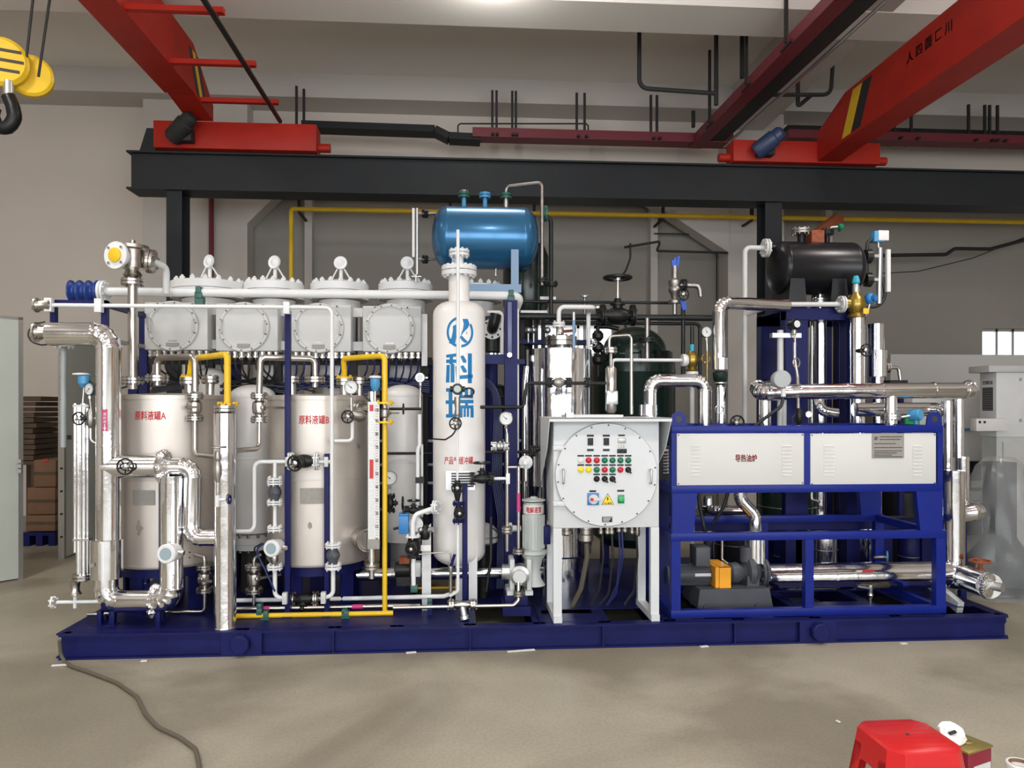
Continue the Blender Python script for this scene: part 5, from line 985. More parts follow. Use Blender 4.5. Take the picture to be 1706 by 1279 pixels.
k = W(826, 448, Yt_); t.part('drain_stub', M_().cyl(k, k-Z*.06, .01).cyl(k-Z*.06, k-Z*.066, .025), m_alu); t.done()
pipe('thin steel pipe arching over the right end of the blue tank', m_dull, [(843, 330, Yt_), (843, 311, Yt_), (903, 302, Yt_-.15), (903, 475, Yt_-.15)], .017, .04, fl=[((903, 467, Yt_-.15), Z, .055, m_dpipe)], group='dark pipes')
pipe('dark pipe bending down from the right flange of the blue tank', m_dpipe, [(900, 360, Yt_), (918, 361, Yt_), (918, 540, Yt_)], .021, .06, fl=[((918, 473, Yt_), Z, .065, m_dpipe)], group='dark pipes')
pipe('dark pipe rising beside the black vessel under the blue tank', m_dpipe, [(897, 412, Yt_+.1), (897, 540, Yt_+.1)], .016, group='dark pipes')
t = Thing('tank_level_gauge', 'white level gauge with two arms left of the blue tank', 'level gauge'); a = W(693, 347, Yt_-.1); b = W(693, 457, Yt_-.1)
t.part('tube', M_().cyl(W(695, 347, Yt_-.1), W(695, 457, Yt_-.1), .016), m_alu); t.part('scale_board', M_().box((W(688, 350, Yt_).x, Yt_-.12, W(690, 432, Yt_).z), (W(692, 350, Yt_).x, Yt_-.09, W(690, 352, Yt_).z)), m_paper)
for py in (356, 432): k0 = W(696, py, Yt_-.1); k1 = W(726, py, Yt_-.02); q = t.part('arm', M_().cyl(k0, k1, .012), m_dull); flange(t, k0.lerp(k1, .4), k1-k0, .04, .012, m_black, 6, parent=q)
t.part('drain', M_().cyl(b, b-Z*.07, .012).cyl(b-Z*.02-X*.04, b-Z*.02+X*.05, .01), m_alu); t.done()
t = Thing('black_vessel', 'dark vertical vessel with rounded shoulders below the blue tank', 'pressure vessel'); c = W(876, 500, 2.05); r_ = 38*mp(2.05, 876); zz0 = W(876, 520, 2.05).z; t.part('shell', M_().lathe(V((c.x, 2.05, zz0)), Z, [(.05, -.08), (r_*.6, -.05), (r_*.9, 0), (r_, .06), (r_, .55), (r_*.8, .66), (.1, .7)], 32), m_green); t.part('support', M_().cyl(V((c.x, 2.05, ZD)), V((c.x, 2.05, zz0)), .07), m_dark); t.done()
# ------------------------------------------------------------------ silver cylinder with flanged head
t = Thing('silver_cylinder', 'wide mirror-bright clad cylinder with a flanged lid behind the cabinet', 'pressure vessel'); Yc = 1.12; rr = 54.5*mp(Yc, 931); c = W(931, 700, Yc); zt_ = W(931, 577, Yc-rr).z
t.part('cladding', M_().lathe(V((c.x, Yc, ZD)), Z, [(rr*.9, 0), (rr*.9, .3), (rr, .32), (rr, .9), (rr*1.006, .903), (rr*1.006, .915), (rr, .918), (rr, zt_-ZD-.01), (rr*.5, zt_-ZD+.01)], 48), m_clad)
fz = W(931, 568, Yc).z; flange(t, V((c.x+.02, Yc, fz)), Z, 26*mp(Yc, 931), .035, m_steel, 12); t.part('neck', M_().cyl((c.x+.02, Yc, zt_-.02), (c.x+.02, Yc, fz), 16*mp(Yc)), m_dull)
t.part('top_stub', M_().lathe(V((c.x+.01, Yc, fz+.03)), Z, [(.05, 0), (.035, .02), (.035, .12), (.05, .13)], 14), m_steel); flange(t, V((c.x+.0, Yc, W(931, 541, Yc).z)), Z, .055, .018, m_white, 6); t.part('side_tap', M_().cyl((c.x+.04, Yc-.05, fz+.08), (c.x+.12, Yc-.08, fz+.085), .014), m_rust); handwheel(t, V((c.x+.13, Yc-.085, fz+.09)), X, .025, m_black); t.done()
pipe('white pipe arching from the lid of the silver cylinder and down behind it', m_white, [(931, 540, Yc), (931, 511, Yc), (990, 510, Yc), (980, 522, Yc+.3), (980, 585, Yc+.3)], .02, .05, group='white pipes')
t = Thing('sight_tube', 'pale blue tube with a clear cap right of the silver lid', 'tube'); t.part('tube', M_().cyl(W(956, 580, .9), W(956, 533, .9), .013), m_ltblue); t.part('cap', M_().cyl(W(956, 533, .9), W(956, 520, .9), .014), m_alu); t.done()
clad('narrow bright pipe bent beside the left of the silver cylinder', [(877, 610, .85), (874, 640, .85), (872, 1015, .85)], .022)
pipe('black pipe stub with flanges low left of the silver cylinder', m_black, [(888, 751, .55), (912, 742, .55)], .02, fl=[(0, X, .045, m_black)], group='black pipes')
# ------------------------------------------------------------------ dark pipe rack and green vessel
Yr_ = 1.6
pipe('thick dark pipe running across above the green vessel', m_dpipe, [(862, 527, Yr_), (1190, 529, Yr_)], .029, name='header_pipe', group='dark pipes')
pipe('second dark pipe just under the thick one, bending down at its right end', m_dpipe, [(905, 537, Yr_+.1), (1166, 538, Yr_+.1), (1167, 640, Yr_+.1)], .018, .05, group='dark pipes')
pipe('thin dark pipe above the rack ending at the blue-capped relief valve', m_dpipe, [(862, 502, Yr_+.2), (1120, 508, Yr_+.2)], .014, group='dark pipes')
pipe('dark upright pipe right of the relief valve down past the rack', m_dpipe, [(1138, 505, Yr_), (1139, 640, Yr_)], .02, group='dark pipes')
globe('large black gate valve with a broad flat wheel on the dark pipe', W(1029, 525, Yr_-.02), X, Z, .075, m_black, m_black, 'black iron globe valves', wr=.125, stem=2.6)
pipe('dark dropper pipe with flange entering the green vessel', m_dull, [(1078, 530, 1.5), (1078, 600, 1.5)], .022, fl=[((1078, 566, 1.5), Z, .075, m_dpipe)], group='dark pipes')
t = Thing('relief_valve', 'relief valve with torn bright blue wrap and a bent outlet', 'valve'); c = W(1124, 478, Yr_)
t.part('body', M_().lathe(c, Z, [(.03, -.16), (.06, -.155), (.06, -.13), (.03, -.11), (.045, -.06), (.06, -.04), (.06, -.02), (.05, 0), (.06, .03), (.06, .06), (.03, .08), (.028, .2)], 16), m_dull); 
q = M_()
for dx, h in ((-.02, .2), (0, .24), (.03, .26)): q.bar(c+V((dx*.4, 0, .13)), c+V((dx*1.2, -.01, .13+h*.62)), .022, .02)
t.part('blue_wrap', q, mat('blue_wrap', (.02, .09, .50), .5)); flange(t, c+V((.09, 0, .02)), X, .055, .016, m_black, 6); t.part('outlet', M_().tube([c+V((.04, 0, .02)), c+V((.24, 0, .015)), c+V((.25, 0, -.09))], .024, .05), m_dull)
t.part('inlet', M_().cyl(c-Z*.26, c-Z*.14, .02), m_dull); handwheel(t, c+V((.06, -.09, -.08)), (.3, -1, 0), .055); t.part('blue_tail', M_().bar(c+V((.06, -.03, -.12)), c+V((.09, -.03, -.22)), .045, .02), mat('blue_wrap2', (.02, .09, .50), .5)); t.done()
t = Thing('brass_relief_valve', 'brass relief valve with cyan stem at the end of a white pipe', 'valve', 'brass valves'); c = W(1153, 600, 1.1); t.part('body', M_().lathe(c, Z, [(.04, -.1), (.06, -.09), (.03, -.07), (.055, -.03), (.062, .01), (.05, .05), (.025, .08)], 18), m_brass); t.part('stem', M_().cyl(c+Z*.08, c+Z*.3, .017), m_dpipe); t.part('cap', M_().cyl(c+Z*.08, c+Z*.14, .019), m_cyan); t.part('inlet_flange', M_().cyl(c-X*.09, c-X*.06, .055, n=16), m_white); t.part('base_flange', M_().cyl(c-Z*.13, c-Z*.1, .055), m_white); t.done()
pipe('white pipe running left from the brass relief valve to the grey cylinder', m_white, [(1142, 600, 1.1), (1020, 599, 1.1), (1020, 618, 1.1)], .015, .03, fl=[(0, X, .05, m_white)], group='white pipes')
pipe('grey pipe holding up the brass relief valve at white pipe end', m_boxgrey, [(1153, 612, 1.1), (1153, 1010, 1.1)], .022, group='grey pipes')
t = Thing('green_vessel', 'big dark green vessel with a domed clamped lid', 'pressure vessel'); Yv2 = 2.1; rg = 69*mp(Yv2, 1055); c = W(1055, 640, Yv2); zsh2 = W(1055, 600, Yv2-rg*.9).z; zb2 = ZD+.3
t.part('shell', M_().lathe(V((c.x, Yv2, zb2)), Z, [(rg*.7, -.1), (rg, 0), (rg, zsh2-zb2-.12), (rg*1.01, zsh2-zb2-.11), (rg*1.01, zsh2-zb2-.10), (rg*.985, zsh2-zb2)], 48), m_green)
rd = 53*mp(Yv2); zd = W(1057, 583, Yv2-rd*.9).z; zto = W(1057, 541, Yv2).z; n = 8
t.part('lid', M_().lathe(V((c.x+.01, Yv2, zd-.04)), Z, [(rd*1.08, -.05), (rd*1.08, 0), (rd*1.0, .02), (rd, .05)]+[(rd*cos(pi/2*i/n), .05+(zto-zd-.03)*sin(pi/2*i/n)) for i in range(1, n+1)], 48), m_green)
for k in range(7): a = -.3-2.5*k/6; d = V((cos(a), sin(a), 0)); t.part('clamp', M_().bar(V((c.x+.01, Yv2, zd-.1))+d*rd*1.1, V((c.x+.01, Yv2, zd))+d*rd*1.1, .06, .05, d), m_black)
t.part('vent', M_().cyl(W(1042, 545, 1.95), W(1042, 535, 1.9), .015), m_alu)
for s_ in (-.7, .7): t.part('leg', M_().box((c.x+s_*rg-.04, Yv2-.04, ZD), (c.x+s_*rg+.04, Yv2+.04, zb2+.05)), m_navy)
t.done()
t = Thing('drain_relief_column', 'black chain of small valves left of the green lid', 'valve'); c = W(996, 575, 1.75)
for k, z in enumerate((-.14, -.02, .09)): t.part('valve_body', M_().lathe(c+Z*z, Z, [(.03, -.05), (.055, -.02), (.055, .02), (.03, .05)], 12), m_black)
t.part('pipe', M_().cyl(c-Z*.3, c+Z*.35, .018), m_black); t.part('side_arm', M_().tube([c+Z*.18, c+V((.1, 0, .18)), c+V((.2, 0, .16))], .022, .04), m_black); t.part('cap', M_().cyl(c+Z*.35, c+Z*.37, .05), m_alu); handwheel(t, c+V((-.06, -.05, .02)), (0, -1, 0), .04, m_alu); t.done()
pipe('tall thin dark standpipe with a flat cap behind the white arched pipe', m_dull, [(974, 494, 2.0), (974, 600, 2.0)], .014, fl=[(0, Z, .045, m_alu, False)], group='dark pipes')
t = Thing('instrument_rack', 'dark navy rack shelf with small instruments behind the navy column', 'rack'); a = W(866, 566, 1.9); b = W(985, 574, 1.9); t.part('shelf', M_().box((a.x, 1.85, b.z), (b.x, 2.0, a.z)), m_navy)
for px in (870, 893, 905): k = W(px, 545, 1.9); t.part('upright', M_().box((k.x-.02, 1.88, ZD), (k.x+.02, 1.92, W(px, 500, 1.9).z)), m_dark)
for px in (880, 889, 912): k = W(px, 550, 1.86); t.part('instrument', M_().ball(k, .035).cyl(k, k-Z*.12, .012), m_alu)
t.part('top_shelf', M_().box((a.x, 1.85, W(900, 500, 1.9).z), (W(925, 500, 1.9).x, 1.95, W(900, 495, 1.9).z)), m_cream); t.part('top_shelf', M_().box((a.x, 1.8, W(880, 523, 1.9).z), (W(910, 520, 1.9).x, 1.9, W(880, 519, 1.9).z)), m_cream); t.done()
t = Thing('sensor_cylinder', 'grey steel sensor cylinder standing on the cabinet top board', 'sensor'); c = W(1018, 684, .62); t.part('body', M_().lathe(c, Z, [(.03, -.02), (.045, 0), (.045, .06)], 16), m_dull); t.part('square_nut', M_().box(c+V((-.04, -.04, .05)), c+V((.05, .04, .16)), .006), m_alu); t.part('upper', M_().lathe(c+Z*.14, Z, [(.04, 0), (.045, .02), (.045, .2), (.03, .22)], 16), m_steel); t.part('neck', M_().cyl(c+Z*.35, c+Z*.5, .013), m_dull); flange(t, c+V((0, 0, .49)), Z, .05, .016, m_steel, 6); t.done()
pipe('grey bent tube arching over the sensor cylinder', m_steel, [(1015, 585, .62), (1015, 560, .62), (1052, 558, .66), (1054, 690, .66)], .013, .035, group='stainless pipes')
# ------------------------------------------------------------------ control cabinet
t = Thing('control_cabinet', 'pale grey control cabinet on legs with a round door of lamps and knobs', 'electrical cabinet'); Y1 = .06
xa, xb = W(922, 800, Y1).x, W(1098, 800, Y1).x; zb = W(1010, 879, Y1).z; zt_ = W(1010, 697, Y1).z; dp = .45
t.part('enclosure', M_().box((xa, Y1, zb), (xb, Y1+dp, zt_), .006), m_grey)
hx0, hx1 = W(914, 697, Y1-.1).x, W(1117, 697, Y1-.1).x
t.part('rain_hood', M_().box((hx0, Y1-.14, zt_), (hx1, Y1+dp+.1, zt_+.008)), m_grey)
t.part('hood_lip', M_().box((hx0, Y1-.14, zt_-.02), (hx1, Y1-.134, zt_+.008)), m_grey)
for x, s_ in ((hx0, 1), (hx1, -1)): t.part('hood_cheek', M_().prism([(-.14, zt_), (dp, zt_), (dp, zt_-.5), (.02, zt_-.22)], V((x, Y1, 0)), Yx, Z, V((.006*s_, 0, 0))), m_grey)
for x, dx in ((xa, .062), (xb-.062, .062)):
    for y in (Y1, Y1+dp-.05): t.part('leg', M_().box((x, y, ZD+.05), (x+dx, y+.05, zb)), m_grey)
    t.part('foot_rail', M_().box((x, Y1-.02, ZD+.003), (x+dx, Y1+dp+.02, ZD+.05)), m_grey)
s = mp(Y1, 1010); dc = W(1010.5, 790.5, Y1-.03); Rd = 86*s
d = t.part('round_door', M_().lathe(V((dc.x, Y1, dc.z)), -Yx, [(Rd*1.0, -.005), (Rd*1.0, .03), (Rd*.985, .04), (0, .041)], 72), m_grey)
q = M_().bolts(V((dc.x, Y1-.038, dc.z)), -Yx, Rd*.955, 18, .006, .008, .4); t.part('screw', q, m_txtblk, kind='stuff', parent=d)
for py in (746, 839): k = W(928, py, Y1-.03); t.part('hinge', M_().box((k.x-.03, Y1-.035, k.z-.018), (k.x+.09, Y1-.008, k.z+.018), .004).cyl((k.x-.015, Y1-.05, k.z), (k.x-.015, Y1-.03, k.z), .014), m_grey, parent=d)
yf = Y1-.041
for px in (938, 1083): k = W(px, 793, yf); t.part('handle', M_().tube([V((k.x, yf, k.z+.05)), V((k.x, yf-.035, k.z+.05)), V((k.x, yf-.035, k.z-.05)), V((k.x, yf, k.z-.05))], .008, .012), m_alu, parent=d)
def lamp(px, py, m, knob=False):
    k = W(px, py, yf); k.y = yf; r = 4.4*s
    b = t.part('selector_knob' if knob else 'indicator_lamp', M_().lathe(k, -Yx, [(r*1.15, 0), (r*1.15, .006), (r*.95, .008), (r*.95, .018), (r*.6, .024), (0, .026)], 16), m, parent=d)
    if knob: 
        pass
def strip(px, py, w_=11, h=2.6, m=None): k = W(px, py, yf); t.part('label_strip', M_().box((k.x-w_/2*s, yf-.003, k.z-h/2*s), (k.x+w_/2*s, yf+.001, k.z+h/2*s)), m or m_dark, parent=d)
xs = [967.5, 980.5, 994, 1007.3, 1020.3, 1033.5, 1046.5]
for i, m in enumerate((m_paper, m_pred, m_pred, m_pgreen, m_pgreen, m_pgreen, m_pgreen)): lamp(xs[i], 766.5, m); strip(xs[i], 759)
for i, m in enumerate((m_pyel, m_pyel, m_pgreen, m_pred, m_pgreen, m_pred, m_black)): lamp(xs[i], 782.2, m, i == 6); strip(xs[i], 774.5)
for i in (2, 3, 4): lamp(xs[i], 797.5, m_black, True); strip(xs[i], 790)
for px, py in ((1047.5, 784), (1008.5, 799.5), (1021.5, 799.5)): k = W(px, py, yf-.02); t.part('knob_pointer', M_().obox(V((k.x+.008, yf-.024, k.z-.008)), V((.7, 0, -.7))*.014, V((0, .006, 0)), V((.7, 0, .7))*.006), m_black, parent=d)
for px in (983.5, 1010): 
    strip(px, 725.5, 11.5, 3.2); k = W(px, 735.5, yf); t.part('meter', M_().box((k.x-4.5*s, yf-.01, k.z-6*s), (k.x+4.5*s, yf, k.z+6*s), .002), m_dark, parent=d); strip(px, 749.5, 11, 3.5, m_black)
    q = M_()
    for j in range(4): q.cyl((k.x+(j*2.5-3.8)*s, yf-.004, k.z-9.3*s), (k.x+(j*2.5-3.8)*s, yf, k.z-9.3*s), .9*s, n=6)
    t.part('meter_keys', q, m_alu, kind='stuff', parent=d)
strip(1035.5, 725, 11, 2.6); k = W(1036, 733.5, yf); t.part('display', M_().box((k.x-6.5*s, yf-.008, k.z-4*s), (k.x+6.5*s, yf, k.z+4*s), .002), m_dull, parent=d)
for j in (-1, 0, 1): t.part('toggle', M_().box((k.x+(j*4.3-1)*s, yf-.014, k.z-12*s), (k.x+(j*4.3+1.4)*s, yf, k.z-6.5*s), .002), m_paper, parent=d)
t.part('socket_plate', M_().box((k.x-8*s, yf-.008, k.z-21*s), (k.x+8*s, yf, k.z-14*s), .002), m_black, parent=d); t.part('socket', M_().cyl((k.x, yf-.02, k.z-17.5*s), (k.x, yf, k.z-17.5*s), 2.6*s), m_dark, parent=d)
k = W(988, 831, yf); strip(987.5, 818, 11, 3); b_ = t.part('main_switch', M_().box((k.x-9.7*s, yf-.008, k.z-10*s), (k.x+9.7*s, yf, k.z+10*s), .002), m_actblue, parent=d)
t.part('switch_dial', M_().cyl((k.x+.3*s, yf-.02, k.z), (k.x+.3*s, yf-.006, k.z), 8*s, n=20), m_boxgrey, parent=d); t.part('switch_lever', M_().box((k.x-5*s, yf-.032, k.z-2.3*s), (k.x+13*s, yf-.018, k.z+2.3*s), .003), m_boxgrey, parent=d); t.part('switch_tip', M_().cyl((k.x-3*s, yf-.036, k.z), (k.x-3*s, yf-.03, k.z), 2.8*s), m_txtred, parent=d)
k = W(1012.5, 831.5, yf); t.part('warning_sign', M_().prism([(-10.7*s, -9*s), (10.7*s, -9*s), (0, 10*s)], V((k.x, yf-.002, k.z)), X, Z, V((0, .002, 0))), m_txtblk, 'yellow triangular electric shock sign', d)
t.part('warning_face', M_().prism([(-9.4*s, -8.3*s), (9.4*s, -8.3*s), (0, 8.5*s)], V((k.x, yf-.004, k.z)), X, Z, V((0, .002, 0))), m_pyel, parent=d)
t.part('flash_mark', M_().prism([(-1.2*s, 4*s), (1*s, 4*s), (.1*s, 1*s), (1.6*s, 1*s), (-1*s, -4.2*s), (-.2*s, -.6*s), (-1.6*s, -.6*s)], V((k.x, yf-.0055, k.z)), X, Z, V((0, .0015, 0))), m_txtblk, parent=d)
g = fit(text_mb('当心触电', .1, .012), 13.5*s, 2.9*s); t.part('lettering', on_plane(g, V((k.x, yf-.004, k.z-6.3*s))), m_txtred, kind='stuff', parent=d)
k = W(1034.5, 831, yf); strip(1034, 817.3, 11.5, 3); t.part('run_switch', M_().box((k.x-5.3*s, yf-.008, k.z-7*s), (k.x+5.3*s, yf, k.z+7*s), .002), m_pgreen, parent=d); t.part('run_knob', M_().lathe(V((k.x+.3*s, yf-.008, k.z)), -Yx, [(4.9*s, 0), (4.9*s, .012), (3*s, .016)], 16).obox(V((k.x, yf-.026, k.z)), V((.7, 0, .5))*4.4*s, V((0, .006, 0)), V((-.5, 0, .7))*1.3*s), m_lime, parent=d)
k = W(1011.5, 865, yf); t.part('id_plate', M_().box((k.x-8.5*s, yf-.003, k.z-4.5*s), (k.x+8.5*s, yf+.001, k.z+4.5*s)), m_dark, parent=d)
q = M_()
for i in range(3): q.box((k.x-7*s, yf-.005, k.z+(2.6-2.6*i)*s-.002), (k.x+(7-2*i)*s, yf-.002, k.z+(2.6-2.6*i)*s+.003))
t.part('plate_lines', q, m_alu, kind='stuff', parent=d)
# glands and cables under it
for i, (px, r, L) in enumerate(((943, .05, .06), (976, .055, .1), (1001, .02, .06), (1012, .02, .06), (1019, .022, .06), (1031, .02, .05), (1041, .022, .05), (1053, .02, .06), (1062, .02, .07))):
    k = W(px, 879, Y1+.22); t.part('cable_gland', M_().lathe(V((k.x, Y1+.22, zb)), -Z, [(r, 0), (r, L*.4), (r*.8, L*.45), (r*.8, L*.8), (r, L*.85), (r, L*1.3), (r*.5, L*1.5)], 10), m_steel)
for i, (px, py, col) in enumerate(((972, 980, m_hose), (1018, 990, m_cable), (1042, 975, m_cablue), (1030, 990, m_cablue), (1002, 985, m_cable), (1060, 985, m_cable))):
    k = W((976, 1019, 1036, 1031, 1003, 1060)[i], 885, Y1+.22); e = W(px-(14 if i == 2 else 4), py, Y1+.3); t.part('cable', M_().tube([V((k.x, Y1+.22, zb-.06)), V((k.x+.01, Y1+.22, zb-.25)), e, V((e.x-.06, e.y+.05, ZD+.03))], .02 if i == 0 else .009, .1, 8), col)
t.done()
t = Thing('paper_board', 'white flat board with papers lying on the cabinet hood', 'board'); k = W(990, 692, .3); zz0 = zt_+.008; t.part('board', M_().box((W(944, 690, .2).x, .15, zz0), (W(1036, 690, .2).x, .5, zz0+.018)), m_paper); t.part('block', M_().box((W(941, 690, .2).x, .12, zz0), (W(953, 690, .2).x, .2, zz0+.035)), m_alu); t.done()
t = Thing('louvred_box', 'dark grey louvred box between the cabinet and furnace', 'electrical box'); a = W(1099, 744, .5); b = W(1118, 806, .5); p = t.part('body', M_().box((a.x-.06, .5, b.z), (b.x+.02, .75, a.z)), m_motor)
for i in range(8): z = W(1108, 750+i*5.2, .5).z; t.part('slat', M_().obox(V((W(1109, 750, .5).x, .495, z)), X*.022, V((0, .008, .008)), Z*.003), m_alu, parent=p)
t.part('stand', M_().box((a.x-.02, .55, ZD), (b.x, .7, b.z)), m_navy); t.done()
# ------------------------------------------------------------------ heating furnace in its royal blue frame
YA, YBk = .10, 1.0
def fb(px0, py0, px1, py1, y0=YA, y1=None, ch=.003):
    a = W(px0, py0, YA); b = W(px1, py1, YA); return M_().box((a.x, y0, b.z), (b.x, (y0+.06) if y1 is None else y1, a.z), ch)
t = Thing('furnace_frame', 'royal blue furnace skid frame with two white louvred panels and lifting eyes', 'frame')
xl, xr = W(1119, 760, YA).x, W(1571, 760, YA).x
zt0, zt1 = W(1340, 721, YA).z, W(1340, 709, YA).z; zm0, zm1 = W(1340, 820, YA).z, W(1340, 807, YA).z
zl0, zl1 = W(1340, 899, YA).z, W(1340, 886, YA).z; zb0 = ZD+.003; zb1 = W(1340, 1013, YA).z
for y in (YA, YBk-.06):
    t.part('top_rail', M_().box((xl, y, zt0), (xr, y+.06, zt1), .003), m_blue); t.part('panel_rail', M_().box((xl, y, zm0), (xr, y+.06, zm1), .003), m_blue)
    x0b, x1b = W(1118, 900, YA).x, W(1577, 900, YA).x
    t.part('middle_rail', M_().box((x0b, y, zl0), (x1b, y+.06, zl1), .003), m_blue); t.part('bottom_rail', M_().box((x0b, y, zb0), (x1b, y+.06, zb1), .003), m_blue)
    for px0, px1 in ((1119, 1127), (1340, 1350), (1562, 1571)): t.part('panel_post', M_().box((W(px0, 760, YA).x, y+.002, zm1), (W(px1, 760, YA).x, y+.056, zt0)), m_blue)
    for px0, px1 in ((1119, 1134), (1342, 1356), (1560, 1576)): t.part('post', M_().box((W(px0, 950, YA).x, y+.001, zb1), (W(px1, 950, YA).x, y+.059, zl0)), m_blue)
    for px0, px1, s_ in ((1120, 1162, 1), (1571, 1527, -1)):
        a, b = W(px0, 850, YA).x, W(px1, 850, YA).x; t.part('leg', M_().prism([(0, zl1), (0, zm0), (b-a, zm0), ((b-a)*.85, zl1)], V((a, y+.002, 0)), X, Z, V((0, .05, 0))), m_blue)
for x in (xl, xr-.05):
    for z0, z1 in ((zt0, zt1), (zm0, zm1), (zl0, zl1), (zb0, zb1)): t.part('side_rail', M_().box((x, YA+.06, z0), (x+.05, YBk-.06, z1)), m_blue)
for px, m in ((1131, 0), (1557, 0)):
    k = W(px, 698, YA+.02); r = .055; q = M_().prism([(-.06, zt1-k.z), (.06, zt1-k.z), (.055, 0)]+[(r*cos(a*pi/8), r*sin(a*pi/8)) for a in range(1, 8)]+[(-.055, 0)], V((k.x, YA+.02, k.z)), X, Z, V((0, .02, 0))); p = t.part('lifting_eye', q, m_blue); t.part('eye_hole', M_().cyl((k.x, YA+.0185, k.z), (k.x, YA+.0415, k.z), .024), m_txtblk, parent=p)
def louver_panel(px0, px1, cols):
    a = W(px0, 722, YA); b = W(px1, 807, YA); p = t.part('panel', M_().box((a.x, YA+.004, b.z), (b.x, YA+.014, a.z), .003), m_panel, 'white sheet metal panel')
    for c0, c1, n in cols:
        for i in range(n):
            k0 = W(c0, 741+i*(49/(n-1)), YA); k1 = W(c1, 741+i*(49/(n-1)), YA); t.part('louver', M_().prism([(0, 0), (-.007, -.010), (0, -.010)], V((k0.x, YA+.004, k0.z)), Yx, Z, V((k1.x-k0.x, 0, 0))), m_panel, parent=p)
    q = M_()
    for cx_ in (a.x+.012, b.x-.012):
        for cz in (a.z-.012, b.z+.012): q.cyl((cx_, YA+.0, cz), (cx_, YA+.005, cz), .005, n=8)
    t.part('screw', q, m_txtblk, kind='stuff', parent=p); return p
p1 = louver_panel(1128, 1340, ((1152, 1167, 9), (1303, 1319, 9))); p2 = louver_panel(1350.5, 1560, ((1373, 1391, 9), (1521, 1536, 9)))
s = mp(YA, 1243); g = fit(text_mb('导热油炉', .1, .016), 37*s, 13*s); t.part('lettering', on_plane(g, W(1243, 763, YA+.004)), m_txtred, 'red painted characters', p1, 'stuff')
a = W(1453, 722, YA); b = W(1506, 763, YA); pp = t.part('name_plate', M_().box((a.x, YA-.002, b.z), (b.x, YA+.006, a.z)), m_plate, 'engraved metal name plate', p2)
q = M_(); 
for i, (x0, x1) in enumerate(((1465, 1503), (1465, 1500), (1456, 1492), (1456, 1503), (1456, 1502), (1456, 1494), (1456, 1486), (1456, 1503))):
    k = W(x0, (727.5, 732, 739, 745.5, 751, 754.5, 758, 761)[i], YA); k2 = W(x1, 740, YA); q.box((k.x, YA-.004, k.z-.002), (k2.x, YA-.001, k.z+.003))
t.part('plate_lines', q, m_dark, kind='stuff', parent=p2)
k = W(1459.5, 730, YA-.003); q = M_().torus(k, (0, -1, 0), .013, .002, 16, 4).bar(k+V((-.006, -.001, -.012)), k+V((.006, -.001, .012)), .006, .002); t.part('plate_emblem', q, m_txtblk, kind='stuff', parent=p2)
t.done()
# deck beams inside the furnace base
t = Thing('pump_bed', 'dark grey cast bed under the horizontal oil pump', 'pump bed'); a = W(1153, 975, .5); b = W(1276, 1004, .5)
t.part('bed', M_().prism([(0, 0), (b.x-a.x, 0), (b.x-a.x-.03, a.z-b.z), (.02, a.z-b.z)], V((a.x, .36, b.z)), X, Z, V((0, .4, 0))), m_motor)
for k in (.12, .8): t.part('bolt_boss', M_().cyl((a.x+(b.x-a.x)*k, .34, b.z+.01), (a.x+(b.x-a.x)*k, .38, b.z+.01), .03), m_motor)
t.part('leg', M_().box((a.x+.05, .42, ZD), (a.x+.12, .7, b.z)), m_navy); t.part('leg', M_().box((b.x-.12, .42, ZD), (b.x-.05, .7, b.z)), m_navy); t.done()
t = Thing('horizontal_pump', 'dark grey horizontal oil pump with orange coupling guard', 'pump'); Yp = .55
c0 = W(1134, 957, Yp); rm = 16.5*mp(Yp, 1160); x1 = W(1187, 957, Yp).x; zc = c0.z
p = t.part('motor', M_().lathe(V((c0.x-.12, Yp, zc)), X, [(rm*.9, 0), (rm*.9, .08), (rm*.92, .09), (rm*.92, x1-c0.x+.08), (rm*.7, x1-c0.x+.1), (rm*.3, x1-c0.x+.14)], 28), m_motor)
q = M_()
for i in range(26):
    a = 2*pi*i/26; d = V((0, cos(a), sin(a))); q.bar(V((c0.x-.03, Yp, zc))+d*rm*.96, V((x1-.04, Yp, zc))+d*rm*.96, .014, .005, d)
t.part('cooling_fins', q, m_motor, kind='stuff', parent=p)
a = W(1157, 910, Yp-.05); b = W(1181, 942, Yp-.05); t.part('terminal_box', M_().box((a.x, Yp-.09, b.z), (b.x, Yp+.08, a.z), .008), m_motor); k = W(1172, 958, Yp); t.part('motor_plate', M_().box((W(1158, 955, Yp-rm).x, Yp-rm*1.0-.002, W(1160, 961, Yp-rm).z), (W(1185, 955, Yp-rm).x, Yp-rm*.95, W(1160, 955, Yp-rm).z)), m_alu)
a = W(1192, 944, Yp-.14); b = W(1217, 991, Yp-.14); t.part('coupling_guard', M_().box((a.x+.03, Yp-.15, b.z), (b.x, Yp-.143, a.z)).box((a.x+.03, Yp-.15, a.z-.006), (b.x, Yp+.15, a.z)).box((a.x, Yp-.14, b.z+.05), (a.x+.035, Yp+.14, a.z-.004)), m_orange, 'orange coupling guard')
x2, x3 = W(1217, 957, Yp).x, W(1272, 957, Yp).x
t.part('bearing_bracket', M_().lathe(V((x2-.05, Yp, zc+.01)), X, [(.03, 0), (.08, .05), (.085, .1), (.06, .14), (.1, .17)], 22), m_motor); t.part('volute', M_().lathe(V((x2+.11, Yp, zc+.02)), X, [(.09, 0), (.125, .02), (.13, .06), (.1, .09), (.075, .12)], 24), m_motor); t.part('foot', M_().box((x2+.1, Yp-.1, W(1240, 978, Yp).z), (x2+.2, Yp+.1, zc)), m_motor)
flange(t, V((x3-.01, Yp, zc+.01)), X, .115, .022, m_motor, 8); t.part('outlet_neck', M_().cyl((x2+.14, Yp, zc+.1), (x2+.14, Yp, zc+.22), .06), m_motor); t.done()
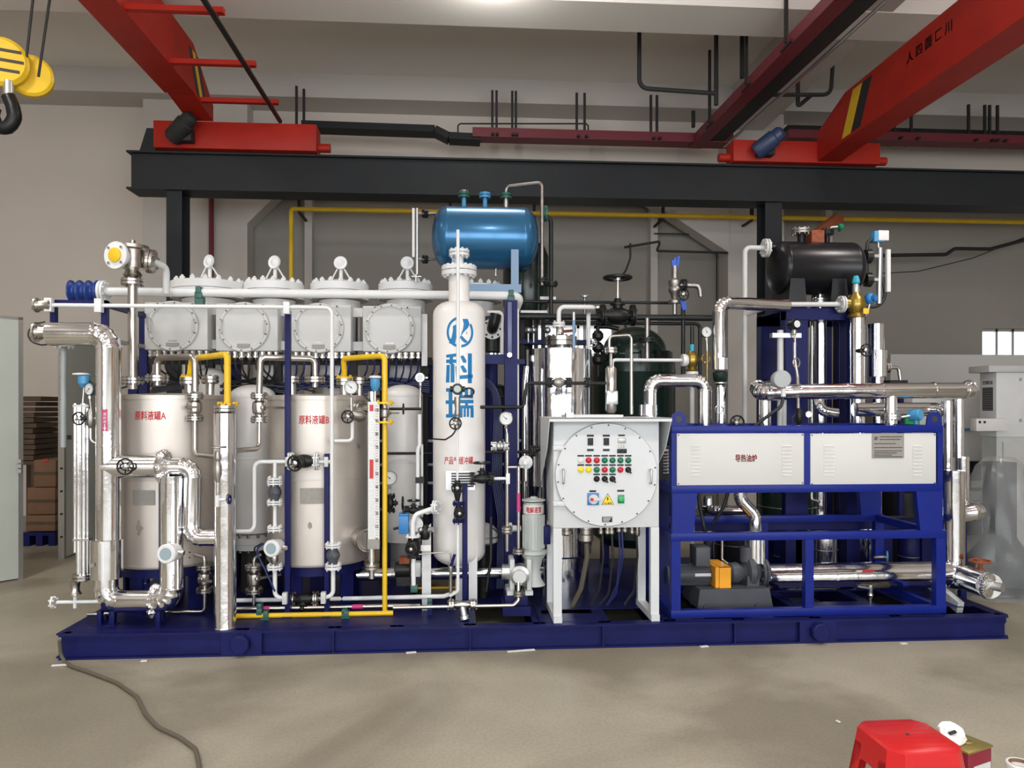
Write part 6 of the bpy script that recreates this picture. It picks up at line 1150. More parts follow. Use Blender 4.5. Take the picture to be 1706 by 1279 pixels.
clad('thick horizontal insulated pipe from the oil pump to the right end', [(1272, 961, Yp), (1420, 960, Yp), (1578, 958, Yp)], .108, bands=[((1385, 960, Yp), X, .114, .02, m_clad), ((1322, 960, Yp), X, .112, .012, m_clad)], extra=lambda t, P: [t.part('flow_sticker', M_().box(W(1437, 949, Yp-.105), W(1456, 952.5, Yp-.098)), m_txtred), t.part('arrow', M_().box(W(1427, 950, Yp-.105), W(1436, 952, Yp-.098)), m_paper)])
clad('thick insulated elbow pipe stepping out to the capped right end', [(1570, 958, Yp), (1600, 960, Yp), (1648, 975, .1)], .10, .1, k=2)
t = Thing('pipe_end_cap', 'crimped bright end cap facing out at the lower right corner', 'end cap'); c = W(1649, 976, .09); d = V((.38, -1, -.06)).normalized(); q = M_().lathe(c, d, [(.098, -.02), (.104, -.01), (.104, .004), (.07, .012), (0, .013)], 30); t.part('cap', q, m_foil)
q = M_(); ax, u, v_ = frame(d)
for i in range(30): a = 2*pi*i/30; q.cyl(c+(u*cos(a)+v_*sin(a))*.098+d*.0, c+(u*cos(a)+v_*sin(a))*.098+d*.014, .008, n=5)
t.part('crimp_ring', q, m_clad, kind='stuff'); t.part('stub', M_().cyl(c+V((.03, 0, .0)), c+V((.06, -.06, 0)), .035), m_alu); t.done()
t = Thing('hand_valve', 'rusty brown handwheel valve above the right pipe end', 'valve', 'handwheel valves'); c = W(1633, 965, .45); t.part('stem', M_().lathe(c, Z, [(.04, -.06), (.05, 0), (.03, .05), (.035, .08), (.015, .1), (.015, .16)], 12), m_rust); handwheel(t, c+Z*.15, Z, .075, m_rust, m_rust); t.done()
t = Thing('drain_valve', 'small steel drain valve under the thick horizontal pipe', 'valve', 'stainless ball valves'); c = W(1450, 985, .48); t.part('body', M_().lathe(c, Z, [(.014, -.05), (.026, -.03), (.02, 0), (.026, .03), (.014, .09)], 10), m_steel); t.part('lever', M_().bar(c+V((0, -.02, .03)), c+V((-.12, -.03, .05)), .014, .006), m_alu); t.part('nozzle', M_().cyl(c-Z*.05, c-Z*.09, .016), m_steel); t.done()
clad('S-bent insulated pipe dropping behind the furnace legs to the pump', [(1233, 770, .62), (1236, 832, .62), (1258, 858, .6), (1258, 905, .58)], .05, .10)
t = Thing('insulated_sleeve', 'wide bright sleeve around the pump outlet below the blue rail', 'pipe sleeve'); a = W(1258, 888, .56); b = W(1258, 936, .56); t.part('sleeve', M_().lathe(V((b.x, .56, b.z)), Z, [(.07, 0), (.085, .003), (.085, a.z-b.z), (.06, a.z-b.z+.01)], 28), m_clad); t.part('seam', M_().box((b.x+.02, .468, b.z), (b.x+.03, .48, a.z)), m_clad); t.done()
# things seen inside the furnace frame
def under(lb, px, wpx, py0, py1, Y, m, nm='vessel', cat='vessel'):
    r = wpx/2*mp(Y, px); a = W(px, py0, Y); b = W(px, py1, Y); zb_ = max(b.z, ZD); t = Thing(nm, lb, cat)
    t.part('shell', M_().lathe(V((a.x, Y, zb_)), Z, [(r*.8, 0), (r, .03), (r, a.z-zb_-.03), (r*.8, a.z-zb_)], 28), m); t.part('band', M_().torus(V((a.x, Y, (a.z+zb_)/2)), Z, r, .006), m_dull)
    if zb_ > ZD+.02: t.part('support', M_().cyl(V((a.x, Y, ZD)), V((a.x, Y, zb_)), r*.4), m_navy)
    t.done()
under('bright clad column seen left under the furnace panels', 1180, 16, 825, 1000, 1.3, m_clad, 'clad_column', 'column vessel')
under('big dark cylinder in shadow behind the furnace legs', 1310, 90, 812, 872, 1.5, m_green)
under('bright clad cylinder behind the right window of furnace frame', 1443, 36, 828, 940, 1.25, m_clad, 'clad_column', 'column vessel')
under('bright round end vessel in the middle window of furnace frame', 1372, 44, 882, 945, 1.2, m_clad)
under('navy support drum behind the right side of the furnace frame', 1515, 34, 890, 990, 1.3, m_navy, 'drum', 'drum')
under('navy support drum behind the middle of the furnace frame', 1310, 40, 890, 990, 1.4, m_navy, 'drum', 'drum')
under('dark tank in shadow behind the right furnace leg', 1500, 84, 812, 985, 2.0, m_ktank, 'dark_fill_vessel', 'pressure vessel')
under('dark tank in shadow behind the middle of the furnace frame', 1405, 80, 812, 985, 2.1, m_ktank, 'dark_fill_vessel', 'pressure vessel')
under('dark tank in shadow behind the left window of the furnace frame', 1225, 70, 870, 985, 2.0, m_ktank, 'dark_fill_vessel', 'pressure vessel')
t = Thing('inner_frame', 'navy inner crossbeams seen through the openings of the furnace frame', 'frame')
for py0, py1, y in ((868, 880, 1.15), (986, 996, 1.3)): a = W(1140, py0, y); b = W(1560, py1, y); t.part('crossbeam', M_().box((a.x, y, b.z), (b.x, y+.06, a.z)), m_navy)
for px in (1335, 1478, 1545): a = W(px, 870, 1.2); t.part('upright', M_().box((a.x-.05, 1.2, ZD), (a.x+.05, 1.26, a.z)), m_navy)
t.done()
pipe('dark slim rail pipe across behind the furnace legs', m_dpipe, [(1140, 865, 1.0), (1560, 864, 1.0)], .013, group='dark pipes')
clad('bright low horizontal pipe seen behind the furnace legs at left', [(1176, 850, 1.28), (1192, 850, 1.12), (1240, 849, 1.1)], .045)
pipe('thin bright tube bent down behind the orange coupling guard', m_steel, [(1203, 890, .7), (1203, 932, .7), (1225, 948, .62)], .013, .02, group='stainless pipes')
pipe('short bright L-shaped tube under the middle of the furnace panels', m_steel, [(1352, 815, 1.0), (1352, 832, 1.0), (1366, 836, .95)], .015, .02, group='stainless pipes')
for lb, P in (('black hose dropping in front of the left clad column', [(1160, 790, .8), (1166, 845, .8), (1176, 890, .8), (1178, 912, .6)]), ('black hose leaning behind the left furnace leg', [(1218, 805, .9), (1205, 845, .9), (1188, 872, .95)])): pipe(lb, m_cable, P, .016, .2, name='hose', cat='hose')
t = Thing('blue_valve', 'small teal-blue valve wheel at right inside the furnace frame', 'valve', 'handwheel valves'); c = W(1478, 928, .9); t.part('stem', M_().cyl(c-X*.12, c, .015), m_dull); handwheel(t, c, (1, -.5, 0), .05, m_instr, m_instr); t.done()
t = Thing('pipe_support', 'pale grey slanting beam behind the right end of the thick pipe', 'beam'); t.part('beam', M_().bar(W(1545, 966, .75), W(1600, 1012, .3), .09, .05), m_motorw); t.part('foot', M_().box(W(1592, 1012, .26), V((W(1608, 1012, .26).x, .36, ZD))), m_navy); t.done()
# ------------------------------------------------------------------ bright pipes behind the furnace
clad('bright insulated arch pipe rising right of the control cabinet', [(1083, 715, .8), (1083, 634, .8), (1174, 634, .8), (1174, 760, .8)], .056, .085, k=5, bands=[((1080, 683, .8), Z, .078, .09, m_clad)])
clad('tall bright insulated pipe bending right toward the navy tower', [(1198, 615, 1.0), (1198, 504, 1.0), (1312, 504, 1.15)], .056, .08, k=5, bands=[((1201, 606, 1.0), Z, .066, .1, m_clad)])
t = Thing('reducer', 'dark green reducer cup under the tall bright insulated pipe', 'pipe joint'); c = W(1200, 632, 1.0); t.part('cup', M_().lathe(c, Z, [(.03, -.05), (.06, 0), (.065, .06), (.05, .07)], 20), m_green); t.part('clamp', M_().torus(c-Z*.03, Z, .05, .008), m_alu); t.part('neck', M_().cyl(c-Z*.1, c-Z*.03, .03), m_steel); t.done()
clad('lower bright pipe under the green reducer with a syphon coil', [(1201, 645, 1.0), (1201, 760, 1.0)], .047, extra=lambda t, P: t.part('syphon_coil', M_().torus(W(1198, 682, .93), (0, -1, 0), .035, .005), m_steel))
gauge('white-faced gauge on a coiled syphon left of the tall bright pipe', W(1177, 553, 1.0), .048, (.1, -1, 0), stem_to=W(1178, 585, 1.0), needle=1.2)
pipe('thin copper syphon loop tube under the white-faced gauge', m_brass, [(1178, 582, 1.0), (1176, 592, 1.0), (1180, 640, 1.0)], .006, .02, group='stainless pipes', extra=lambda t, P: t.part('loop', M_().torus(W(1176, 597, 1.0), (0, -1, 0), .037, .005), m_brass))
t = Thing('wall_gate_valve', 'black spoked wheel above the left blue furnace rail', 'valve', 'handwheel valves'); c = W(1228, 704, .9); t.part('stem', M_().cyl(c, c+V((0, .1, 0)), .015), m_dull); handwheel(t, c, (0, -1, 0), .06); t.done()
pipe('tall silver-grey pipe from the black tank elbow down behind furnace', m_boxgrey, [(1276, 413, 1.35), (1241, 414, 1.35), (1241, 760, 1.35)], .023, .05, fl=[(0, X, .085, m_boxgrey, True)], group='grey pipes')
pipe('silver-grey branch pipe sloping from tall pipe to the brass valve', m_boxgrey, [(1241, 524, 1.35), (1292, 507, 1.15), (1402, 507, 1.1)], .022, .05, fl=[(-1, X, .075, m_boxgrey, True)], group='grey pipes')
t = Thing('brass_relief_valve', 'large brass relief valve with cyan top on the silver clad column', 'valve', 'brass valves'); c = W(1426, 506, 1.1); t.part('body', M_().lathe(c, Z, [(.06, -.13), (.085, -.12), (.05, -.08), (.075, -.04), (.082, 0), (.07, .05), (.04, .08), (.03, .12)], 20), m_brass); t.part('bonnet', M_().lathe(c+Z*.1, Z, [(.035, 0), (.03, .06), (.02, .08)], 14), m_alu); t.part('cap', M_().lathe(c+Z*.17, Z, [(.02, 0), (.035, .02), (.03, .05), (.02, .08)], 8), m_cyan, 'cyan cap'); t.part('inlet', M_().cyl(c-X*.12, c-X*.05, .045), m_brass); t.part('tag', M_().box(c+V((.02, -.09, -.1)), c+V((.07, -.08, -.05))), m_yellow); t.done()
# big horizontal bright pipe
clad('long thick bright pipe across the top of the furnace with a bend at the left', [(1300, 640, 1.15), (1262, 646, 1.0), (1268, 655, .75), (1330, 652, .7), (1612, 650, .7), (1614, 645, .95)], .066, .08, k=5, bands=[((1410, 651, .7), X, .070, .012, m_clad), ((1555, 650, .7), X, .070, .012, m_clad)], snap=0)
clad('short bright branch pipe dropping from the long thick pipe', [(1484, 655, .7), (1484, 716, .7)], .05, extra=lambda t, P: flange(t, W(1484, 694, .7), Z, .085, .016, m_steel, 8))
clad('bright lower horizontal pipe behind the branch', [(1424, 682, 1.0), (1560, 680, 1.0)], .062)
clad('second bright vertical stub under the left end of the thick pipe', [(1274, 660, .8), (1274, 760, .8)], .052)
clad('faceted bright elbow below the middle of the thick pipe', [(1362, 660, .95), (1368, 684, .9), (1394, 688, .9)], .045, .06)
t = Thing('valve_actuator', 'bright blue actuator head right of the short branch pipe', 'actuator'); c = W(1526, 691, .68); t.part('head', M_().lathe(c, (.5, -1, .1), [(.03, -.06), (.05, -.05), (.05, .03), (.04, .045)], 16), m_instr); t.part('stem', M_().cyl(c, W(1494, 696, .7), .01), m_steel); t.part('cable_entry', M_().cyl(c, c-Z*.09, .018), m_instr); t.done()
t = Thing('round_transmitter', 'grey-lidded round transmitter with black cable on the thick bright pipe', 'transmitter', 'instrument transmitters'); c = W(1301, 632, .56); t.part('housing', M_().lathe(c, (-.15, -1, 0), [(.05, -.08), (.07, -.06), (.075, -.02), (.075, .03), (.065, .045), (0, .046)], 24), m_grey2); t.part('neck', M_().cyl(c-Z*.07+X*.02, c-Z*.14+X*.02, .02), m_white); t.part('cable', M_().tube([c+V((.02, 0, -.14)), c+V((.0, -.01, -.22)), c+V((-.1, 0, -.29)), W(1255, 712, .6)], .014, .08), m_cable); t.done()
pipe('grey standpipe with a bracket in front of the navy tower left leg', m_boxgrey, [(1300, 550, .85), (1300, 800, .85)], .026, group='grey pipes', extra=lambda t, P: t.part('bracket', M_().box(W(1287, 562, .8), W(1330, 556, .86)), m_alu)); pipe('grey lower standpipe behind the round transmitter', m_boxgrey, [(1306, 660, .85), (1306, 730, .85)], .022, group='grey pipes')
transmitter('black transmitter with white face before the navy tower', W(1326, 540, .75), .045, (.2, -1, .05), m_ktank, m_gface, W(1325, 575, .75))
pipe('thin impulse tube with a syphon loop in front of the navy tower', m_steel, [(1324, 570, .74), (1323, 596, .74), (1329, 628, .72), (1330, 680, .66)], .012, .05, group='stainless pipes', extra=lambda t, P: [t.part('loop', M_().torus(W(1327, 604, .74), (.5, -1, 0), .04, .006), m_steel)])
t = Thing('needle_valve', 'black needle valve with a small round dial over the furnace rail', 'valve', 'handwheel valves'); c = W(1331, 690, .6); t.part('body', M_().lathe(c, Z, [(.014, -.09), (.03, -.05), (.032, .02), (.015, .05)], 10), m_black); t.part('dial', M_().cyl(c+V((.06, -.03, 0)), c+V((.06, -.05, 0)), .026), m_alu); t.part('bracket', M_().tube([c-X*.03, c+V((-.06, 0, -.03)), c+V((-.05, 0, -.08))], .006, .02), m_cable); t.part('tail', M_().cyl(c-Z*.09, c-Z*.16, .02), m_steel); t.done()
# navy tower with black tank
YT0, YT1 = 1.2, 1.75
t = Thing('navy_tower', 'tall navy steel tower framing bright tubes under the black tank', 'frame')
zt_ = W(1375, 515, YT0).z
for px0, px1 in ((1309, 1346), (1411, 1436)):
    for y in (YT0, YT1): t.part('post', M_().box((W(px0, 600, YT0).x, y, ZD), (W(px1, 600, YT0).x, y+.12, zt_)), m_navy)
a = W(1309, 514, YT0).x; b = W(1440, 514, YT0).x; t.part('top_beam', M_().box((a, YT0-.02, W(1375, 533, YT0).z), (b, YT0+.1, zt_)), m_navy); t.part('top_beam', M_().box((a, YT1, W(1375, 533, YT0).z), (b, YT1+.1, zt_)), m_navy); t.part('top_plate', M_().box((a, YT0, zt_-.01), (b, YT1+.1, zt_+.01)), m_navy)
t.part('panel', M_().box((W(1395, 600, 1.4).x, 1.4, ZD), (W(1420, 600, 1.4).x, 1.42, zt_-.1)), m_navy); t.done()
for lb, px, w_, y0, y1, Y in (('bright tall tube inside the navy tower, left one', 1366, 21, 534, 640, 1.35), ('narrow bright tube inside the navy tower against the left post', 1353, 9, 534, 650, 1.45), ('dark glossy tube inside the navy tower, right one', 1398, 20, 536, 640, 1.45)):
    a = W(px, y0, Y); r = w_/2*mp(Y, px); t = Thing('tower_tube', lb, 'column vessel', 'tubes inside the navy tower'); t.part('cladding', M_().lathe(V((a.x, Y, ZD)), Z, [(r, 0), (r, 1.0), (r*1.05, 1.001), (r*1.05, 1.012), (r, 1.013), (r, a.z-ZD)], 24), m_clad if px < 1390 else m_ktank); t.done()
clad('bright clad column under the brass valve with a handwheel', [(1428, 528, 1.1), (1428, 760, 1.1)], .062, bands=[((1428, 552, 1.1), Z, .065, .012, m_clad), ((1428, 612, 1.1), Z, .065, .012, m_clad)])
t = Thing('hand_valve', 'black spoked handwheel on the bright clad column at right', 'valve', 'handwheel valves'); c = W(1443, 583, .95); t.part('stem', M_().cyl(c, c+V((-.03, .15, 0)), .02), m_black); handwheel(t, c, (.1, -1, 0), .052); t.done()
for lb, px, w_, y0, y1, Y in (('bright short cylinder right of the clad column, upper one', 1459, 26, 540, 640, 1.35), ('bright sleeve right of the clad column, lower stepped one', 1462, 28, 584, 628, 1.2)):
    a = W(px, y0, Y); b = W(px, y1, Y); r = w_/2*mp(Y, px); t = Thing('clad_sleeve', lb, 'pipe sleeve', 'stepped bright sleeves at the right'); t.part('sleeve', M_().lathe(V((a.x, Y, b.z)), Z, [(r*.8, 0), (r, .004), (r, a.z-b.z), (r*.8, a.z-b.z+.004)], 26), m_clad); t.part('seam', M_().box((a.x-r*.5, Y-r*.93, b.z), (a.x-r*.42, Y-r*.84, a.z)), m_clad)
    t.part('core', M_().cyl(V((a.x, Y+.0, ZD)), V((a.x, Y, b.z)), r*.5), m_clad); t.done()
YK = 1.45
t, o, L, r = htank('black horizontal tank on top of the navy tower', 1283, 1432, 404, 491, YK, m_ktank, 'black_tank', .2)
for px in (1330, 1400):
    k = W(px, 455, YK-r*.9); t.part('saddle', M_().prism([(-.09, zt_-.0), (.09, zt_), (.06, k.z+.02), (-.06, k.z+.02)], V((k.x, YK-r*.85, 0)), X, Z, V((0, r*1.6, 0))), m_ktank)
for px, rr in ((1335, .09), (1378, .06)): k = V((W(px, 404, YK).x, YK, o.z+r)); t.part('top_nozzle', M_().cyl(k-Z*.03, k+Z*.08, rr*.4), m_ktank); flange(t, k+Z*.1, Z, rr, .018, m_dull if px == 1335 else m_ktank, 10)
k = V((W(1358, 404, YK).x, YK, o.z+r)); t.part('rusty_mount', M_().box(k+V((-.07, -.08, -.02)), k+V((.05, .06, .1))), m_rust); k = V((W(1380, 400, YK).x, YK, o.z+r)); t.part('vent_elbow', M_().tube([k, k+Z*.14, k+V((.1, 0, .15))], .016, .04), m_dull); t.part('green_tip', M_().lathe(k+V((.09, 0, .14)), (1, 0, .3), [(.02, 0), (.04, .01), (.03, .05)], 10), m_pgreen)
c = V((o.x, YK, W(1283, 412, YK).z)); t.part('left_neck', M_().cyl(c+V((-.06, 0, 0)), c+V((.12, 0, 0)), .03), m_ktank); t.part('drain_neck', M_().cyl(W(1366, 490, YK), V((W(1366, 490, YK).x, YK, zt_)), .03), m_steel); flange(t, V((W(1366, 504, YK).x, YK, W(1366, 501, YK).z)), Z, .07, .016, m_alu, 8); t.done()
t = Thing('tank_level_gauge', 'white level gauge with black arms and a blue head right of the black tank', 'level gauge'); Ye = YK
for py in (427, 466): k0 = W(1431, py, Ye); k1 = W(1466, py, Ye); q = t.part('arm', M_().cyl(k0, k1, .018), m_black); t.part('coupling', M_().lathe(W(1446, py, Ye), X, [(.03, -.04), (.065, -.03), (.07, .02), (.04, .04)], 14), m_black, parent=q); t.part('fitting', M_().cyl(W(1455, py, Ye), W(1465, py, Ye), .024, n=6), m_alu, parent=q)
t.part('link', M_().cyl(W(1444, 427, Ye), W(1444, 466, Ye), .017), m_black); t.part('tube', M_().cyl(W(1466, 413, Ye), W(1464, 506, Ye), .026), m_alu); t.part('scale_board', M_().box((W(1473, 418, Ye).x, Ye-.05, W(1476, 487, Ye).z), (W(1479, 418, Ye).x, Ye-.02, W(1476, 417, Ye).z)), m_paper)
t.part('head_stem', M_().cyl(W(1463, 400, Ye), W(1464, 428, Ye), .012), m_alu); t.part('blue_head', M_().box(W(1457, 402, Ye-.04), W(1465, 388, Ye+.05), .006), m_instr); t.part('head_cap', M_().box(W(1464, 400, Ye-.045), W(1473, 387, Ye+.04), .006), m_white); t.part('cable', M_().tube([W(1458, 399, Ye), W(1445, 401, Ye), W(1444, 424, Ye)], .016, .05), m_cable); t.part('lower_cable', M_().tube([W(1471, 462, Ye), W(1475, 492, Ye), W(1466, 510, Ye), W(1440, 512, Ye)], .016, .09), m_cable); t.done()
t = Thing('blue_head_transmitter', 'small bright blue transmitter behind the large brass valve', 'transmitter', 'blue-headed level transmitters'); c = W(1449, 497, 1.3); t.part('head', M_().ball(c, .05, 1, .8, 1.1), m_actblue); t.part('cap', M_().cyl(c, c+V((.03, -.05, 0)), .03), m_actblue); t.part('bracket', M_().tube([c+V((0, 0, -.04)), c+V((-.02, 0, -.13)), W(1438, 530, 1.25)], .012, .03), m_alu); t.done()
# right end uprights
clad('tall bright riser just right of the furnace, upper part', [(1578, 668, .85), (1578, 800, .85)], .045)
clad('thick bright lagged riser right of the furnace, lower part', [(1588, 783, .62), (1588, 948, .6)], .088, bands=[((1588, 786, .62), Z, .092, .012, m_clad)])
clad('second bright riser behind the thick one at the right end', [(1596, 665, 1.15), (1596, 762, 1.15)], .05); clad('wider lower sleeve of the second bright riser', [(1603, 760, 1.15), (1603, 850, 1.15)], .06)
clad('faceted bright elbow from the lower pipe to the tall riser', [(1545, 682, 1.0), (1572, 684, .92), (1578, 705, .86)], .055, .08)
clad('bright horizontal elbow pipe sticking out at the far right', [(1596, 856, .9), (1626, 852, .9), (1626, 848, 1.15)], .075, .08, snap=0)
post('navy post at the right end of the skid behind the risers', 1601, 1611, 880, W(1606, 1017, .9).y and Y0+F*H/((W(1606, 700, .9)-V((0, -D, H))).dot(V((sin(TH), cos(TH), 0)))), .9)
t = Thing('tower_pipe', 'thin bright bent tube on the wall side of the stepped sleeves', 'tube'); t.part('tube', M_().tube(R([(1478, 612, 1.35), (1497, 612, 1.35), (1500, 634, 1.35)], 0), .016, .03), m_steel); flange(t, W(1478, 612, 1.35), X, .05, .014, m_dull, 4); t.part('black_foot', M_().box(W(1483, 633, 1.3), W(1502, 640, 1.4)), m_black); t.part('standpipe', M_().cyl(W(1500, 638, 1.35), V((W(1500, 638, 1.35).x, 1.35, 0)), .03), m_navy); t.done()
# ------------------------------------------------------------------ surroundings
# left: pale green insulated panels, boards, cartons
def panel(lb, pa, pb, ytop, th, pb_y):
    a = W(*pa); b = W(*pb); t = Thing('sandwich_panel', lb, 'panel', 'pale green sandwich panels standing at the left'); d = (b-a); d.z = 0; u = d.normalized(); n = V((u.y, -u.x, 0)); L = d.length
    c = V(((a.x+b.x)/2, (a.y+b.y)/2, 0)); zt_ = ytop
    t.part('sheet', M_().obox(V((c.x, c.y, zt_/2)), u*(L/2-.02), n*th/2, Z*(zt_/2-.015)), m_paleg)
    for k in (-1, 1): t.part('edge_strip', M_().obox(V((c.x, c.y, zt_/2))+u*(L/2-.02)*k, u*.022, n*(th/2+.004), Z*zt_/2), m_alu)
    t.part('edge_strip', M_().obox(V((c.x, c.y, zt_-.012)), u*L/2, n*(th/2+.004), Z*.014), m_alu)
    return t, a, b, u, n
t, a, b, u, n = panel('pale green panel cut by the left edge of the picture', (-120, 700, 2.0), (36, 700, 2.6), W(36, 529, 2.6).z, .06, 0)
k = W(33, 776, 2.54); 
for i in (-1, 0, 1): t.part('latch', M_().box(V((k.x-.02, k.y-.03, k.z+.05*i-.018)), V((k.x+.03, k.y, k.z+.05*i+.018))), m_alu)
t.done()
t, a, b, u, n = panel('pale green panel with riveted edge standing behind the level tubes', (102, 700, 3.6), (186, 700, 4.9), W(104, 560, 3.6).z, .06, 0)
q = M_()
for i in range(9): k = W(103, 590+i*38, 3.56); q.cyl(k, k+V((0, -.02, 0)), .012, n=8)
t.part('rivet', q, m_dark, kind='stuff'); 
k = W(114, 729, 3.6); t.part('black_mark', M_().box(k+V((-.03, -.0, -.02)), k+V((.03, .004, .03))), m_txtblk); t.done()
z = W(45, 665, 5.0)
k = 0
ORD = ['', 'second', 'third', 'fourth', 'fifth', 'sixth', 'seventh', 'eighth', 'ninth', 'tenth', 'eleventh', 'twelfth']
for py in range(660, 760, 9):
    a = W(30, py, 5.0); b = W(60 if py < 680 else 56, py+8, 5.0); t = one('board', ('topmost, widest brown board of the stack at the left wall' if k == 0 else ORD[k]+' brown board from the top of the stack at the left wall'), 'board', M_().box((a.x-.3, 5.0+random.uniform(0, .03), b.z+.003), (b.x+random.uniform(-.02, .02)+(.05 if k == 0 else 0), 5.8, a.z)), m_wood, 'brown boards stacked at the left'); k += 1
zb_ = W(45, 768, 5.0).z
t = Thing('board_shelf', 'dark wooden crate stand under the brown boards at the left', 'stand'); a = W(28, 768, 5.0); b = W(58, 768, 5.0)
t.part('top', M_().box((a.x-.3, 5.0, zb_-.05), (b.x, 5.8, zb_)), m_wood)
for x in (a.x-.25, b.x-.06):
    for y in (5.02, 5.7): t.part('leg', M_().box((x, y, 0), (x+.06, y+.06, zb_-.05)), m_wood)
t.part('back_sheet', M_().box((a.x-.3, 5.76, 0), (b.x, 5.8, zb_-.05)), m_wood); t.done()
Ycn = 4.5; cz = W(70, 880, Ycn).z
for i, (y0, y1, x0, x1, lb) in enumerate(((885, 858, 44, 92, 'lowest brown carton on the blue pallet at the left'), (857, 812, 45, 92, 'middle brown carton of the stack on the blue pallet'), (811, 766, 56, 93, 'topmost brown carton of the stack, with a red mark'))):
    a = W(x0, y0, Ycn); b = W(x1, y1, Ycn); t = Thing('carton', lb, 'carton', 'brown cartons stacked on a blue pallet'); z0 = a.z; z1 = b.z
    p = t.part('box', M_().box((a.x, Ycn, z0), (b.x, Ycn+.5, z1), .008), m_carton); t.part('tape', M_().box((a.x-.002, Ycn-.002, (z0+z1)/2-.02), (b.x+.002, Ycn+.502, (z0+z1)/2+.02)), m_wood)
    if i == 2: t.part('red_mark', M_().box(W(72, 769, Ycn-.01), W(80, 764, Ycn-.005)), m_txtred)
    t.done()
t = Thing('pallet', 'blue plastic pallet under the brown cartons', 'pallet'); a = W(42, 888, Ycn); b = W(95, 888, Ycn); h = W(60, 886, Ycn).z
t.part('deck', M_().box((a.x, Ycn-.05, h-.04), (b.x, Ycn+.6, h)), m_navy)
for x in (a.x, (a.x+b.x)/2-.04, b.x-.08): t.part('runner', M_().box((x, Ycn-.05, 0), (x+.08, Ycn+.6, h-.04)), m_navy)
t.done()
# right: white machine, ceiling-height cabinet, green machine, plastic-wrapped item
Ym = 3.4
t = Thing('white_machine_cabinet', 'white cabinet with black perforated side vent and grey top ledge at right edge', 'cabinet'); a = W(1660, 728, Ym); b = W(1660, 620, Ym); x2 = W(1790, 700, Ym).x
t.part('body', M_().box((b.x, Ym, a.z), (x2, Ym+.30, b.z), .01), m_white); t.part('top_ledge', M_().box((W(1643, 620, Ym).x, Ym-.05, b.z), (x2, Ym+.32, W(1660, 609, Ym).z), .004), m_boxgrey)
xv = b.x; k0 = W(1651, 684, Ym); k1 = W(1651, 645, Ym+.1); p = t.part('vent', M_().box((xv-.008, Ym+.06, k0.z), (xv+.004, Ym+.24, k1.z)), m_dark); q = M_()
for i in range(7):
    for j in range(13): y_ = Ym+.06+.18*(i+.5)/7; z_ = k0.z+(k1.z-k0.z)*(j+.5)/13; q.cyl((xv-.011, y_, z_), (xv-.004, y_, z_), .005, n=5)
t.part('perforation', q, m_boxgrey, kind='stuff', parent=p)
g = fit(text_mb('空调机组', .1, .01), .18, .05); zc_ = W(1645, 637, Ym+.1).z; g.v = [V((xv-.003, Ym+.15-p_.x, zc_+p_.y)) for p_ in g.v]; t.part('lettering', g, m_txtblk, kind='stuff')
for py in (632, 700): k = W(1699, py, Ym); t.part('hinge', M_().box(k+V((-.01, -.01, -.02)), k+V((.02, 0, .02))), m_alu)
t.part('pedestal', M_().box((W(1662, 750, Ym).x, Ym+.02, 0), (x2, Ym+.28, a.z)), m_motorw); t.part('pedestal_plate', M_().box((W(1672, 750, Ym).x, Ym+.0, .05), (x2, Ym+.02, a.z-.06)), m_boxgrey); t.done()
t = Thing('socket_box', 'small white box with dark sockets fixed left below the white cabinet', 'electrical box'); a = W(1627, 718, Ym-.12); b = W(1659, 697, Ym-.12); t.part('body', M_().box((a.x, Ym-.12, a.z), (b.x+.15, Ym-.0, b.z), .006), m_cream)
for px in (1633, 1641): k = W(px, 703, Ym-.13); t.part('socket', M_().box(k+V((-.012, .0, -.014)), k+V((.012, .012, .014))), m_dark)
t.done()
Yn = 4.4
t = Thing('green_base_machine', 'white machine with dark window and green base standing at the far right', 'machine'); 
for nm, px0, px1, y0, y1, yy, m in (('base', 1520, 1646, 896, 848, 0, m_green), ('body', 1520, 1646, 848, 816, 0, m_motorw), ('slot', 1605, 1640, 818, 812, -.02, m_black), ('window', 1608, 1640, 801, 768, -.02, m_ktank), ('upper_body', 1520, 1646, 816, 650, .02, m_white)):
    a = W(px0, y0, Yn+yy); b = W(px1, y1, Yn+yy); t.part(nm, M_().box((a.x, Yn+yy, max(a.z, 0)), (b.x, Yn+.8, b.z), .008), m)
a = W(1606, 718, Yn); b = W(1622, 672, Yn); p = t.part('notice', M_().box((a.x, Yn+.005, a.z), (b.x, Yn+.02, b.z)), m_paper); a = W(1606, 718, Yn); b = W(1622, 713, Yn); t.part('blue_strip', M_().box((a.x, Yn, a.z), (b.x, Yn+.006, b.z)), m_instr, parent=p); t.done()
t = Thing('wall_notice', 'green safety notice beside the blue actuator on the far wall', 'sign'); a = W(1509, 708, Yn-.1); b = W(1532, 676, Yn-.1); t.part('board', M_().box((a.x, Yn-.1, a.z), (b.x, Yn+.02, b.z)), m_lime); t.part('header', M_().box((a.x+.03, Yn-.106, b.z-.1), (b.x-.03, Yn-.099, b.z-.03)), m_paper); t.done()
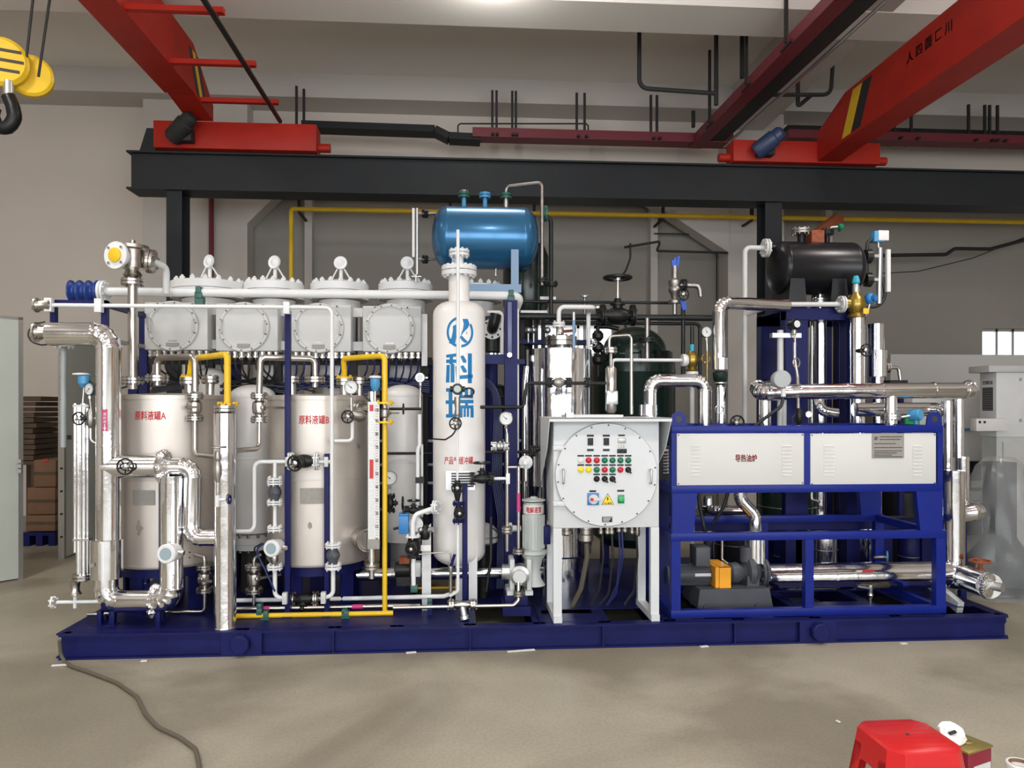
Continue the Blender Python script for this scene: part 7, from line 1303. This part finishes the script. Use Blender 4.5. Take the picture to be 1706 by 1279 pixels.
# plastic-wrapped item
m_wrap = bpy.data.materials.new('clear_plastic_wrap'); m_wrap.use_nodes = True; nt = m_wrap.node_tree; bb = nt.nodes['Principled BSDF']; bb.inputs['Base Color'].default_value = (.42, .43, .42, 1); bb.inputs['Roughness'].default_value = .18
tr = nt.nodes.new('ShaderNodeBsdfTransparent'); mx = nt.nodes.new('ShaderNodeMixShader'); mx.inputs[0].default_value = .27; nt.links.new(tr.outputs[0], mx.inputs[1]); nt.links.new(bb.outputs[0], mx.inputs[2]); nt.links.new(mx.outputs[0], nt.nodes['Material Output'].inputs[0])
t = Thing('wrapped_machine', 'grey machine draped in clear crumpled plastic at the right edge', 'machine'); Yw_ = .95
a = W(1668, 1010, Yw_); c = V((W(1712, 900, Yw_).x, Yw_+.35, 0)); n, m = 36, 14; vs = []; fs = []
prof = [(1.28, .12), (1.2, .2), (1.05, .25), (.9, .28), (.75, .30), (.6, .33), (.48, .36), (.38, .385), (.3, .39), (.22, .375), (.14, .37), (.08, .36), (.03, .37), (.0, .40)]
for h, r in prof:
    for j in range(n):
        a_ = 2*pi*j/n; rr = r*(1+.07*sin(a_*7+h*5)+.05*sin(a_*13-h*9)+random.uniform(-.03, .03)); vs.append(c+V((cos(a_)*rr, sin(a_)*rr*.9, h)))
for i in range(len(prof)-1):
    for j in range(n): fs.append((i*n+j, i*n+(j+1) % n, (i+1)*n+(j+1) % n, (i+1)*n+j))
fs.append(tuple(range(n)))
t.part('plastic_wrap', M_().add(vs, fs), m_wrap, 'clear crumpled plastic sheet'); t.part('column', M_().box(c+V((-.1, -.1, 0)), c+V((.1, .1, 1.24)), .01), m_motor); t.part('bulb', M_().lathe(c+Z*.02, Z, [(.2, 0), (.28, .1), (.28, .3), (.15, .5), (.11, .6)], 20), m_motor); t.done()
# distant workbench and bits seen under the pipes
# red stool in front
m = mp(-2.9, 1520); ft = 0
def stool():
    t = Thing('plastic_stool', 'red plastic stool on the floor in the front right corner', 'stool'); 
    cs = [onz(1437, 1206, .46), onz(1537, 1206, .46), onz(1590, 1238, .46), onz(1487, 1246, .46)]
    c = (cs[0]+cs[1]+cs[2]+cs[3])/4
    u = ((cs[2]-cs[3])+(cs[1]-cs[0])); u.z = 0; u.normalize(); v_ = V((-u.y, u.x, 0)); sz = .148
    def sq(s_, z, cut=.3):
        k = s_*cut; pts = [(-s_+k, -s_), (s_-k, -s_), (s_, -s_+k), (s_, s_-k), (s_-k, s_), (-s_+k, s_), (-s_, s_-k), (-s_, -s_+k)]
        return [c+u*x+v_*y+V((0, 0, z-.46)) for x, y in pts]
    q = M_(); a = sq(sz*.94, .46); b = sq(sz, .452); d = sq(sz*1.05, .40); e = sq(sz*.92, .446)
    q.add(a+b+d, [tuple(range(8))]+[(i, 8+i, 8+(i+1) % 8, (i+1) % 8) for i in range(8)]+[(8+i, 16+i, 16+(i+1) % 8, 8+(i+1) % 8) for i in range(8)])
    p = t.part('seat', q, m_plastic_red); t.part('seat_hole', M_().cyl(c+Z*.0005, c+Z*.0015, .008), m_txtblk, parent=p)
    q = M_()
    for k in range(-3, 4): q.bar(c+u*(-sz*.8)+v_*(k*.036), c+u*(sz*.8)+v_*(k*.036), .002, .002)
    t.part('seat_groove', q, m_plastic_red, kind='stuff', parent=p)
    top = sq(sz*1.05, .40); bot = sq(sz*1.45, 0.0)
    for i in (0, 2, 4, 6):                     # corner legs are angle sections around each cut corner
        j = (i+1) % 8; h = (i+7) % 8; l = (i+2) % 8
        # corner edge between vertices j(=odd) and l
        A, B = top[j], top[l]; A2, B2 = bot[j], bot[l]; oA = (top[i]-top[j]); oB = (top[(l+1) % 8]-top[l])
        A1 = A+oA*.22; B1 = B+oB*.22; A3 = A2+(bot[i]-bot[j])*.14; B3 = B2+(bot[(l+1) % 8]-bot[l])*.14
        inn = (c-(A+B)/2); inn.z = 0; inn.normalize(); tk = inn*.006
        vs = [A1, A, B, B1, A3, A2, B2, B3]; vs2 = [x+tk for x in vs]
        t.part('leg', M_().add(vs+vs2, [(0, 1, 5, 4), (1, 2, 6, 5), (2, 3, 7, 6), (8, 12, 13, 9), (9, 13, 14, 10), (10, 14, 15, 11), (0, 4, 12, 8), (3, 11, 15, 7), (4, 5, 13, 12), (5, 6, 14, 13), (6, 7, 15, 14), (0, 8, 9, 1), (1, 9, 10, 2), (2, 10, 11, 3)]), m_plastic_red)
    for i in (0, 2, 4, 6):                     # arched aprons between the legs
        A, B = top[i], top[i+1]; k = .30; Bt = bot[i]; 
        dn = V((bot[i]-top[i]))/.40
        n_ = 10; up = []; lo_ = []
        for s_ in range(n_+1):
            f = s_/n_; P0 = A.lerp(B, f); ar = .05+.10*abs(2*f-1)**4; up.append(P0); lo_.append(P0+(bot[i].lerp(bot[i+1], f)-P0)*(ar/.40))
        inn = (c-(A+B)/2); inn.z = 0; inn.normalize(); tk = inn*.006
        vs = up+lo_; nn = n_+1; q = M_().add(vs+[x+tk for x in vs], [(s_, s_+1, nn+s_+1, nn+s_) for s_ in range(n_)]+[(2*nn+s_, 3*nn+s_, 3*nn+s_+1, 2*nn+s_+1) for s_ in range(n_)]+[(nn+s_, nn+s_+1, 3*nn+s_+1, 3*nn+s_) for s_ in range(n_)])
        t.part('apron', q, m_plastic_red)
    t.done()
stool()
t = Thing('paint_tin', 'square gold-topped maroon tin beside the red stool', 'tin'); zt_ = .36; c = onz(1602, 1236, zt_); u = V((.92, .38, 0)).normalized(); v_ = V((-u.y, u.x, 0)); h = .078
t.part('body', M_().obox(V((c.x, c.y, zt_/2)), u*h, v_*h, Z*(zt_/2-.004), .008), m_maroontin); t.part('label', M_().obox(V((c.x, c.y, zt_/2))-v_*(h+.001)+u*.01, u*h*.7, v_*.001, Z*.12), m_boxgrey); t.part('label', M_().obox(V((c.x, c.y, zt_/2))+u*(h+.001), v_*h*.7, u*.001, Z*.12), m_boxgrey); t.part('lid', M_().obox(V((c.x, c.y, zt_)), u*(h+.003), v_*(h+.003), Z*.005, .002), m_gold); t.part('rim', M_().torus(V((c.x, c.y, zt_+.004))+u*.02, Z, .03, .004), m_gold); t.done()
t = Thing('crumpled_disc', 'white crumpled disc leaning on the tin behind the stool', 'wrapper'); c = onz(1585, 1222, .40); n_ = V((.25, -.55, .8)).normalized(); q = M_(); ax, u, v2 = frame(n_); vs = [c]; fs = []
nn = 20
for k, (r, hh) in enumerate(((.03, .004), (.055, .0), (.066, .008))):
    for j in range(nn): a_ = 2*pi*j/nn; vs.append(c+(u*cos(a_)+v2*sin(a_)*.8)*r+n_*(hh+random.uniform(-.006, .006)))
fs = [(0, 1+j, 1+(j+1) % nn) for j in range(nn)]
for k in range(2): fs += [(1+k*nn+j, 1+(k+1)*nn+j, 1+(k+1)*nn+(j+1) % nn, 1+k*nn+(j+1) % nn) for j in range(nn)]
vs2 = [p-n_*.012 for p in vs]; N = len(vs); fs2 = [tuple(N+i for i in f[::-1]) for f in fs]; rim = [(1+2*nn+j, N+1+2*nn+j, N+1+2*nn+(j+1) % nn, 1+2*nn+(j+1) % nn) for j in range(nn)]
t.part('sheet', M_().add(vs+vs2, fs+fs2+rim), m_paper); t.part('dark_print', M_().obox(c+n_*.008, u*.022, v2*.006, n_*.003), m_dark); t.part('stem_tail', M_().bar(c-v2*.03, V((c.x, c.y+.02, .365)), .012, .008), m_paper); t.done()
t = Thing('tape_roll', 'white paper roll with a brown core standing in the front right corner', 'roll'); c = onz(1700, 1268, .22); t.part('roll', M_().lathe(V((c.x, c.y, 0)), Z, [(.03, .005), (.056, 0), (.056, .21), (.052, .215), (.045, .215), (.043, .2)], 32), m_paper); t.part('core', M_().lathe(V((c.x, c.y, .12)), Z, [(.043, 0), (.043, .094), (.039, .094), (.039, 0)], 28), m_carton, 'brown cardboard core'); t.done()
t = Thing('floor_hose', 'grey-brown hose snaking from the skid corner across the floor', 'hose'); q = [onz(x, y, .013) for x, y in ((108, 1102), (120, 1110), (150, 1120), (195, 1137), (228, 1160), (243, 1190), (262, 1210), (300, 1228), (326, 1247), (332, 1275), (330, 1310))]; q = [onz(99, 1066, .17), onz(101, 1090, .06)]+q
t.part('hose', M_().tube(q, .0115, .25, 8, 3), m_hose); t.done()
i = 0
for px, py, ln, lb in ((100, 1108, .1, 'white scrap strip on the floor at the left skid corner'), (240, 1101, .04, 'tiny white scrap before the left part of the skid'), (685, 1087, .07, 'white scrap lying below the skid middle stiffener'), (868, 1084, .2, 'long pale stick on the floor before the cabinet'), (1173, 1077, .06, 'white scrap on the floor under the furnace'), (1396, 1202, .015, 'white speck on the floor left of the red stool'), (1505, 1072, .05, 'white chip under the right part of the skid')):
    c = onz(px, py, .004); one('floor_scrap', lb, 'scrap', M_().obox(c+Z*.002, V((ln/2, ln*.08, 0)), V((-.003, .012, 0)), Z*.003), m_paper, 'white scraps on the floor')
